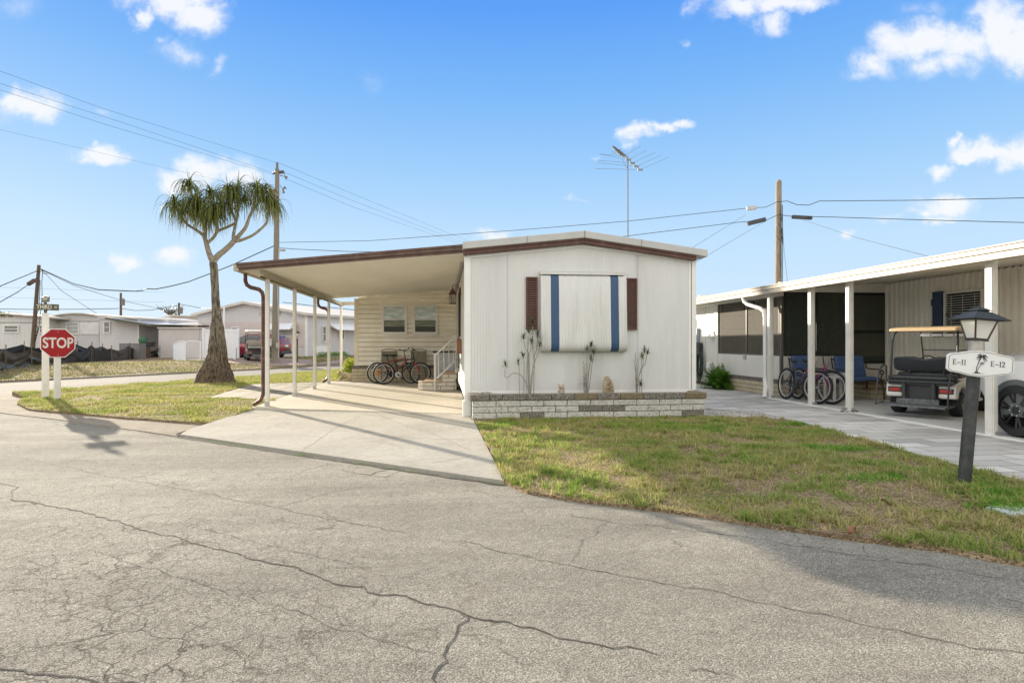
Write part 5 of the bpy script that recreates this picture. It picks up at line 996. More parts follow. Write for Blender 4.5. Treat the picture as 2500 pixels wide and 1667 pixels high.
cv = G(2540, 1252, -.03); mb = MB(); mb.prism([(-.30, -.11), (.30, -.13), (.33, .10), (.0, .15), (-.32, .11)], (cv.x-.05, cv.y+.0, -.03), X_, Y_, Z_, .035); tag(obj('utility_cover', mb, M('pale_cover', (.46, .50, .50), .7, .1), bevel=.01, loc=cv), 'pale concrete utility cover in the grass at the right edge', 'utility cover')
# dry leaves along the road edge
for i, (u, v, l_, c_) in enumerate(((2080, 1302, .085, (.20, .095, .05)), (2010, 1297, .07, (.30, .22, .12)), (2165, 1232, .08, (.18, .09, .05)))):
    p = G(u, v, -.05 if i < 2 else .0); mb = MB(); a = .4+i; ex_ = Vector((math.cos(a), math.sin(a), .1)); ey_ = Vector((-math.sin(a), math.cos(a), .25))
    v_ = [p+ex_*(t*l_)+ey_*(s*w_*l_*.28)+Vector((0, 0, .012+.02*abs(s)+.015*math.sin(t*5))) for t, w_ in ((-.5, .05), (-.2, .9), (.15, 1), (.5, .04)) for s in (-1, 0, 1)]
    mb.add(v_, [(r_*3+c, r_*3+c+1, (r_+1)*3+c+1, (r_+1)*3+c) for r_ in range(3) for c in range(2)]); tag(obj('dry_leaf', mb, M('leaf_'+str(i), c_, .7, .2, 20), loc=p), ('reddish curled dry leaf at the road edge', 'pale tan dry leaf left of the reddish one at the road edge', 'brown dry leaf lying in the middle of the right lawn')[i], 'leaf', 'dry leaves on the lawn and road edge')
# ------------------------------------------------------------------ planting
def matte(name, col, tr=.35, col2=None, var=.3, sc=4, rough=.6):
    """thin leaf: diffuse + light passing through"""
    m = bpy.data.materials.new(name); m.use_nodes = True; t = m.node_tree; n = t.nodes; l = t.links; b = n['Principled BSDF']; b.inputs['Roughness'].default_value = rough; b.inputs['Specular IOR Level'].default_value = .25
    g = n.new('ShaderNodeNewGeometry'); tcn = n.new('ShaderNodeTexCoord'); no = n.new('ShaderNodeTexNoise'); no.inputs['Scale'].default_value = sc; l.new(tcn.outputs['Object'], no.inputs['Vector'])
    ad = n.new('ShaderNodeMath'); ad.operation = 'MULTIPLY_ADD'; l.new(g.outputs['Random Per Island'], ad.inputs[0]); ad.inputs[1].default_value = .6; l.new(no.outputs['Fac'], ad.inputs[2])
    r_ = n.new('ShaderNodeMapRange'); r_.inputs['From Min'].default_value = .35; r_.inputs['From Max'].default_value = 1.25; l.new(ad.outputs[0], r_.inputs['Value'])
    mx = n.new('ShaderNodeMix'); mx.data_type = 'RGBA'; l.new(r_.outputs[0], mx.inputs[0]); mx.inputs[6].default_value = (*[c*(1-var) for c in col], 1); mx.inputs[7].default_value = (*(col2 or [c*(1+var) for c in col]), 1); l.new(mx.outputs[2], b.inputs['Base Color'])
    tl = n.new('ShaderNodeBsdfTranslucent'); l.new(mx.outputs[2], tl.inputs['Color']); ms = n.new('ShaderNodeMixShader'); ms.inputs[0].default_value = tr; l.new(b.outputs[0], ms.inputs[1]); l.new(tl.outputs[0], ms.inputs[2]); l.new(ms.outputs[0], n['Material Output'].inputs['Surface']); MT[name] = m; return m
palmleaf = matte('palm_leaf', (.032, .058, .010), .22, (.18, .20, .04), .45, 5)
dryleaf = matte('palm_leaf_dry', (.16, .12, .04), .3, (.30, .24, .08))
dracleaf = matte('dracaena_leaf', (.05, .085, .02), .25, (.14, .16, .05)); dracstem = M('dracaena_stem', (.24, .22, .185), .8, .15, 20, .3, 60, col2=(.36, .34, .30), c2s=40, c2t=.6, stretch=(1, 1, 2))
fernleaf = matte('fern_leaf', (.045, .14, .012), .35, (.17, .33, .04)); shrubleaf = matte('shrub_leaf', (.12, .20, .012), .4, (.42, .46, .05))
def strap(mb, p, az, el, ln, w_, droop, seg=6, side=None):
    """arching strap leaf"""
    d = Vector((math.cos(az)*math.cos(el), math.sin(az)*math.cos(el), math.sin(el))); q = Vector(p); v = []; s = Vector((-math.sin(az), math.cos(az), 0)); 
    for i in range(seg+1):
        t = i/seg; ww = w_*(1-t*.92)*(.6+.4*min(1, t*4)); v += [q+s*ww/2, q-s*ww/2]
        d = (d+Vector((0, 0, -droop/seg))*(.5+t)).normalized(); q = q+d*(ln/seg)
    mb.add(v, [(2*i, 2*i+1, 2*i+3, 2*i+2) for i in range(seg)])
# ponytail palm
TB = W(-10.15, 19.9); TD = 19.9
palm = thing('ponytail_palm', 'ponytail palm with a flared furrowed trunk on the corner lawn', 'palm tree', (TB.x, TB.y, 0))
def T(u, v, dd=0.0): return A(u, v, TD+dd)
prof = [(526, 945, .80), (526, 937, .74), (526, 925, .635), (526, 912, .56), (527, 898, .475), (530, 880, .36), (531.5, 861, .292), (531, 840, .258), (530.5, 820, .228), (530, 800, .205), (529.5, 787, .180), (528.5, 768, .155), (527.6, 750, .138), (526, 720, .130), (524.5, 690, .124), (523, 665, .124), (521, 648, .135), (520, 640, .11)]
mb = MB(); n = 72; vs_ = []; P3 = []
for (u, v, r) in prof: P3.append((T(u, v), r))
fine_ = []
for (a, ra), (b, rb) in zip(P3, P3[1:]):
    k = 6
    for i in range(k): t = i/k; fine_.append((a.lerp(b, t), ra+(rb-ra)*t))
fine_.append(P3[-1])
for p, r in fine_:
    for k in range(n):
        a = 2*math.pi*k/n; h = p.z; q = Vector((math.cos(a)*2.4+h*.15, math.sin(a)*2.4, h*.55)); g1 = abs(noise.noise(q*1.9)); g2 = abs(noise.noise(Vector((math.cos(a)*9, math.sin(a)*9, h*1.7+noise.noise(q)*2))))
        rr = r*(1+.13*noise.noise(q*.7)*min(1, r*3))-(.045*(1-min(1, g1*3.0))+.040*(1-min(1, g2*3.0)))*min(1, r*3.0)
        vs_.append(p+Vector((math.cos(a)*rr, math.sin(a)*rr, 0)))
m_ = len(fine_); mb.add(vs_, [(i*n+k, i*n+(k+1) % n, (i+1)*n+(k+1) % n, (i+1)*n+k) for i in range(m_-1) for k in range(n)])
def barkmat():
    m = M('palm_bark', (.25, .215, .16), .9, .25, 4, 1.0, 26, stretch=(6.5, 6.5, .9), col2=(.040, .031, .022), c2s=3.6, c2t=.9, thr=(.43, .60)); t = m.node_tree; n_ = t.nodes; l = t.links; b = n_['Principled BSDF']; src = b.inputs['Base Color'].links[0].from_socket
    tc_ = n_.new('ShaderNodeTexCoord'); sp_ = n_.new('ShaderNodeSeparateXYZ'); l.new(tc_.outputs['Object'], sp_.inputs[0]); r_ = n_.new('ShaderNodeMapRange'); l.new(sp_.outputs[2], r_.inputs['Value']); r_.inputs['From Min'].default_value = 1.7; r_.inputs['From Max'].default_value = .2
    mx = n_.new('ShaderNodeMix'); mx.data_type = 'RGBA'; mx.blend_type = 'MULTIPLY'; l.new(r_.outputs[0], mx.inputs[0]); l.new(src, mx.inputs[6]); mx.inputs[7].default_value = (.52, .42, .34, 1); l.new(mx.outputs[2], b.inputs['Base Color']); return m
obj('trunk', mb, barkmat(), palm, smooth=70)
def zz(X, Y): return (390+X/7.126, 420+Y/7.126)
limbs = [([(930, 1560), (860, 1420), (800, 1200), (770, 1110)], (.11, .09, .075, .07), 0.0, -.15), ([(930, 1560), (1010, 1460), (1120, 1370), (1230, 1270), (1310, 1180)], (.11, .10, .095, .09, .085), 0, .1),
 ([(770, 1120), (730, 1080), (620, 1000), (490, 920), (400, 820), (300, 640), (255, 540)], (.055, .05, .045, .042, .04, .035, .03), -.15, -.5), ([(780, 1130), (770, 950), (690, 760), (620, 600), (600, 500)], (.06, .05, .045, .04, .035), -.15, -.25),
 ([(790, 1150), (800, 950), (720, 700), (560, 400), (510, 220)], (.055, .045, .04, .035, .03), -.1, .35), ([(850, 1220), (950, 1120), (990, 1030), (1000, 800), (960, 620)], (.055, .05, .045, .04, .035), -.1, -.45),
 ([(940, 1130), (1010, 1030), (1150, 970), (1290, 900), (1350, 800), (1370, 500), (1370, 260)], (.05, .048, .045, .042, .04, .035, .03), -.05, .3), ([(1000, 1010), (960, 800), (900, 560), (890, 370)], (.04, .04, .035, .03), -.1, .25),
 ([(1290, 1200), (1280, 1120), (1310, 950), (1320, 850), (1230, 600), (1190, 290)], (.06, .055, .05, .045, .04, .03), .1, -.1),
 ([(1310, 1180), (1410, 1070), (1500, 950), (1560, 780), (1630, 620), (1660, 420), (1675, 270)], (.085, .065, .06, .052, .045, .04, .03), .1, .0), ([(1600, 700), (1700, 560), (1790, 430), (1820, 310)], (.04, .035, .03, .028), .05, .35),
 ([(1330, 1200), (1430, 1180), (1600, 1110), (1750, 1000), (1860, 880), (1875, 760), (1940, 640), (1990, 560)], (.065, .055, .048, .044, .042, .036, .03, .028), .1, .4)]
heads = []
for pts, rs, d0, d1 in limbs:
    mb = MB(); k = len(pts); q = [T(*zz(*p), d0+(d1-d0)*(i/(k-1))) for i, p in enumerate(pts)]
    sm = [q[0]]; rr = [rs[0]]
    for i in range(k-1):
        p0, p1, p2, p3 = q[max(i-1, 0)], q[i], q[i+1], q[min(i+2, k-1)]
        for j in range(1, 5): t = j/4; sm.append(.5*((2*p1)+(p2-p0)*t+(2*p0-5*p1+4*p2-p3)*t*t+(3*p1-p0-3*p2+p3)*t**3)); rr.append(rs[i]+(rs[i+1]-rs[i])*t)
    mb.tube(sm, [r*(.95+.06*noise.noise(p*3)) for r, p in zip(rr, sm)], 12); obj('limb', mb, M('limb_bark', (.30, .265, .205), .85, .2, 8, .8, 30, col2=(.14, .115, .085), c2s=14, c2t=.7), palm, smooth=60)
    if k > 3 and (pts[-1][1] < 700): heads.append(q[-1])
random.seed(21); mb = MB(); md = MB()
for (X, Y, dd) in ((640, 520, -.5), (420, 640, -.3), (960, 640, -.6), (1270, 430, -.3), (760, 640, .4), (1840, 470, .1), (860, 740, -.6), (1090, 560, -.5), (540, 600, -.7), (1480, 470, .2)): heads.append(T(*zz(X, Y), dd))
for hi, h in enumerate(heads):
    nlv = 115 if hi < 11 else 90
    for i in range(nlv):
        az = random.uniform(0, 2*math.pi); low = random.random()
        if low < .80: strap(mb, h+Vector((0, 0, random.uniform(-.18, .04))), az, random.uniform(.55, 1.4), random.uniform(.55, 1.12), random.uniform(.034, .050), random.uniform(4.2, 8.0), 7)
        elif low < .90: strap(mb, h+Vector((0, 0, .0)), az, random.uniform(.9, 1.5), random.uniform(.35, .60), .018, random.uniform(.0, .6), 4)
        else: strap(md, h+Vector((0, 0, random.uniform(-.35, -.1))), az, random.uniform(-.4, .5), random.uniform(.55, .95), .018, random.uniform(2.5, 4.5), 6)
cr_ = obj('crown', mb, palmleaf, palm); obj('dry_leaves', md, dryleaf, cr_)
# dracaenas in the planter
def dz_(X, Y): return (1200+X/5.345, 760+Y/5.345)
def drac(label, stems, tips, yp, extra=()):
    p0 = PY(*dz_(*stems[0][0]), yp); root = thing('dracaena', label, 'plant', (p0.x, yp, .385), 0, 'thin dracaenas growing in the block planter')
    for st_ in stems:
        mb = MB(); k = len(st_); q = []; dd = random.uniform(-.05, .05)
        for i, p in enumerate(st_): t = PY(*dz_(*p), yp+dd*i/k); q.append(t)
        q[0].z = .36; r0 = .0085 if k > 3 else .0065; mb.tube(q, [r0*(1-.45*i/(k-1)) for i in range(k)], 7); obj('stem', mb, dracstem, root, smooth=60)
    mb = MB()
    for (X, Y, s) in tips:
        c = PY(*dz_(X, Y), yp-.01)
        for i in range(48):
            strap(mb, c+Vector((0, 0, random.uniform(-.02, .03))), random.uniform(0, 6.28), random.uniform(-.3, 1.45), s*random.uniform(.8, 1.5), .013, random.uniform(.1, 1.1), 4)
    for (X, Y, s) in extra:
        c = PY(*dz_(X, Y), yp-.01)
        for i in range(26): strap(mb, c+Vector((0, 0, random.uniform(-.05, .12))), random.uniform(0, 6.28), random.uniform(0, .9), s*random.uniform(.6, 1.2), .011, random.uniform(.8, 1.8), 5)
    obj('leaves', mb, dracleaf, root); return root
random.seed(5)
drac('tallest dracaena with a low looping side stem, at the left end of the planter', [[(490, 1080), (470, 980), (435, 900), (390, 835), (330, 805), (270, 810), (225, 850), (190, 870), (172, 845), (180, 720)], [(490, 1080), (480, 800), (480, 560), (530, 470), (525, 400)], [(498, 1080), (495, 800), (490, 560), (435, 470), (420, 380)], [(505, 1080), (515, 900), (545, 720), (570, 640), (600, 560), (628, 470)], [(500, 1080), (520, 860), (550, 690), (555, 640), (540, 500), (535, 180)], [(484, 1080), (474, 800), (470, 600), (478, 300)], [(420, 860), (425, 720), (415, 600)], [(365, 808), (360, 740), (352, 680)], [(455, 930), (458, 800), (462, 650)], [(510, 1080), (530, 880), (565, 720)], [(548, 690), (560, 560), (590, 500), (602, 340)]],
     [(178, 700, .085), (352, 670, .075), (413, 590, .09), (420, 350, .10), (480, 270, .10), (525, 400, .10), (538, 155, .13), (605, 320, .14), (628, 450, .10)], 10.44)
drac('middle dracaena between the bear figure and the carved stone', [[(1210, 1060), (1200, 900), (1195, 720)], [(1222, 1060), (1215, 850), (1205, 690), (1198, 650)], [(1230, 1060), (1240, 800), (1247, 520)], [(1240, 1060), (1245, 850), (1255, 660)], [(1250, 1060), (1258, 830), (1280, 670)], [(1246, 1060), (1270, 800), (1295, 640), (1300, 450)], [(1255, 1060), (1290, 880), (1310, 700), (1335, 560)], [(1216, 1060), (1225, 860), (1222, 680)]],
     [(1247, 500, .05), (1305, 445, .08), (1332, 550, .10), (1298, 630, .09)], 10.46, extra=[(1215, 960, .20)])
drac('dracaena at the right end of the planter with bare twigs', [[(1890, 1050), (1885, 850), (1870, 700), (1855, 630)], [(1888, 1050), (1880, 850), (1886, 700), (1874, 540)], [(1895, 1050), (1900, 870), (1915, 720), (1912, 610)], [(1895, 1050), (1910, 880), (1950, 750), (1975, 700), (1985, 560)], [(1900, 1050), (1915, 870), (1965, 740), (2005, 680), (2030, 560)], [(1960, 740), (1955, 660), (1965, 610)], [(1932, 1050), (1935, 900)], [(1892, 1050), (1890, 850), (1890, 690)]],
     [(1965, 595, .085), (1995, 530, .10), (2035, 550, .09), (1945, 960, .10)], 10.46)
# figures in the planter
stone = M('carved_stone', (.30, .235, .15), .85, .2, 14, .8, 50, col2=(.45, .38, .26), c2s=9, c2t=.6); terra = M('worn_figure', (.36, .27, .21), .85, .15, 14, .5, 50, col2=(.55, .50, .45), c2s=30, c2t=.8)
c = PY(1486, 958, 10.42); mb = MB(); n = 24; L_ = []
for i in range(14):
    t = i/13; w_ = .105*(1-.22*t)*(1 if t < .45 else math.cos((t-.45)/.55*1.35)**.75+.03); L_.append((w_, .385+.33*t, -.030*t*t*4*.3))
v = [Vector((c.x+dx+a_*math.cos(2*math.pi*k/n)*(1+.05*noise.noise(Vector((math.cos(k)*2, z*9, 1)))), 10.42+.55*a_*math.sin(2*math.pi*k/n)*(1.2 if math.sin(2*math.pi*k/n) > 0 else .8), z)) for a_, z, dx in L_ for k in range(n)]
mb.add(v, [(i*n+k, i*n+(k+1) % n, (i+1)*n+(k+1) % n, (i+1)*n+k) for i in range(13) for k in range(n)]+[tuple(13*n+k for k in range(n))])
sr = thing('stone_figure', 'tan stone carved with a sleeping face, standing in the planter', 'stone figure', (c.x, 10.42, .385)); obj('stone', mb, stone, sr, smooth=50)
mb = MB(); 
for (dx, dz2, r) in ((0, .235, (.028, .02, .022)), (-.018, .20, (.012, .02, .03)), (.022, .16, (.040, .02, .018)), (-.005, .135, (.05, .02, .018)), (-.02, .185, (.02, .015, .012)), (.02, .20, (.015, .015, .01)), (0, .27, (.03, .015, .015)), (.035, .10, (.03, .02, .02))): mb.ell((c.x-.005+dx, 10.42-.052, .385+dz2), r, 12, 8)
obj('carved_face', mb, stone, sr, smooth=60)
c = PY(1370, 960, 10.40); br_ = thing('bear_figure', 'small weathered two-eared bear figure between the dracaenas', 'figurine', (c.x, 10.40, .385))
mb = MB(); c = Vector((c.x, 10.40, .385)); mb.ell(c+Vector((0, 0, .065)), (.058, .05, .07), 18, 12); mb.ell(c+Vector((0, -.005, .150)), (.052, .045, .042), 18, 12)
for s in (-1, 1): mb.ell(c+Vector((s*.036, 0, .190)), (.020, .014, .020), 10, 8); mb.ell(c+Vector((s*.048, -.03, .03)), (.024, .03, .026), 10, 8); mb.ell(c+Vector((s*.045, -.03, .09)), (.016, .022, .032), 10, 8)
mb.ell(c+Vector((0, -.045, .140)), (.020, .018, .016), 10, 8); obj('body', mb, terra, br_, smooth=60)
mb = MB()
for s in (-1, 1): mb.ell(c+Vector((s*.018, -.043, .162)), (.005, .004, .005), 8, 6)
mb.ell(c+Vector((0, -.062, .145)), (.006, .005, .005), 8, 6); obj('face', mb, darkm, br_)
c = PY(1186, 958, 10.46); pt = thing('plant_pot', 'white shallow pot of succulents in the left corner of the planter', 'plant pot', (c.x, 10.46, .385))
mb = MB(); mb.lathe((c.x, 10.46, .385), [(.075, 0), (.10, .03), (.108, .055), (.112, .058), (.098, .05)], 24); obj('pot', mb, whitem, pt, smooth=50)
mb = MB(); random.seed(2)
for i in range(160): strap(mb, (c.x+random.uniform(-.085, .085), 10.46+random.uniform(-.07, .07), .43), random.uniform(0, 6.28), random.uniform(.3, 1.5), random.uniform(.015, .04), .008, .4, 2)
obj('succulents', mb, matte('succulent', (.15, .15, .04), .2, (.28, .24, .08)), pt)
# fern by the neighbour's wall
fc = G(1768, 950, .0); fern = thing('fern', 'bushy green fern against the neighbour block wall', 'fern', (fc.x-.1, fc.y+.1, .005)); mb = MB(); random.seed(9)
def frond(mb, p, az, el, ln, droop, w_=.10):
    d = Vector((math.cos(az)*math.cos(el), math.sin(az)*math.cos(el), math.sin(el))); q = Vector(p); s = Vector((-math.sin(az), math.cos(az), 0)); n = 15
    for i in range(n):
        t = i/n; d = (d+Vector((0, 0, -droop/n))*(.4+t)).normalized(); q = q+d*(ln/n); ww = w_*math.sin(math.pi*min(1, .12+t*.88))*random.uniform(.8, 1.1)
        for sg_ in (-1, 1):
            tip = q+s*sg_*ww+d*ww*.5+Vector((0, 0, -.01)); mb.add([q+d*.008, q-d*.014, tip-d*.008, tip+d*.01], [(0, 1, 2, 3)])
for i in range(170): frond(mb, fern.location+Vector((random.uniform(-.22, .25), random.uniform(-.2, .25), random.uniform(0, .15))), random.uniform(0, 6.28), random.uniform(.35, 1.45), random.uniform(.35, .72), random.uniform(.6, 2.2))
obj('fronds', mb, fernleaf, fern); mb = MB()
for i in range(14): a = i*.45; mb.tube([fern.location+Vector((0, 0, -.01)), fern.location+Vector((.12*math.cos(a), .12*math.sin(a), .3))], .006, 5)
obj('stalks', mb, dracstem, fern)
def leafball(mb, c, r, n, s):
    for i in range(n):
        d = Vector((random.gauss(0, 1), random.gauss(0, 1), random.gauss(0, 1))).normalized()*(random.random()**.35); p = Vector(c)+Vector((d.x*r[0], d.y*r[1], d.z*r[2])); a = Vector((random.gauss(0, 1), random.gauss(0, 1), random.gauss(0, 1))).normalized(); b = a.orthogonal().normalized(); ss = s*random.uniform(.6, 1.4)
        mb.add([p-a*ss, p+b*ss*.45, p+a*ss, p-b*ss*.45], [(0, 1, 2, 3)])
random.seed(12); sc_ = A(852, 906, 21.6); sh_ = thing('shrub', 'yellow green shrub at the back corner of the carport', 'shrub', (sc_.x, sc_.y, 0)); mb = MB()
for i in range(9): leafball(mb, (sc_.x+random.uniform(-.28, .28), sc_.y+random.uniform(-.2, .2), random.uniform(.12, .62)), (.24, .24, .2), 230, .032)
obj('foliage', mb, shrubleaf, sh_); mb = MB()
for i in range(6): mb.tube([(sc_.x, sc_.y, -.02), (sc_.x+random.uniform(-.2, .2), sc_.y+random.uniform(-.2, .2), .5)], .01, 5)
obj('stems', mb, dracstem, sh_)
# frog figure on the slab end
fg = G(846, 929, .03); fr_ = thing('frog_figure', 'tan crouching frog figure at the back corner of the carport slab', 'figurine', (fg.x, fg.y, .03)); F0 = Vector((fg.x, fg.y, .03)); k_ = 1.25; mb = MB()
rt_ = Matrix.Rotation(R(12), 3, 'Y')
mb.ell(F0+Vector((.02, 0, .13))*k_, (.19*k_, .11*k_, .085*k_), 18, 12, rt_); mb.ell(F0+Vector((-.16, 0, .20))*k_, (.085*k_, .075*k_, .055*k_), 16, 10)
for s in (-1, 1):
    mb.ell(F0+Vector((-.17, s*.045, .245))*k_, (.024*k_, .02*k_, .022*k_), 10, 8); mb.ell(F0+Vector((.12, s*.12, .08))*k_, (.10*k_, .04*k_, .07*k_), 14, 9); mb.ell(F0+Vector((.06, s*.15, .02))*k_, (.11*k_, .035*k_, .02*k_), 12, 8)
    mb.tube([F0+Vector((-.10, s*.08, .14))*k_, F0+Vector((-.14, s*.11, .06))*k_, F0+Vector((-.15, s*.10, .012))*k_], [.03*k_, .022*k_, .02*k_], 8); mb.ell(F0+Vector((-.18, s*.10, .012))*k_, (.05*k_, .035*k_, .012*k_), 10, 6)
obj('body', mb, M('frog_stone', (.40, .33, .21), .85, .2, 12, .6, 40, col2=(.22, .17, .10), c2s=9, c2t=.6), fr_, smooth=60)
mb = MB(); mb.ell(F0+Vector((-.05, .02, .0))*k_, (.34, .2, .018), 16, 6); obj('base', mb, gutm, fr_)
# ------------------------------------------------------------------ poles and wires
woodp = M('pole_wood', (.20, .165, .12), .85, .2, 10, .6, 60, stretch=(6, 6, .3), col2=(.34, .29, .23), c2s=8, c2t=.7); wood2 = M('pole_wood_dark', (.12, .085, .055), .85, .2, 10, .6, 60, stretch=(6, 6, .3)); concp = M('pole_concrete', (.21, .185, .145), .85, .12, 3, .3, 40, stretch=(1, 1, .3)); insm = M('insulator', (.16, .15, .13), .4, .1); wirem = M('wire_black', (.035, .035, .035), .6, .05)
rustm = M('rusty_transformer', (.42, .40, .36), .6, .1, 3, col2=(.16, .045, .02), c2s=5, c2t=1.0, thr=(.46, .56), stretch=(1, 1, .4))
PD = 36.5; p1 = A(672, 878, PD); pole1 = thing('utility_pole', 'tall square concrete utility pole with rusty transformer behind the ponytail palm', 'utility pole', (p1.x, p1.y, .2), 0, 'utility poles')
topz = A(677, 397, PD).z; ptx = A(677, 397, PD); mb = MB(); b0 = Vector((p1.x, p1.y, .2)); mb.add([], [])
def taper(mb, a, b, w0, w1, rz=0.0):
    e1 = RT*math.cos(rz)+FW*math.sin(rz); e2 = FW*math.cos(rz)-RT*math.sin(rz); v = [a+e1*x*w0/2+e2*y*w0/2 for x, y in ((-1, -1), (1, -1), (1, 1), (-1, 1))]+[b+e1*x*w1/2+e2*y*w1/2 for x, y in ((-1, -1), (1, -1), (1, 1), (-1, 1))]
    mb.add(v, [(3, 2, 1, 0), (4, 5, 6, 7), (0, 1, 5, 4), (1, 2, 6, 5), (2, 3, 7, 6), (3, 0, 4, 7)])
tp = Vector((ptx.x, ptx.y, topz-.4)); taper(mb, b0, tp, .42, .22, .3); obj('shaft', mb, concp, pole1)
mb = MB(); taper(mb, tp+Vector((-.02, 0, -.3)), Vector((ptx.x-.0, ptx.y, topz)), .13, .10); obj('top_pin', mb, insm, pole1)
def at(u, v, dd=0.0): return A(u, v, PD+dd)
def insul(mb, a, b, r=.05):
    a, b = Vector(a), Vector(b); n = 5
    pts = [a.lerp(b, t/10) for t in range(11)]; mb.tube(pts, [r*(.6 if i % 2 else 1.15) for i in range(11)], 8)
for a, b, r in ((at(677, 421), at(666, 424), .07), (at(680, 421), at(693, 420), .10)): mb = MB(); insul(mb, a, b, r); obj('insulator', mb, insm, pole1)
mb = MB(); mb.tube([at(683, 429), at(694, 430), at(695, 424)], .025, 5); mb.tube([at(694, 430), at(700, 434), at(701, 431)], [.05, .08, .04], 6); mb.tube([at(698, 434), at(698, 439)], .03, 5); obj('switch', mb, insm, pole1)
mb = MB(); mb.tube([at(684, 452), at(688, 460), at(692, 462)], .02, 5); mb.tube([at(691, 462), at(696, 457), at(699, 462)], [.04, .07, .03], 6); mb.tube([at(691, 462), at(693, 472)], [.05, .07], 6); obj('fuse_cutout', mb, insm, pole1)
tf = at(664, 480, -.25); mb = MB(); mb.lathe((tf.x, tf.y, tf.z), [(.0, -.50), (.20, -.50), (.22, -.45), (.22, .32), (.245, .34), (.24, .38), (.1, .44), (0, .45)], 20); mb.lathe((tf.x-.05, tf.y, tf.z+.44), [(.03, 0), (.045, .05), (.03, .1), (.04, .14), (0, .18)], 8)
mb.bar(tf+Vector((.1, 0, .1)), tf+Vector((.35, .1, .1)), .06, .1); obj('transformer', mb, rustm, pole1, smooth=40)
mb = MB(); mb.tube([at(681, 605, -.2), at(680, 640, -.2), at(678, 700, -.25), at(680, 790, -.3), at(680, 875, -.3)], .035, 6); mb.box(at(690, 611, -.25), (.30, .12, .12)); mb.box(at(678, 843, -.35)+Vector((0, 0, 0)), (.18, .15, .3)); obj('conduit', mb, M('conduit_grey', (.36, .35, .32), .6), pole1)
p2 = A(1899, 690, 29); pole2 = thing('utility_pole', 'weathered wooden utility pole rising behind the neighbour roof', 'utility pole', (p2.x, p2.y, -.03), 0, 'utility poles')
t2 = A(1901, 444, 29); b2_ = Vector((p2.x, p2.y, -.03)); mb = MB(); mb.tube([b2_, t2+Vector((0, 0, -.05)), t2+Vector((.04, 0, .06))], [.17, .135, .10], 14); obj('shaft', mb, woodp, pole2, smooth=50)
mb = MB()
for k in range(6): mb.tube([A(1905+random.uniform(-12, 3), 500+k*15, 28.8), A(1908+random.uniform(-4, 4), 510+k*16, 28.75), A(1906+random.uniform(-3, 5), 540+k*28, 28.8)], .012, 4)
mb.tube([A(1910, 500, 28.8), A(1911, 600, 28.8), A(1910, 700, 28.8)], .02, 4); obj('cable_bundle', mb, wirem, pole2)
lp_b = A(78, 846, 44); lp_t = A(95, 647, 44); pole3 = thing('utility_pole', 'leaning brown wooden utility pole behind the street name sign', 'utility pole', (lp_b.x, lp_b.y, .2), 0, 'utility poles'); mb = MB(); mb.tube([Vector((lp_b.x, lp_b.y, .2)), lp_t], [.16, .11], 10); obj('shaft', mb, wood2, pole3, smooth=50)
mb = MB()
for pts in ([(97, 655), (101, 658), (104, 664), (102, 690), (103, 720), (98, 770), (95, 800), (86, 835)], [(98, 684), (97, 720), (94, 760)], [(98, 663), (103, 660), (106, 668), (115, 668)], [(84, 830), (90, 815), (92, 800), (88, 790), (95, 805), (86, 812)]): mb.tube([A(u, v, 43.8) for u, v in pts], .025, 4)
obj('cable_tangle', mb, wirem, pole3)
for (u, v, vb, hgt, lab, dd, tfm) in ((295, 715, 775, 1, 'distant brown utility pole with small transformer above the rounded roof', 70, 1), (437, 739, 775, 1, 'distant utility pole above the grey roof left of the palm trunk', 75, 1)):
    a = A(u, v, dd); bq = A(u, vb, dd); pp = thing('utility_pole', lab, 'utility pole', (bq.x, bq.y, .2), 0, 'utility poles'); mb = MB(); mb.tube([Vector((bq.x, bq.y, .2)), a], [.16, .12], 8); obj('shaft', mb, wood2, pp)
    c = A(u+5, v+(22 if dd == 70 else 19), dd-.2); mb = MB(); mb.lathe(c, [(.20, -.4), (.22, .3), (.1, .4)], 10); obj('transformer', mb, insm, pp)
def wire(label, pts, r=.012, sag=0.0, grp='overhead wires', ins=()):
    """pts: (u, v, depth) photogrammetric points; thin spans between the poles"""
    P_ = [A(*p) for p in pts]; q = []
    for a, b in zip(P_, P_[1:]):
        n = 14 if sag else 4
        for i in range(n): t = i/n; q.append(a.lerp(b, t)+Vector((0, 0, -sag*4*t*(1-t))))
    q.append(P_[-1]); mb = MB(); mb.tube(q, r, 4, False); o = obj('power_line', mb, wirem, loc=q[0]); tag(o, label, 'wire', grp); return o
wire('uppermost thin line from the top left corner to the concrete pole tip', [(-60, 152, 22.5), (250, 265, 26), (677, 398, 36.5)], .006)
wire('second line from the left edge down to the concrete pole insulators', [(-60, 185, 23), (300, 300, 27), (665, 422, 36.5)], .006)
wire('third and lowest of the close trio of lines reaching the concrete pole', [(-60, 200, 23), (250, 302, 26), (665, 426, 36.5)], .006)
wire('lone faint line crossing the cloud above the ponytail palm', [(0, 317, 25), (230, 370, 28), (545, 443, 34), (655, 470, 36.5)], .004)
wire('topmost of three lines descending right from the concrete pole', [(679, 397, 36.5), (860, 473, 46), (1150, 592, 75)], .008)
wire('middle of three lines descending right from the concrete pole', [(693, 420, 36.5), (860, 490, 46), (1140, 596, 75)], .008)
wire('lowest of three lines descending right from the concrete pole', [(700, 438, 36.5), (860, 505, 46), (1130, 598, 75)], .008)
wire('long cable from the concrete pole over the roof peak to the wooden pole', [(680, 592, 36.5), (900, 588, 34.5), (1250, 563, 32), (1534, 540, 30.5), (1820, 509, 29.3), (1870, 506, 29.1), (1899, 492, 28.8)], .013)
wire('lower cable from the concrete pole disappearing behind the carport roof', [(680, 605, 36.5), (715, 608, 36), (850, 614, 35), (1000, 616, 34)], .016)
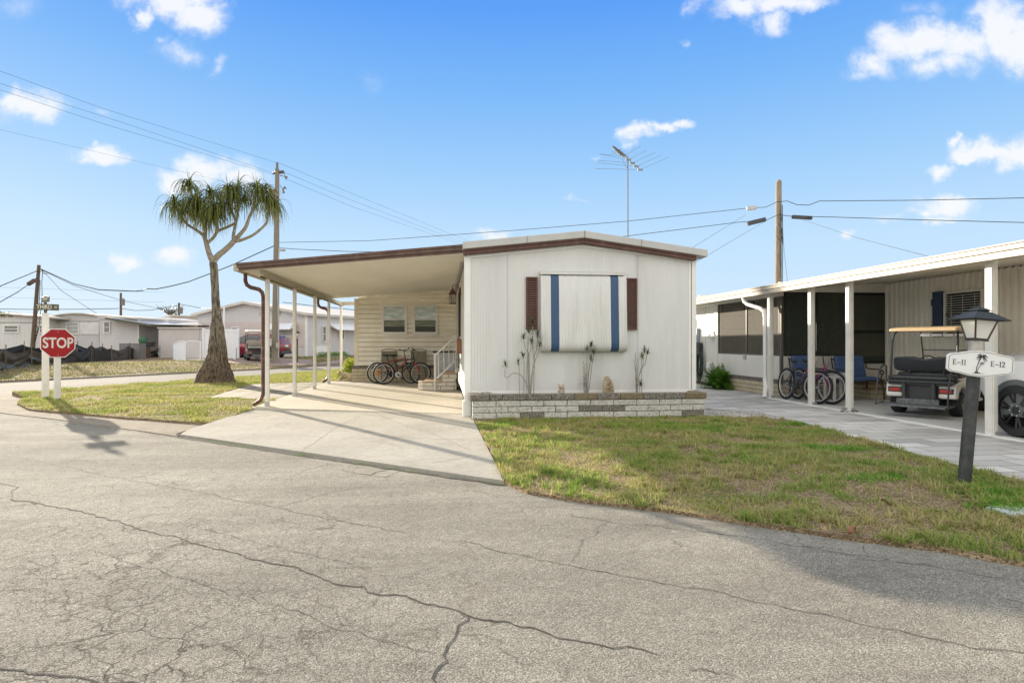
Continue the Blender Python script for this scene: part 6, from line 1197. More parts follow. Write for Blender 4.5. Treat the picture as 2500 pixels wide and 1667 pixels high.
wire('lower cable from behind the roof ridge to the wooden pole', [(1480, 583, 31), (1534, 576, 30.5), (1800, 543, 29.3), (1870, 538, 29.1), (1899, 525, 28.8)], .014)
wire('upper cable from the wooden pole to the right edge of the view', [(1899, 493, 28.8), (1922, 491, 28.6), (1945, 500, 28.5), (1975, 501, 28.3), (2000, 491, 28.2), (2250, 489, 26), (2600, 481, 24)], .015)
wire('lower cable from the wooden pole to the right edge of the view', [(1899, 524, 28.8), (1930, 528, 28.7), (2030, 530, 28), (2250, 537, 26), (2600, 546, 24)], .015)
wire('thin service drop from the right splice case down to the neighbour roof', [(1960, 537, 28.5), (2090, 580, 22), (2270, 627, 14)], .006)
wire('thin service drop left of the wooden pole running down to the home roof', [(1870, 540, 29), (1800, 580, 24), (1700, 640, 18)], .006)
wire('faint upper service drop reaching down behind the roof right corner', [(1820, 525, 29), (1760, 562, 25), (1690, 605, 20)], .006)
wire('drop cable hanging beside the wooden pole down to the neighbour roof', [(1911, 560, 28.8), (1915, 620, 28.5), (1923, 690, 28)], .008)
wire('sagging cable from the leaning pole rising to the concrete pole', [(98, 656, 44), (120, 666, 43.5), (180, 693, 42.5), (240, 707, 41.5), (330, 711, 40), (350, 709, 39.6), (358, 705, 39.5), (380, 706, 39), (420, 698, 38.5), (460, 688, 38), (560, 650, 37), (668, 601, 36.5)], .030)
wire('thin line from the leaning pole passing the distant brown pole', [(100, 658, 44), (180, 697, 50), (295, 733, 70), (440, 765, 90)], .022)
wire('straight drop line from the leaning pole down to the rounded roof', [(101, 657, 44), (150, 710, 46), (240, 768, 48)], .018)
wire('upper cable from the leaning pole off the left edge', [(93, 660, 44), (70, 670, 42), (-40, 715, 34)], .030)
wire('lower cable with a splice case from the leaning pole off the left edge', [(92, 676, 44), (75, 690, 43), (45, 712, 41), (-40, 760, 34)], .030)
wire('level line crossing behind the street name sign', [(-40, 754, 70), (100, 755.5, 70), (230, 754.5, 70), (290, 753, 70)], .035)
wire('faint upper level line behind the leaning pole', [(-40, 700, 90), (200, 708, 90), (400, 714, 90)], .012)
wire('faint second level line behind the leaning pole', [(-40, 724, 90), (200, 732, 90), (400, 738, 90)], .012)
wire('line sagging from the distant brown pole toward the grey roof pole', [(295, 753, 70), (330, 758, 71), (370, 757, 72), (437, 745, 75)], .03)
wire('line running from the grey roof pole behind the palm trunk', [(437, 742, 75), (490, 752, 72), (560, 756, 66)], .03)
wire('line beneath the carport roof crossing to the back corner', [(690, 738, 60), (760, 746, 60), (870, 757, 60)], .03)
for (u, v, d, w_, h_, rz_, lab) in ((1835, 508, 29.1, .48, .17, .10, 'pale splice case on the upper cable left of the wooden pole'), (1847, 541, 29.0, .86, .20, .24, 'dark splice case on the lower cable left of the wooden pole'), (1958, 531, 28.5, .92, .16, -.06, 'dark splice case on the lower cable right of the wooden pole')):
    p = A(u, v, d); mb = MB(); mb.bar(p-RT*w_/2-Vector((0, 0, w_/2*math.tan(rz_))), p+RT*w_/2+Vector((0, 0, w_/2*math.tan(rz_))), .16, h_); tag(obj('splice_case', mb, M('case_pale', (.42, .42, .42), .6) if 'pale' in lab else M('case_dark', (.05, .055, .06), .6), loc=p, bevel=.02), lab, 'splice case', 'splice cases on the cables')
p = A(77, 689, 43); mb = MB(); mb.bar(p-RT*.25-Vector((0, 0, .16)), p+RT*.25+Vector((0, 0, .16)), .2, .22); tag(obj('splice_case', mb, M('case_brown', (.10, .06, .04), .6), loc=p), 'brown splice case left of the leaning pole', 'splice case', 'splice cases on the cables')
# ------------------------------------------------------------------ television antenna
AD = 20.0; am = M('antenna_metal', (.20, .20, .20), .5, .1, metal=.4); ab = A(1533, 578, AD); an = thing('tv_antenna', 'tall television antenna on a mast above the roof peak', 'antenna', (ab.x, ab.y, ab.z-.3)); a_ = lambda u, v, dd=0.0: A(u, v, AD+dd)
mb = MB(); mb.tube([ab+Vector((0, 0, -.6)), a_(1532.5, 382)], .020, 8); obj('mast', mb, M('mast_dark', (.10, .10, .10), .5), an)
def an_pt(X, Y, dd=0.0): return A(1420+X/6.03, 340+Y/6.03, AD+dd)
mb = MB(); mb.tube([an_pt(455, 100, .6), an_pt(862, 452, -.6)], .013, 6); obj('boom', mb, am, an)
for (bx_, by_), (lx, ly), (rx2, ry2), dd in (((862, 450), (200, 434), (1275, 267), -.6), ((805, 402), (218, 347), (1178, 232), -.43), ((748, 352), (232, 312), (1082, 198), -.26), ((690, 303), (258, 218), (960, 162), -.09), ((625, 248), (258, 219), (872, 102), .1), ((560, 200), (440, 210), (650, 170), .27), ((530, 165), (445, 187), (600, 150), .36)):
    mb = MB(); c = an_pt(bx_, by_, dd); mb.tube([c, an_pt(lx, ly, dd-.25)], .0055, 4); mb.tube([c, an_pt(rx2, ry2, dd+.25)], .0055, 4); mb.box(c, (.16, .05, .05), -YAW); obj('element', mb, am, an)
mb = MB()
for i in range(9): c = an_pt(470+i*17, 115+i*15, .5-i*.05); mb.box(c, (.10+.012*i, .04, .035), -YAW)
obj('director_blocks', mb, M('mast_dark', (.10, .10, .10), .5), an); mb = MB(); mb.tube([an_pt(603, 295, 0), an_pt(620, 350, 0), an_pt(672, 428, 0)], .006, 4); obj('lead_wire', mb, am, an)
# ------------------------------------------------------------------ homes across the street
def boxw(mb, o, ex, ey, a0, a1, b0, b1, z0, z1):
    P_ = [o+ex*a+ey*b+Vector((0, 0, z)) for z in (z0, z1) for b in (b0, b1) for a in (a0, a1)]
    mb.add(P_, [(0, 2, 3, 1), (4, 5, 7, 6), (0, 1, 5, 4), (2, 6, 7, 3), (0, 4, 6, 2), (1, 3, 7, 5)])
def sidemat(name, col, pitch=.11, axis=2, dark=.72):
    m = bpy.data.materials.new(name); m.use_nodes = True; t = m.node_tree; n = t.nodes; l = t.links; b = n['Principled BSDF']; b.inputs['Roughness'].default_value = .55
    tcn = n.new('ShaderNodeTexCoord'); sp_ = n.new('ShaderNodeSeparateXYZ'); l.new(tcn.outputs['Object'], sp_.inputs[0])
    q = n.new('ShaderNodeMath'); q.operation = 'DIVIDE'; l.new(sp_.outputs[axis], q.inputs[0]); q.inputs[1].default_value = pitch; f = n.new('ShaderNodeMath'); f.operation = 'FRACT'; l.new(q.outputs[0], f.inputs[0])
    r_ = n.new('ShaderNodeMapRange'); l.new(f.outputs[0], r_.inputs['Value']); r_.inputs['From Min'].default_value = .0; r_.inputs['From Max'].default_value = .22; r_.inputs['To Min'].default_value = dark; r_.inputs['To Max'].default_value = 1
    no = n.new('ShaderNodeTexNoise'); no.inputs['Scale'].default_value = .8; no.inputs['Detail'].default_value = 6; l.new(tcn.outputs['Object'], no.inputs['Vector']); r2 = n.new('ShaderNodeMapRange'); l.new(no.outputs['Fac'], r2.inputs['Value']); r2.inputs['To Min'].default_value = .86; r2.inputs['To Max'].default_value = 1.1
    mm = n.new('ShaderNodeMath'); mm.operation = 'MULTIPLY'; l.new(r_.outputs[0], mm.inputs[0]); l.new(r2.outputs[0], mm.inputs[1]); mx = n.new('ShaderNodeMix'); mx.data_type = 'RGBA'; mx.blend_type = 'MULTIPLY'; mx.inputs[0].default_value = 1; mx.inputs[6].default_value = (*col, 1); l.new(mm.outputs[0], mx.inputs[7]); l.new(mx.outputs[2], b.inputs['Base Color'])
    bp = n.new('ShaderNodeBump'); bp.inputs['Distance'].default_value = .01; l.new(f.outputs[0], bp.inputs['Height']); l.new(bp.outputs[0], b.inputs['Normal']); return m
sidw = sidemat('white_lap_siding', (.62, .60, .60)); sidp = sidemat('pink_lap_siding', (.62, .54, .51), .12); sidv = sidemat('white_panel_siding', (.60, .60, .59), .3, 0, .93); roofw = M('pale_roof', (.52, .49, .44), .7, .1, 1); rooft = M('tan_roof', (.50, .44, .36), .7, .1, 1); roofg = M('grey_roof', (.36, .36, .37), .6, .1, 1)
def hwin(parent, ctr, ex, w_, h, muntins=1, dark=True, n_=None):
    """window on a far wall; ex along the wall, outward normal toward the viewer side"""
    nrm = n_ or Vector((ex.y, -ex.x, 0)); mb = MB(); o = ctr-ex*w_/2-Vector((0, 0, h/2))+nrm*.02; frame(mb, o, ex, Z_, w_, h, .07, .05, nrm)
    for k in range(muntins): mb.prism([(.07, h*(k+1)/(muntins+1)-.02), (w_-.07, h*(k+1)/(muntins+1)-.02), (w_-.07, h*(k+1)/(muntins+1)+.02), (.07, h*(k+1)/(muntins+1)+.02)], o, ex, Z_, nrm, .04)
    wf = obj('window', mb, whitem, parent); mb = MB(); p = o+nrm*.012; mb.quad(p+ex*.06+Z_*.06, p+ex*(w_-.06)+Z_*.06, p+ex*(w_-.06)+Z_*(h-.06), p+ex*.06+Z_*(h-.06)); obj('pane', mb, M('far_pane', (.16, .17, .16), .15, .2, 2, spec=.7) if dark else M('far_pane_pale', (.40, .42, .40), .3, .1), wf)
def cx(u, d): return (u-CXP)/F*d
def cz(v, d): return CAMH-(v-HYP)/F*d
def plan(d): return FW*d
# white panelled home at the left edge
D1 = 45.0; o = FW*D1; hA = thing('mobile_home', 'white panelled home with two gable vents at the far left behind the silt fence', 'mobile home', (o+RT*cx(40, D1)), 0, 'homes across the street')
x0, x1 = cx(-70, D1), cx(118, D1); zt = cz(771, D1); zp = cz(764, D1); xm = cx(12, D1)
mb = MB(); v = [o+RT*a+Vector((0, 0, z)) for a, z in ((x0, .1), (x1, .1), (x1, cz(777, D1)), (xm, cz(769, D1)), (x0, cz(776, D1)))]; mb.add(v+[p+FW*9 for p in v], [(0, 1, 2, 3, 4), (9, 8, 7, 6, 5), (1, 6, 7, 2), (0, 4, 9, 5)]); obj('wall', mb, sidv, hA)
mb = MB(); rp = [(x0-.3, cz(776, D1)), (xm, cz(767.5, D1)), (x1+.9, cz(779, D1)), (x1+.9, cz(774, D1)), (xm, cz(763.5, D1)), (x0-.3, cz(771, D1))]; mb.prism(rp, o-FW*.3, RT, Z_, FW, 9.6); obj('roof', mb, roofw, hA)
mb = MB(); boxw(mb, o, RT, FW, x0, x1, -.04, .0, cz(788, D1), cz(786.5, D1)); obj('belt_trim', mb, M('dirt_trim', (.22, .21, .2)), hA)
hwin(hA, o+RT*cx(28.5, D1)+Vector((0, 0, cz(803, D1))), RT, 1.12, .58)
hwin(hA, o+RT*cx(105, D1)+Vector((0, 0, cz(803, D1))), RT, .5, .6)
for u in (8, 26): mb = MB(); boxw(mb, o, RT, FW, cx(u-5, D1), cx(u+5, D1), -.06, -.005, cz(773.5, D1), cz(770, D1)); obj('vent', mb, M('vent_brown', (.28, .22, .17)), hA)
# rounded roof home and its extension
D2 = 46.0; o = FW*D2; hB = thing('mobile_home', 'white home with a rounded roof and lap siding behind the stop sign', 'mobile home', (o+RT*cx(230, D2)), 0, 'homes across the street')
ar = [(u, 766+(((u-190)/62)**2)*7.5) for u in range(120, 244, 8)]; mb = MB(); v = [(cx(118, D2), .1), (cx(243, D2), .1)]+[(cx(u, D2), cz(v_, D2)) for u, v_ in ar[::-1]]; mb.prism(v, o, RT, Z_, FW, 14); obj('wall', mb, sidw, hB)
mb = MB(); tp_ = [(cx(u, D2), cz(v_-2, D2)) for u, v_ in ar]; bt = [(cx(u, D2), cz(v_+.5, D2)) for u, v_ in ar[::-1]]
for (a, b), (c, d) in zip(zip(tp_, tp_[1:]), zip(bt[::-1], bt[::-1][1:])): mb.prism([a, b, d, c], o-FW*.25, RT, Z_, FW, 14.4)
obj('roof', mb, rooft, hB)
mb = MB(); boxw(mb, o, RT, FW, cx(122, D2), cx(243, D2), -.05, .0, cz(785, D2), cz(783.8, D2)); obj('belt_trim', mb, M('dirt_trim', (.22, .21, .2)), hB)
hwin(hB, o+RT*cx(178, D2)+Vector((0, 0, cz(801, D2))), RT, 1.0, .92, 2, False)
mb = MB(); boxw(mb, o, RT, FW, cx(195, D2), cx(242, D2), -.05, .0, cz(816, D2), cz(786, D2)); obj('window_shade', mb, M('shade_panel', (.66, .64, .63), .5), hB)
mb = MB(); boxw(mb, o, RT, FW, cx(132, D2), cx(146, D2), -.5, -.0, cz(791, D2), cz(790, D2)); mb.add([o+RT*cx(128, D2)-FW*.6+Z_*cz(791, D2), o+RT*cx(146, D2)-FW*.6+Z_*cz(791, D2), o+RT*cx(140, D2)+Z_*cz(781, D2)], [(0, 1, 2)]); obj('awning_hood', mb, whitem, hB)
D3 = 44.5; o3 = FW*D3; mb = MB(); boxw(mb, o3, RT, FW, cx(243, D3), cx(339, D3), 0, 6, .1, cz(778, D3)); obj('extension_wall', mb, sidw, hB)
mb = MB(); mb.prism([(cx(240, D3), cz(773, D3)), (cx(342, D3), cz(779.5, D3)), (cx(342, D3), cz(775, D3)), (cx(240, D3), cz(769, D3))], o3-FW*.3, RT, Z_, FW, 7); obj('extension_roof', mb, roofw, hB)
hwin(hB, o3+RT*cx(262, D3)+Vector((0, 0, cz(799, D3))), RT, .5, .86); mb = MB(); boxw(mb, o3, RT, FW, cx(337, D3), cx(340, D3), -.05, 0, .1, cz(779, D3)); obj('corner_trim', mb, whitem, hB)
# porch home with slanting carport roof
D4 = 47.5; o4 = FW*D4; hC = thing('mobile_home', 'cream home with a slanting green-edged porch roof and narrow door behind the black tub', 'mobile home', (o4+RT*cx(400, D4)), 0, 'homes across the street')
mb = MB(); boxw(mb, o4, RT, FW, cx(338, D4), cx(410, D4), 0, 6, .1, cz(779, D4)); obj('wall', mb, M('far_cream', (.60, .57, .52), .6), hC)
mb = MB(); mb.prism([(cx(340, D4), cz(784, D4)), (cx(440, D4), cz(800, D4)), (cx(440, D4), cz(796, D4)), (cx(340, D4), cz(779.5, D4))], o4-FW*4.0, RT, Z_, FW, 4.4); obj('porch_roof', mb, M('green_edge', (.10, .10, .075), .6), hC)
mb = MB(); mb.add([o4+RT*cx(340, D4)-FW*4+Z_*cz(779, D4), o4+RT*cx(440, D4)-FW*4+Z_*cz(795.5, D4), o4+RT*cx(490, D4)+FW*6+Z_*cz(790, D4), o4+RT*cx(350, D4)+FW*6+Z_*cz(771, D4)], [(0, 1, 2, 3)]); obj('roof', mb, roofg, hC)
mb = MB(); boxw(mb, o4, RT, FW, cx(350, D4), cx(366, D4), -.06, 0, .6, cz(790, D4)); df = obj('door', mb, M('door_white', (.66, .65, .62), .5), hC); mb = MB(); boxw(mb, o4, RT, FW, cx(354.5, D4), cx(362, D4), -.08, -.06, cz(820, D4), cz(793, D4)); obj('pane', mb, M('far_pane', (.16, .17, .16)), df)
mb = MB(); boxw(mb, o4, RT, FW, cx(369, D4), cx(386, D4), -.06, 0, .5, cz(802, D4)); obj('storage_door', mb, M('door_white', (.66, .65, .62)), hC)
D5 = 60.0; o5 = FW*D5; hD = thing('mobile_home', 'distant home with a low tan roof and grey gable above the shed', 'mobile home', (o5+RT*cx(420, D5)), 0, 'homes across the street')
mb = MB(); v = [(cx(386, D5), .1), (cx(500, D5), .1), (cx(500, D5), cz(773, D5)), (cx(415, D5), cz(769.5, D5)), (cx(386, D5), cz(777, D5))]; mb.prism(v, o5, RT, Z_, FW, 9); obj('wall', mb, M('far_grey_wall', (.55, .54, .53)), hD)
mb = MB(); mb.add([o5+RT*cx(302, D5)+Z_*cz(778, D5)+FW*6, o5+RT*cx(386, D5)+Z_*cz(777.5, D5), o5+RT*cx(416, D5)+Z_*cz(768.5, D5), o5+RT*cx(366, D5)+Z_*cz(765, D5)+FW*8, o5+RT*cx(318, D5)+Z_*cz(771, D5)+FW*10], [(0, 1, 2, 3, 4)]); mb.prism([(cx(414, D5), cz(771, D5)), (cx(502, D5), cz(774.5, D5)), (cx(502, D5), cz(772.5, D5)), (cx(414, D5), cz(768.5, D5))], o5-FW*.3, RT, Z_, FW, 9); obj('roof', mb, rooft, hD)
mb = MB(); boxw(mb, o5, RT, FW, cx(385, D5), cx(388, D5), 3, 3.3, cz(768, D5), cz(761, D5)); obj('roof_vent', mb, insm, hD)
# shed, white fence and lattice
D6 = 44.0; o6 = FW*D6; shed = thing('shed', 'low shed with dirty pinkish white lap siding left of the palm trunk', 'shed', (o6+RT*cx(436, D6)), 0)
mb = MB(); boxw(mb, o6, RT, FW, cx(387, D6), cx(494, D6), 0, 3, .1, cz(802, D6)); obj('wall', mb, sidemat('dirty_lap_siding', (.60, .55, .54), .13, dark=.55), shed)
mb = MB(); boxw(mb, o6, RT, FW, cx(386, D6), cx(500, D6), -.12, 3.1, cz(802, D6), cz(799, D6)); boxw(mb, o6, RT, FW, cx(484, D6), cx(487, D6), -.05, 0, .1, cz(802, D6)); obj('roof', mb, roofw, shed)
D7 = 40.5; o7 = FW*D7; vf = thing('vinyl_fence', 'solid white vinyl privacy fence behind the palm trunk', 'fence', (o7+RT*cx(540, D7)), 0); vin = M('white_vinyl', (.72, .73, .74), .4, .03)
mb = MB(); boxw(mb, o7, RT, FW, cx(499, D7), cx(580, D7), 0, .04, .15, cz(808, D7)); obj('panel', mb, vin, vf)
mb = MB(); boxw(mb, o7, RT, FW, cx(499, D7), cx(580, D7), -.03, .07, cz(809, D7), cz(803.5, D7)); obj('rail', mb, vin, vf); mb = MB(); boxw(mb, o7, RT, FW, cx(499, D7), cx(580, D7), -.03, .07, .2, .36); obj('rail', mb, vin, vf)
for u in (497, 581): mb = MB(); boxw(mb, o7, RT, FW, cx(u-2.2, D7), cx(u+2.2, D7), -.06, .1, .1, cz(801.5, D7)); obj('post', mb, vin, vf)
D8 = 36.0
def lattice(a, b, zt_a, zt_b, label, arch):
    a, b = Vector(a), Vector(b); root = thing('lattice_panel', label, 'lattice', ((a+b)/2), 0, 'white lattice panels by the shed'); e1 = (b-a); ln = e1.length; e1 = e1.normalized(); nz = Vector((-e1.y, e1.x, 0))
    top = lambda t: zt_a+(zt_b-zt_a)*t+arch*math.sin(math.pi*t); z0 = .16; mb = MB(); st_ = .16
    k = -2.0
    while k < ln+2.0:
        for sg_ in (1, -1):
            pts = []
            for i in range(60):
                s = k+sg_*i*.03; z = z0+i*.03
                if 0 <= s <= ln and z <= top(s/ln): pts.append(a+e1*s+Z_*(z-a.z))
            if len(pts) > 1: mb.bar(pts[0]+nz*.006*sg_, pts[-1]+nz*.006*sg_, .010, .024, up=nz)
        k += st_
    obj('lattice', mb, vin, root); mb = MB()
    for s in (0, ln): mb.box(a+e1*s+Z_*((z0+top(s/ln))/2-a.z+.0), (.05, .05, top(s/ln)-z0+.04), math.atan2(e1.y, e1.x))
    pr = [a+e1*(ln*t)+Z_*(top(t)-a.z) for t in np.linspace(0, 1, 12)]
    for p, q in zip(pr, pr[1:]): mb.bar(p, q, .04, .045)
    mb.bar(a+Z_*(z0-a.z), b+Z_*(z0-a.z), .04, .045); obj('frame', mb, vin, root)
lattice(W(cx(424, 38), 38, .2), W(cx(450, 36), 36, .2), cz(840, 38), cz(834, 36), 'left lattice panel angled back with a curved top', .10); lattice(W(cx(452, 36), 36, .2), W(cx(489.5, 36), 36, .2), cz(834, 36), cz(834.5, 36), 'right lattice panel facing the road with an arched top', .05)
mb = MB(); p = W(cx(574, 38.5), 38.5, .2); mb.box((p.x, p.y, .55), (.16, .16, .75), -YAW); mb.box((p.x, p.y, .95), (.20, .20, .06), -YAW); tag(obj('bollard', mb, vin, loc=p), 'short white post with a cap in front of the white fence', 'post')
mb = MB(); p = W(cx(547, 40), 40, .2); mb.tube([(p.x, p.y, .2), (p.x, p.y, cz(746, 40))], .055, 8); tag(obj('flag_pole', mb, vin, loc=p), 'thin white pole standing behind the palm trunk', 'pole')
# large pinkish gable house
e2 = (RT*.33+FW).normalized(); e1 = Vector((e2.y, -e2.x, 0)); C0 = W(cx(748, 47), 47, 0); WG = 10.6; big = thing('gable_house', 'wide white and pink gable house behind the SUV with a porch and window awnings', 'house', C0-e1*5, 0)
def bz(v, d=47): return cz(v, d)
ze, zr_ = 3.45, 4.40; s_ = -WG
mb = MB(); v = [(s_, .1), (0, .1), (0, ze), (s_*.53, zr_), (s_, ze+.1)]; mb.prism(v, C0, e1, Z_, e2, 16); obj('gable_wall', mb, sidw, big)
mb = MB(); mb.prism([(s_+.1, 1.0), (-.12, 1.0), (-.12, 2.98), (s_+.1, 2.98)], C0-e2*.03, e1, Z_, e2, .02); obj('pink_siding', mb, sidp, big)
mb = MB()
for (xa, za_), (xb, zb_) in (((s_-.35, ze+.02), (s_*.53, zr_)), ((s_*.53, zr_), (.35, ze-.08))): mb.prism([(xa, za_), (xb, zb_), (xb, zb_+.20), (xa, za_+.20)], C0-e2*.45, e1, Z_, e2, 17)
obj('roof', mb, roofw, big)
for t in (.38, .26): mb = MB(); mb.prism([(s_*t-.38, 3.45), (s_*t+.38, 3.45), (s_*t+.38, 3.72), (s_*t-.38, 3.72)], C0-e2*.05, e1, Z_, e2, .04); obj('vent', mb, M('vent_grey', (.42, .41, .40)), big)
hwin(big, C0+e1*(s_*.64)+Z_*2.25, e1, .75, .65, 1, False, -e2); hwin(big, C0+e1*(-2.1)+Z_*2.05, e1, 2.2, .55, 0, False, -e2)
mb = MB(); pr = [(0, 0), (-.35, -.03), (-.75, -.22), (-.95, -.50), (-.95, -.55), (-.3, -.35), (0, -.25)]; mb.prism(pr, C0+e1*(-3.3)+Z_*2.85, e2, Z_, e1, 2.5); obj('window_awning', mb, M('awning_pale', (.60, .62, .68), .5), big)
mb = MB(); mb.prism([(-.09, .1), (.09, .1), (.09, ze-.1), (-.09, ze-.1)], C0-e2*.06+e1*.0, e1, Z_, e2, .1); obj('corner_trim', mb, whitem, big)
nS = e1; o_ = C0+e1*.02
for t, w2, h2, zc2 in ((2.2, .5, 1.3, 2.0), (4.6, .8, 1.1, 2.1), (8.6, 1.0, 1.3, 2.05), (10.6, .9, 1.3, 2.05), (12.2, .9, 1.3, 2.05)): hwin(big, o_+e2*t+Z_*zc2, e2, w2, h2, 1, True, e1)
mb = MB(); mb.prism([(0, .0), (.9, -.55), (.9, -.62), (0, -.2)], C0+e2*2.8+Z_*2.95, e1, Z_, e2, 4.2); obj('window_awning', mb, vin, big)
mb = MB(); mb.prism([(0, 0), (1.6, -.25), (1.6, -.35), (0, -.12)], C0+e2*8+Z_*2.95, e1, Z_, e2, 8); obj('porch_roof', mb, vin, big)
for t in (8.2, 11, 14): mb = MB(); c = C0+e1*1.5+e2*t; mb.box((c.x, c.y, 1.45), (.10, .10, 2.5)); obj('porch_post', mb, vin, big)
mb = MB(); boxw(mb, C0, e1, e2, 0, 1.6, 8, 16, .1, .55); obj('porch_deck', mb, whitem, big)
mb = MB()
for k in range(26): c = C0+e1*1.55+e2*(8.2+k*.23); mb.box((c.x, c.y, 1.0), (.03, .03, .85))
mb.bar(C0+e1*1.55+e2*8.2+Z_*1.42, C0+e1*1.55+e2*14+Z_*1.42, .06, .06); obj('railing', mb, vin, big)
mb = MB(); c = C0-e1*.06; boxw(mb, C0, e1, e2, -.4, .06, 1.0, 2.6, .1, 1.0); obj('skirt_step', mb, whitem, big)
# small things across the street
lp2 = copy_tree(lamp); q = W(cx(725, 37.3), 37.3, .16); lp2.location = q; lp2.rotation_euler = (0, 0, -YAW+.5); lp2.scale = (1.12,)*3; tag(lp2, 'upright black lamp post on the grass strip across the street')
lamp['group'] = lp2['group'] = 'black lamp posts'
gc2 = W(cx(629, 37.6), 37.6, .2); golfcart('golf_cart', 'dark golf cart with a pale roof in front of the red SUV across the street', (gc2.x, gc2.y, .22), R(118)-YAW, M('cart_taupe', (.16, .14, .11), .4, coat=.3), M('tan_seat', (.34, .31, .26), .6), M('pale_canopy', (.62, .58, .50), .5), scale=1.06)
q = W(cx(651, 36), 36, .2); ub = thing('utility_box', 'grey meter box on thin legs beside the concrete pole', 'utility box', q); mb = MB(); mb.box((q.x, q.y, 1.33), (.55, .2, .45), -YAW); mb.box((q.x+.2, q.y-.12, 1.30), (.16, .05, .35), -YAW); obj('box', mb, M('box_grey', (.50, .50, .48), .5), ub)
for dx in (-.18, .12): mb = MB(); mb.tube([(q.x+dx, q.y, .2), (q.x+dx, q.y, 1.15)], .03, 6); obj('leg', mb, darkm, ub)
q = W(cx(312, 40), 40, .15); ac = thing('air_conditioner', 'grey louvred air conditioner behind the silt fence', 'air conditioner', q); mb = MB(); boxw(mb, FW*40, RT, FW, cx(291, 40), cx(341, 40), 0, .7, .15, cz(838, 40)); obj('casing', mb, insm, ac)
for k in range(14): 
    mb = MB() if k == 0 else mb; boxw(mb, FW*40, RT, FW, cx(293+k*3.4, 40), cx(294.2+k*3.4, 40), -.03, 0, .3, cz(840, 40))
obj('louvres', mb, M('louvre_grey', (.3, .3, .3)), ac)
q = W(cx(349, 43), 43, .2); gb = thing('green_bin', 'round green bin beside the black tub at the cream home', 'bin', q); mb = MB(); mb.lathe((q.x, q.y, .9), [(.22, 0), (.27, .45), (.30, .6), (.22, .78), (.05, .82)], 14); mb.lathe((q.x, q.y, .2), [(.2, 0), (.22, .7)], 10); obj('barrel', mb, M('bin_green', (.03, .12, .05), .5), gb, smooth=50)
q = W(cx(360, 42.5), 42.5, .2); bt_ = thing('black_tub', 'black tub on a stand in front of the cream home', 'tub', q); mb = MB(); mb.prism([(-.28, 0), (.28, 0), (.36, .33), (-.36, .33)], Vector((q.x, q.y-.2, 1.02)), RT, Z_, FW, .5); obj('tub', mb, darkm, bt_); mb = MB(); mb.box((q.x, q.y, .62), (.25, .3, .85)); obj('stand', mb, M('stand_brown', (.1, .06, .04)), bt_)
# silt fences
plast = M('black_plastic', (.009, .010, .012), .28, .2, 6, 1.0, 7, spec=.6); stake = M('wood_stake', (.13, .11, .08), .8, .2, 12)
def silt(pts, label, seed):
    """pts: (u, vtop, vbottom, d, stake?)"""
    root = thing('silt_fence', label, 'silt fence', W(cx(pts[len(pts)//2][0], pts[len(pts)//2][3]), pts[len(pts)//2][3], .1), 0, 'black plastic silt fences'); mb = MB(); rows = 12; cols = []; random.seed(seed)
    for i, (a, b) in enumerate(zip(pts, pts[1:])):
        A0, A1_ = W(cx(a[0], a[3]), a[3]), W(cx(b[0], b[3]), b[3]); n = max(6, int((A1_-A0).length/.09))
        for k in range(n+(1 if i == len(pts)-2 else 0)):
            t = k/n; g = A0.lerp(A1_, t); zt_ = (cz(a[1], a[3])*(1-t)+cz(b[1], b[3])*t)-.22*math.sin(math.pi*t)*random.choice((1, 1))*(1 if a[4] else .5); zb_ = cz(a[2], a[3])*(1-t)+cz(b[2], b[3])*t-.05; cols.append((g, zb_, zt_, t, i))
    v = []
    for g, zb_, zt_, t, i in cols:
        for r_ in range(rows):
            h = r_/(rows-1); s = g.x*1.1+g.y*.4; sag = (.5-abs(t-.5))*2; q = abs(noise.noise(Vector((s*1.4+(h-.5)*(2.5 if t < .5 else -2.5)*1.2, h*.8, seed))))*.50+abs(noise.noise(Vector((s*3.6+h*2*(1 if t < .5 else -1), h*1.5, seed+3))))*.30
            v.append(g-FW*(q*(.4+.6*math.sin(math.pi*min(1, h+.15)))*1.0)+Z_*(zb_+(zt_-zb_)*h+.02*noise.noise(Vector((s*5, h*3, 9)))))
    nC = len(cols); mb.add(v, [(i*rows+j, (i+1)*rows+j, (i+1)*rows+j+1, i*rows+j+1) for i in range(nC-1) for j in range(rows-1)]); obj('fabric', mb, plast, root, smooth=60)
    for p in pts:
        if p[4]: g = W(cx(p[0], p[3]), p[3])+FW*.03; mb = MB(); mb.box((g.x, g.y, (cz(p[1]-3.5, p[3])+.0)/2), (.035, .035, cz(p[1]-3.5, p[3])+.2), random.uniform(0, 1), random.uniform(-.06, .06)); obj('stake', mb, stake, root)
silt([(-60, 852, 923, 22.5, 1), (13, 850, 909, 25.5, 1), (76, 850, 902, 28, 1), (150, 855, 894, 32, 0), (187, 856, 891, 33.5, 1), (223, 842, 890, 34.5, 1), (271, 850, 887, 36.3, 1), (316, 843, 883, 39, 1), (345, 844, 878, 42, 1)], 'front silt fence of sagging black plastic along the verge', 3)
silt([(-60, 846, 880, 33, 1), (58, 840, 876, 36, 1), (120, 842, 874, 38, 1), (189, 840, 872, 39.5, 1), (250, 845, 872, 41, 1), (305, 853, 870, 42, 0)], 'rear silt fence of black plastic under the white homes', 8)
silt([(353, 848, 870, 42.5, 1), (390, 850, 869, 43.2, 1)], 'short brownish silt fence piece next to the shed', 12)
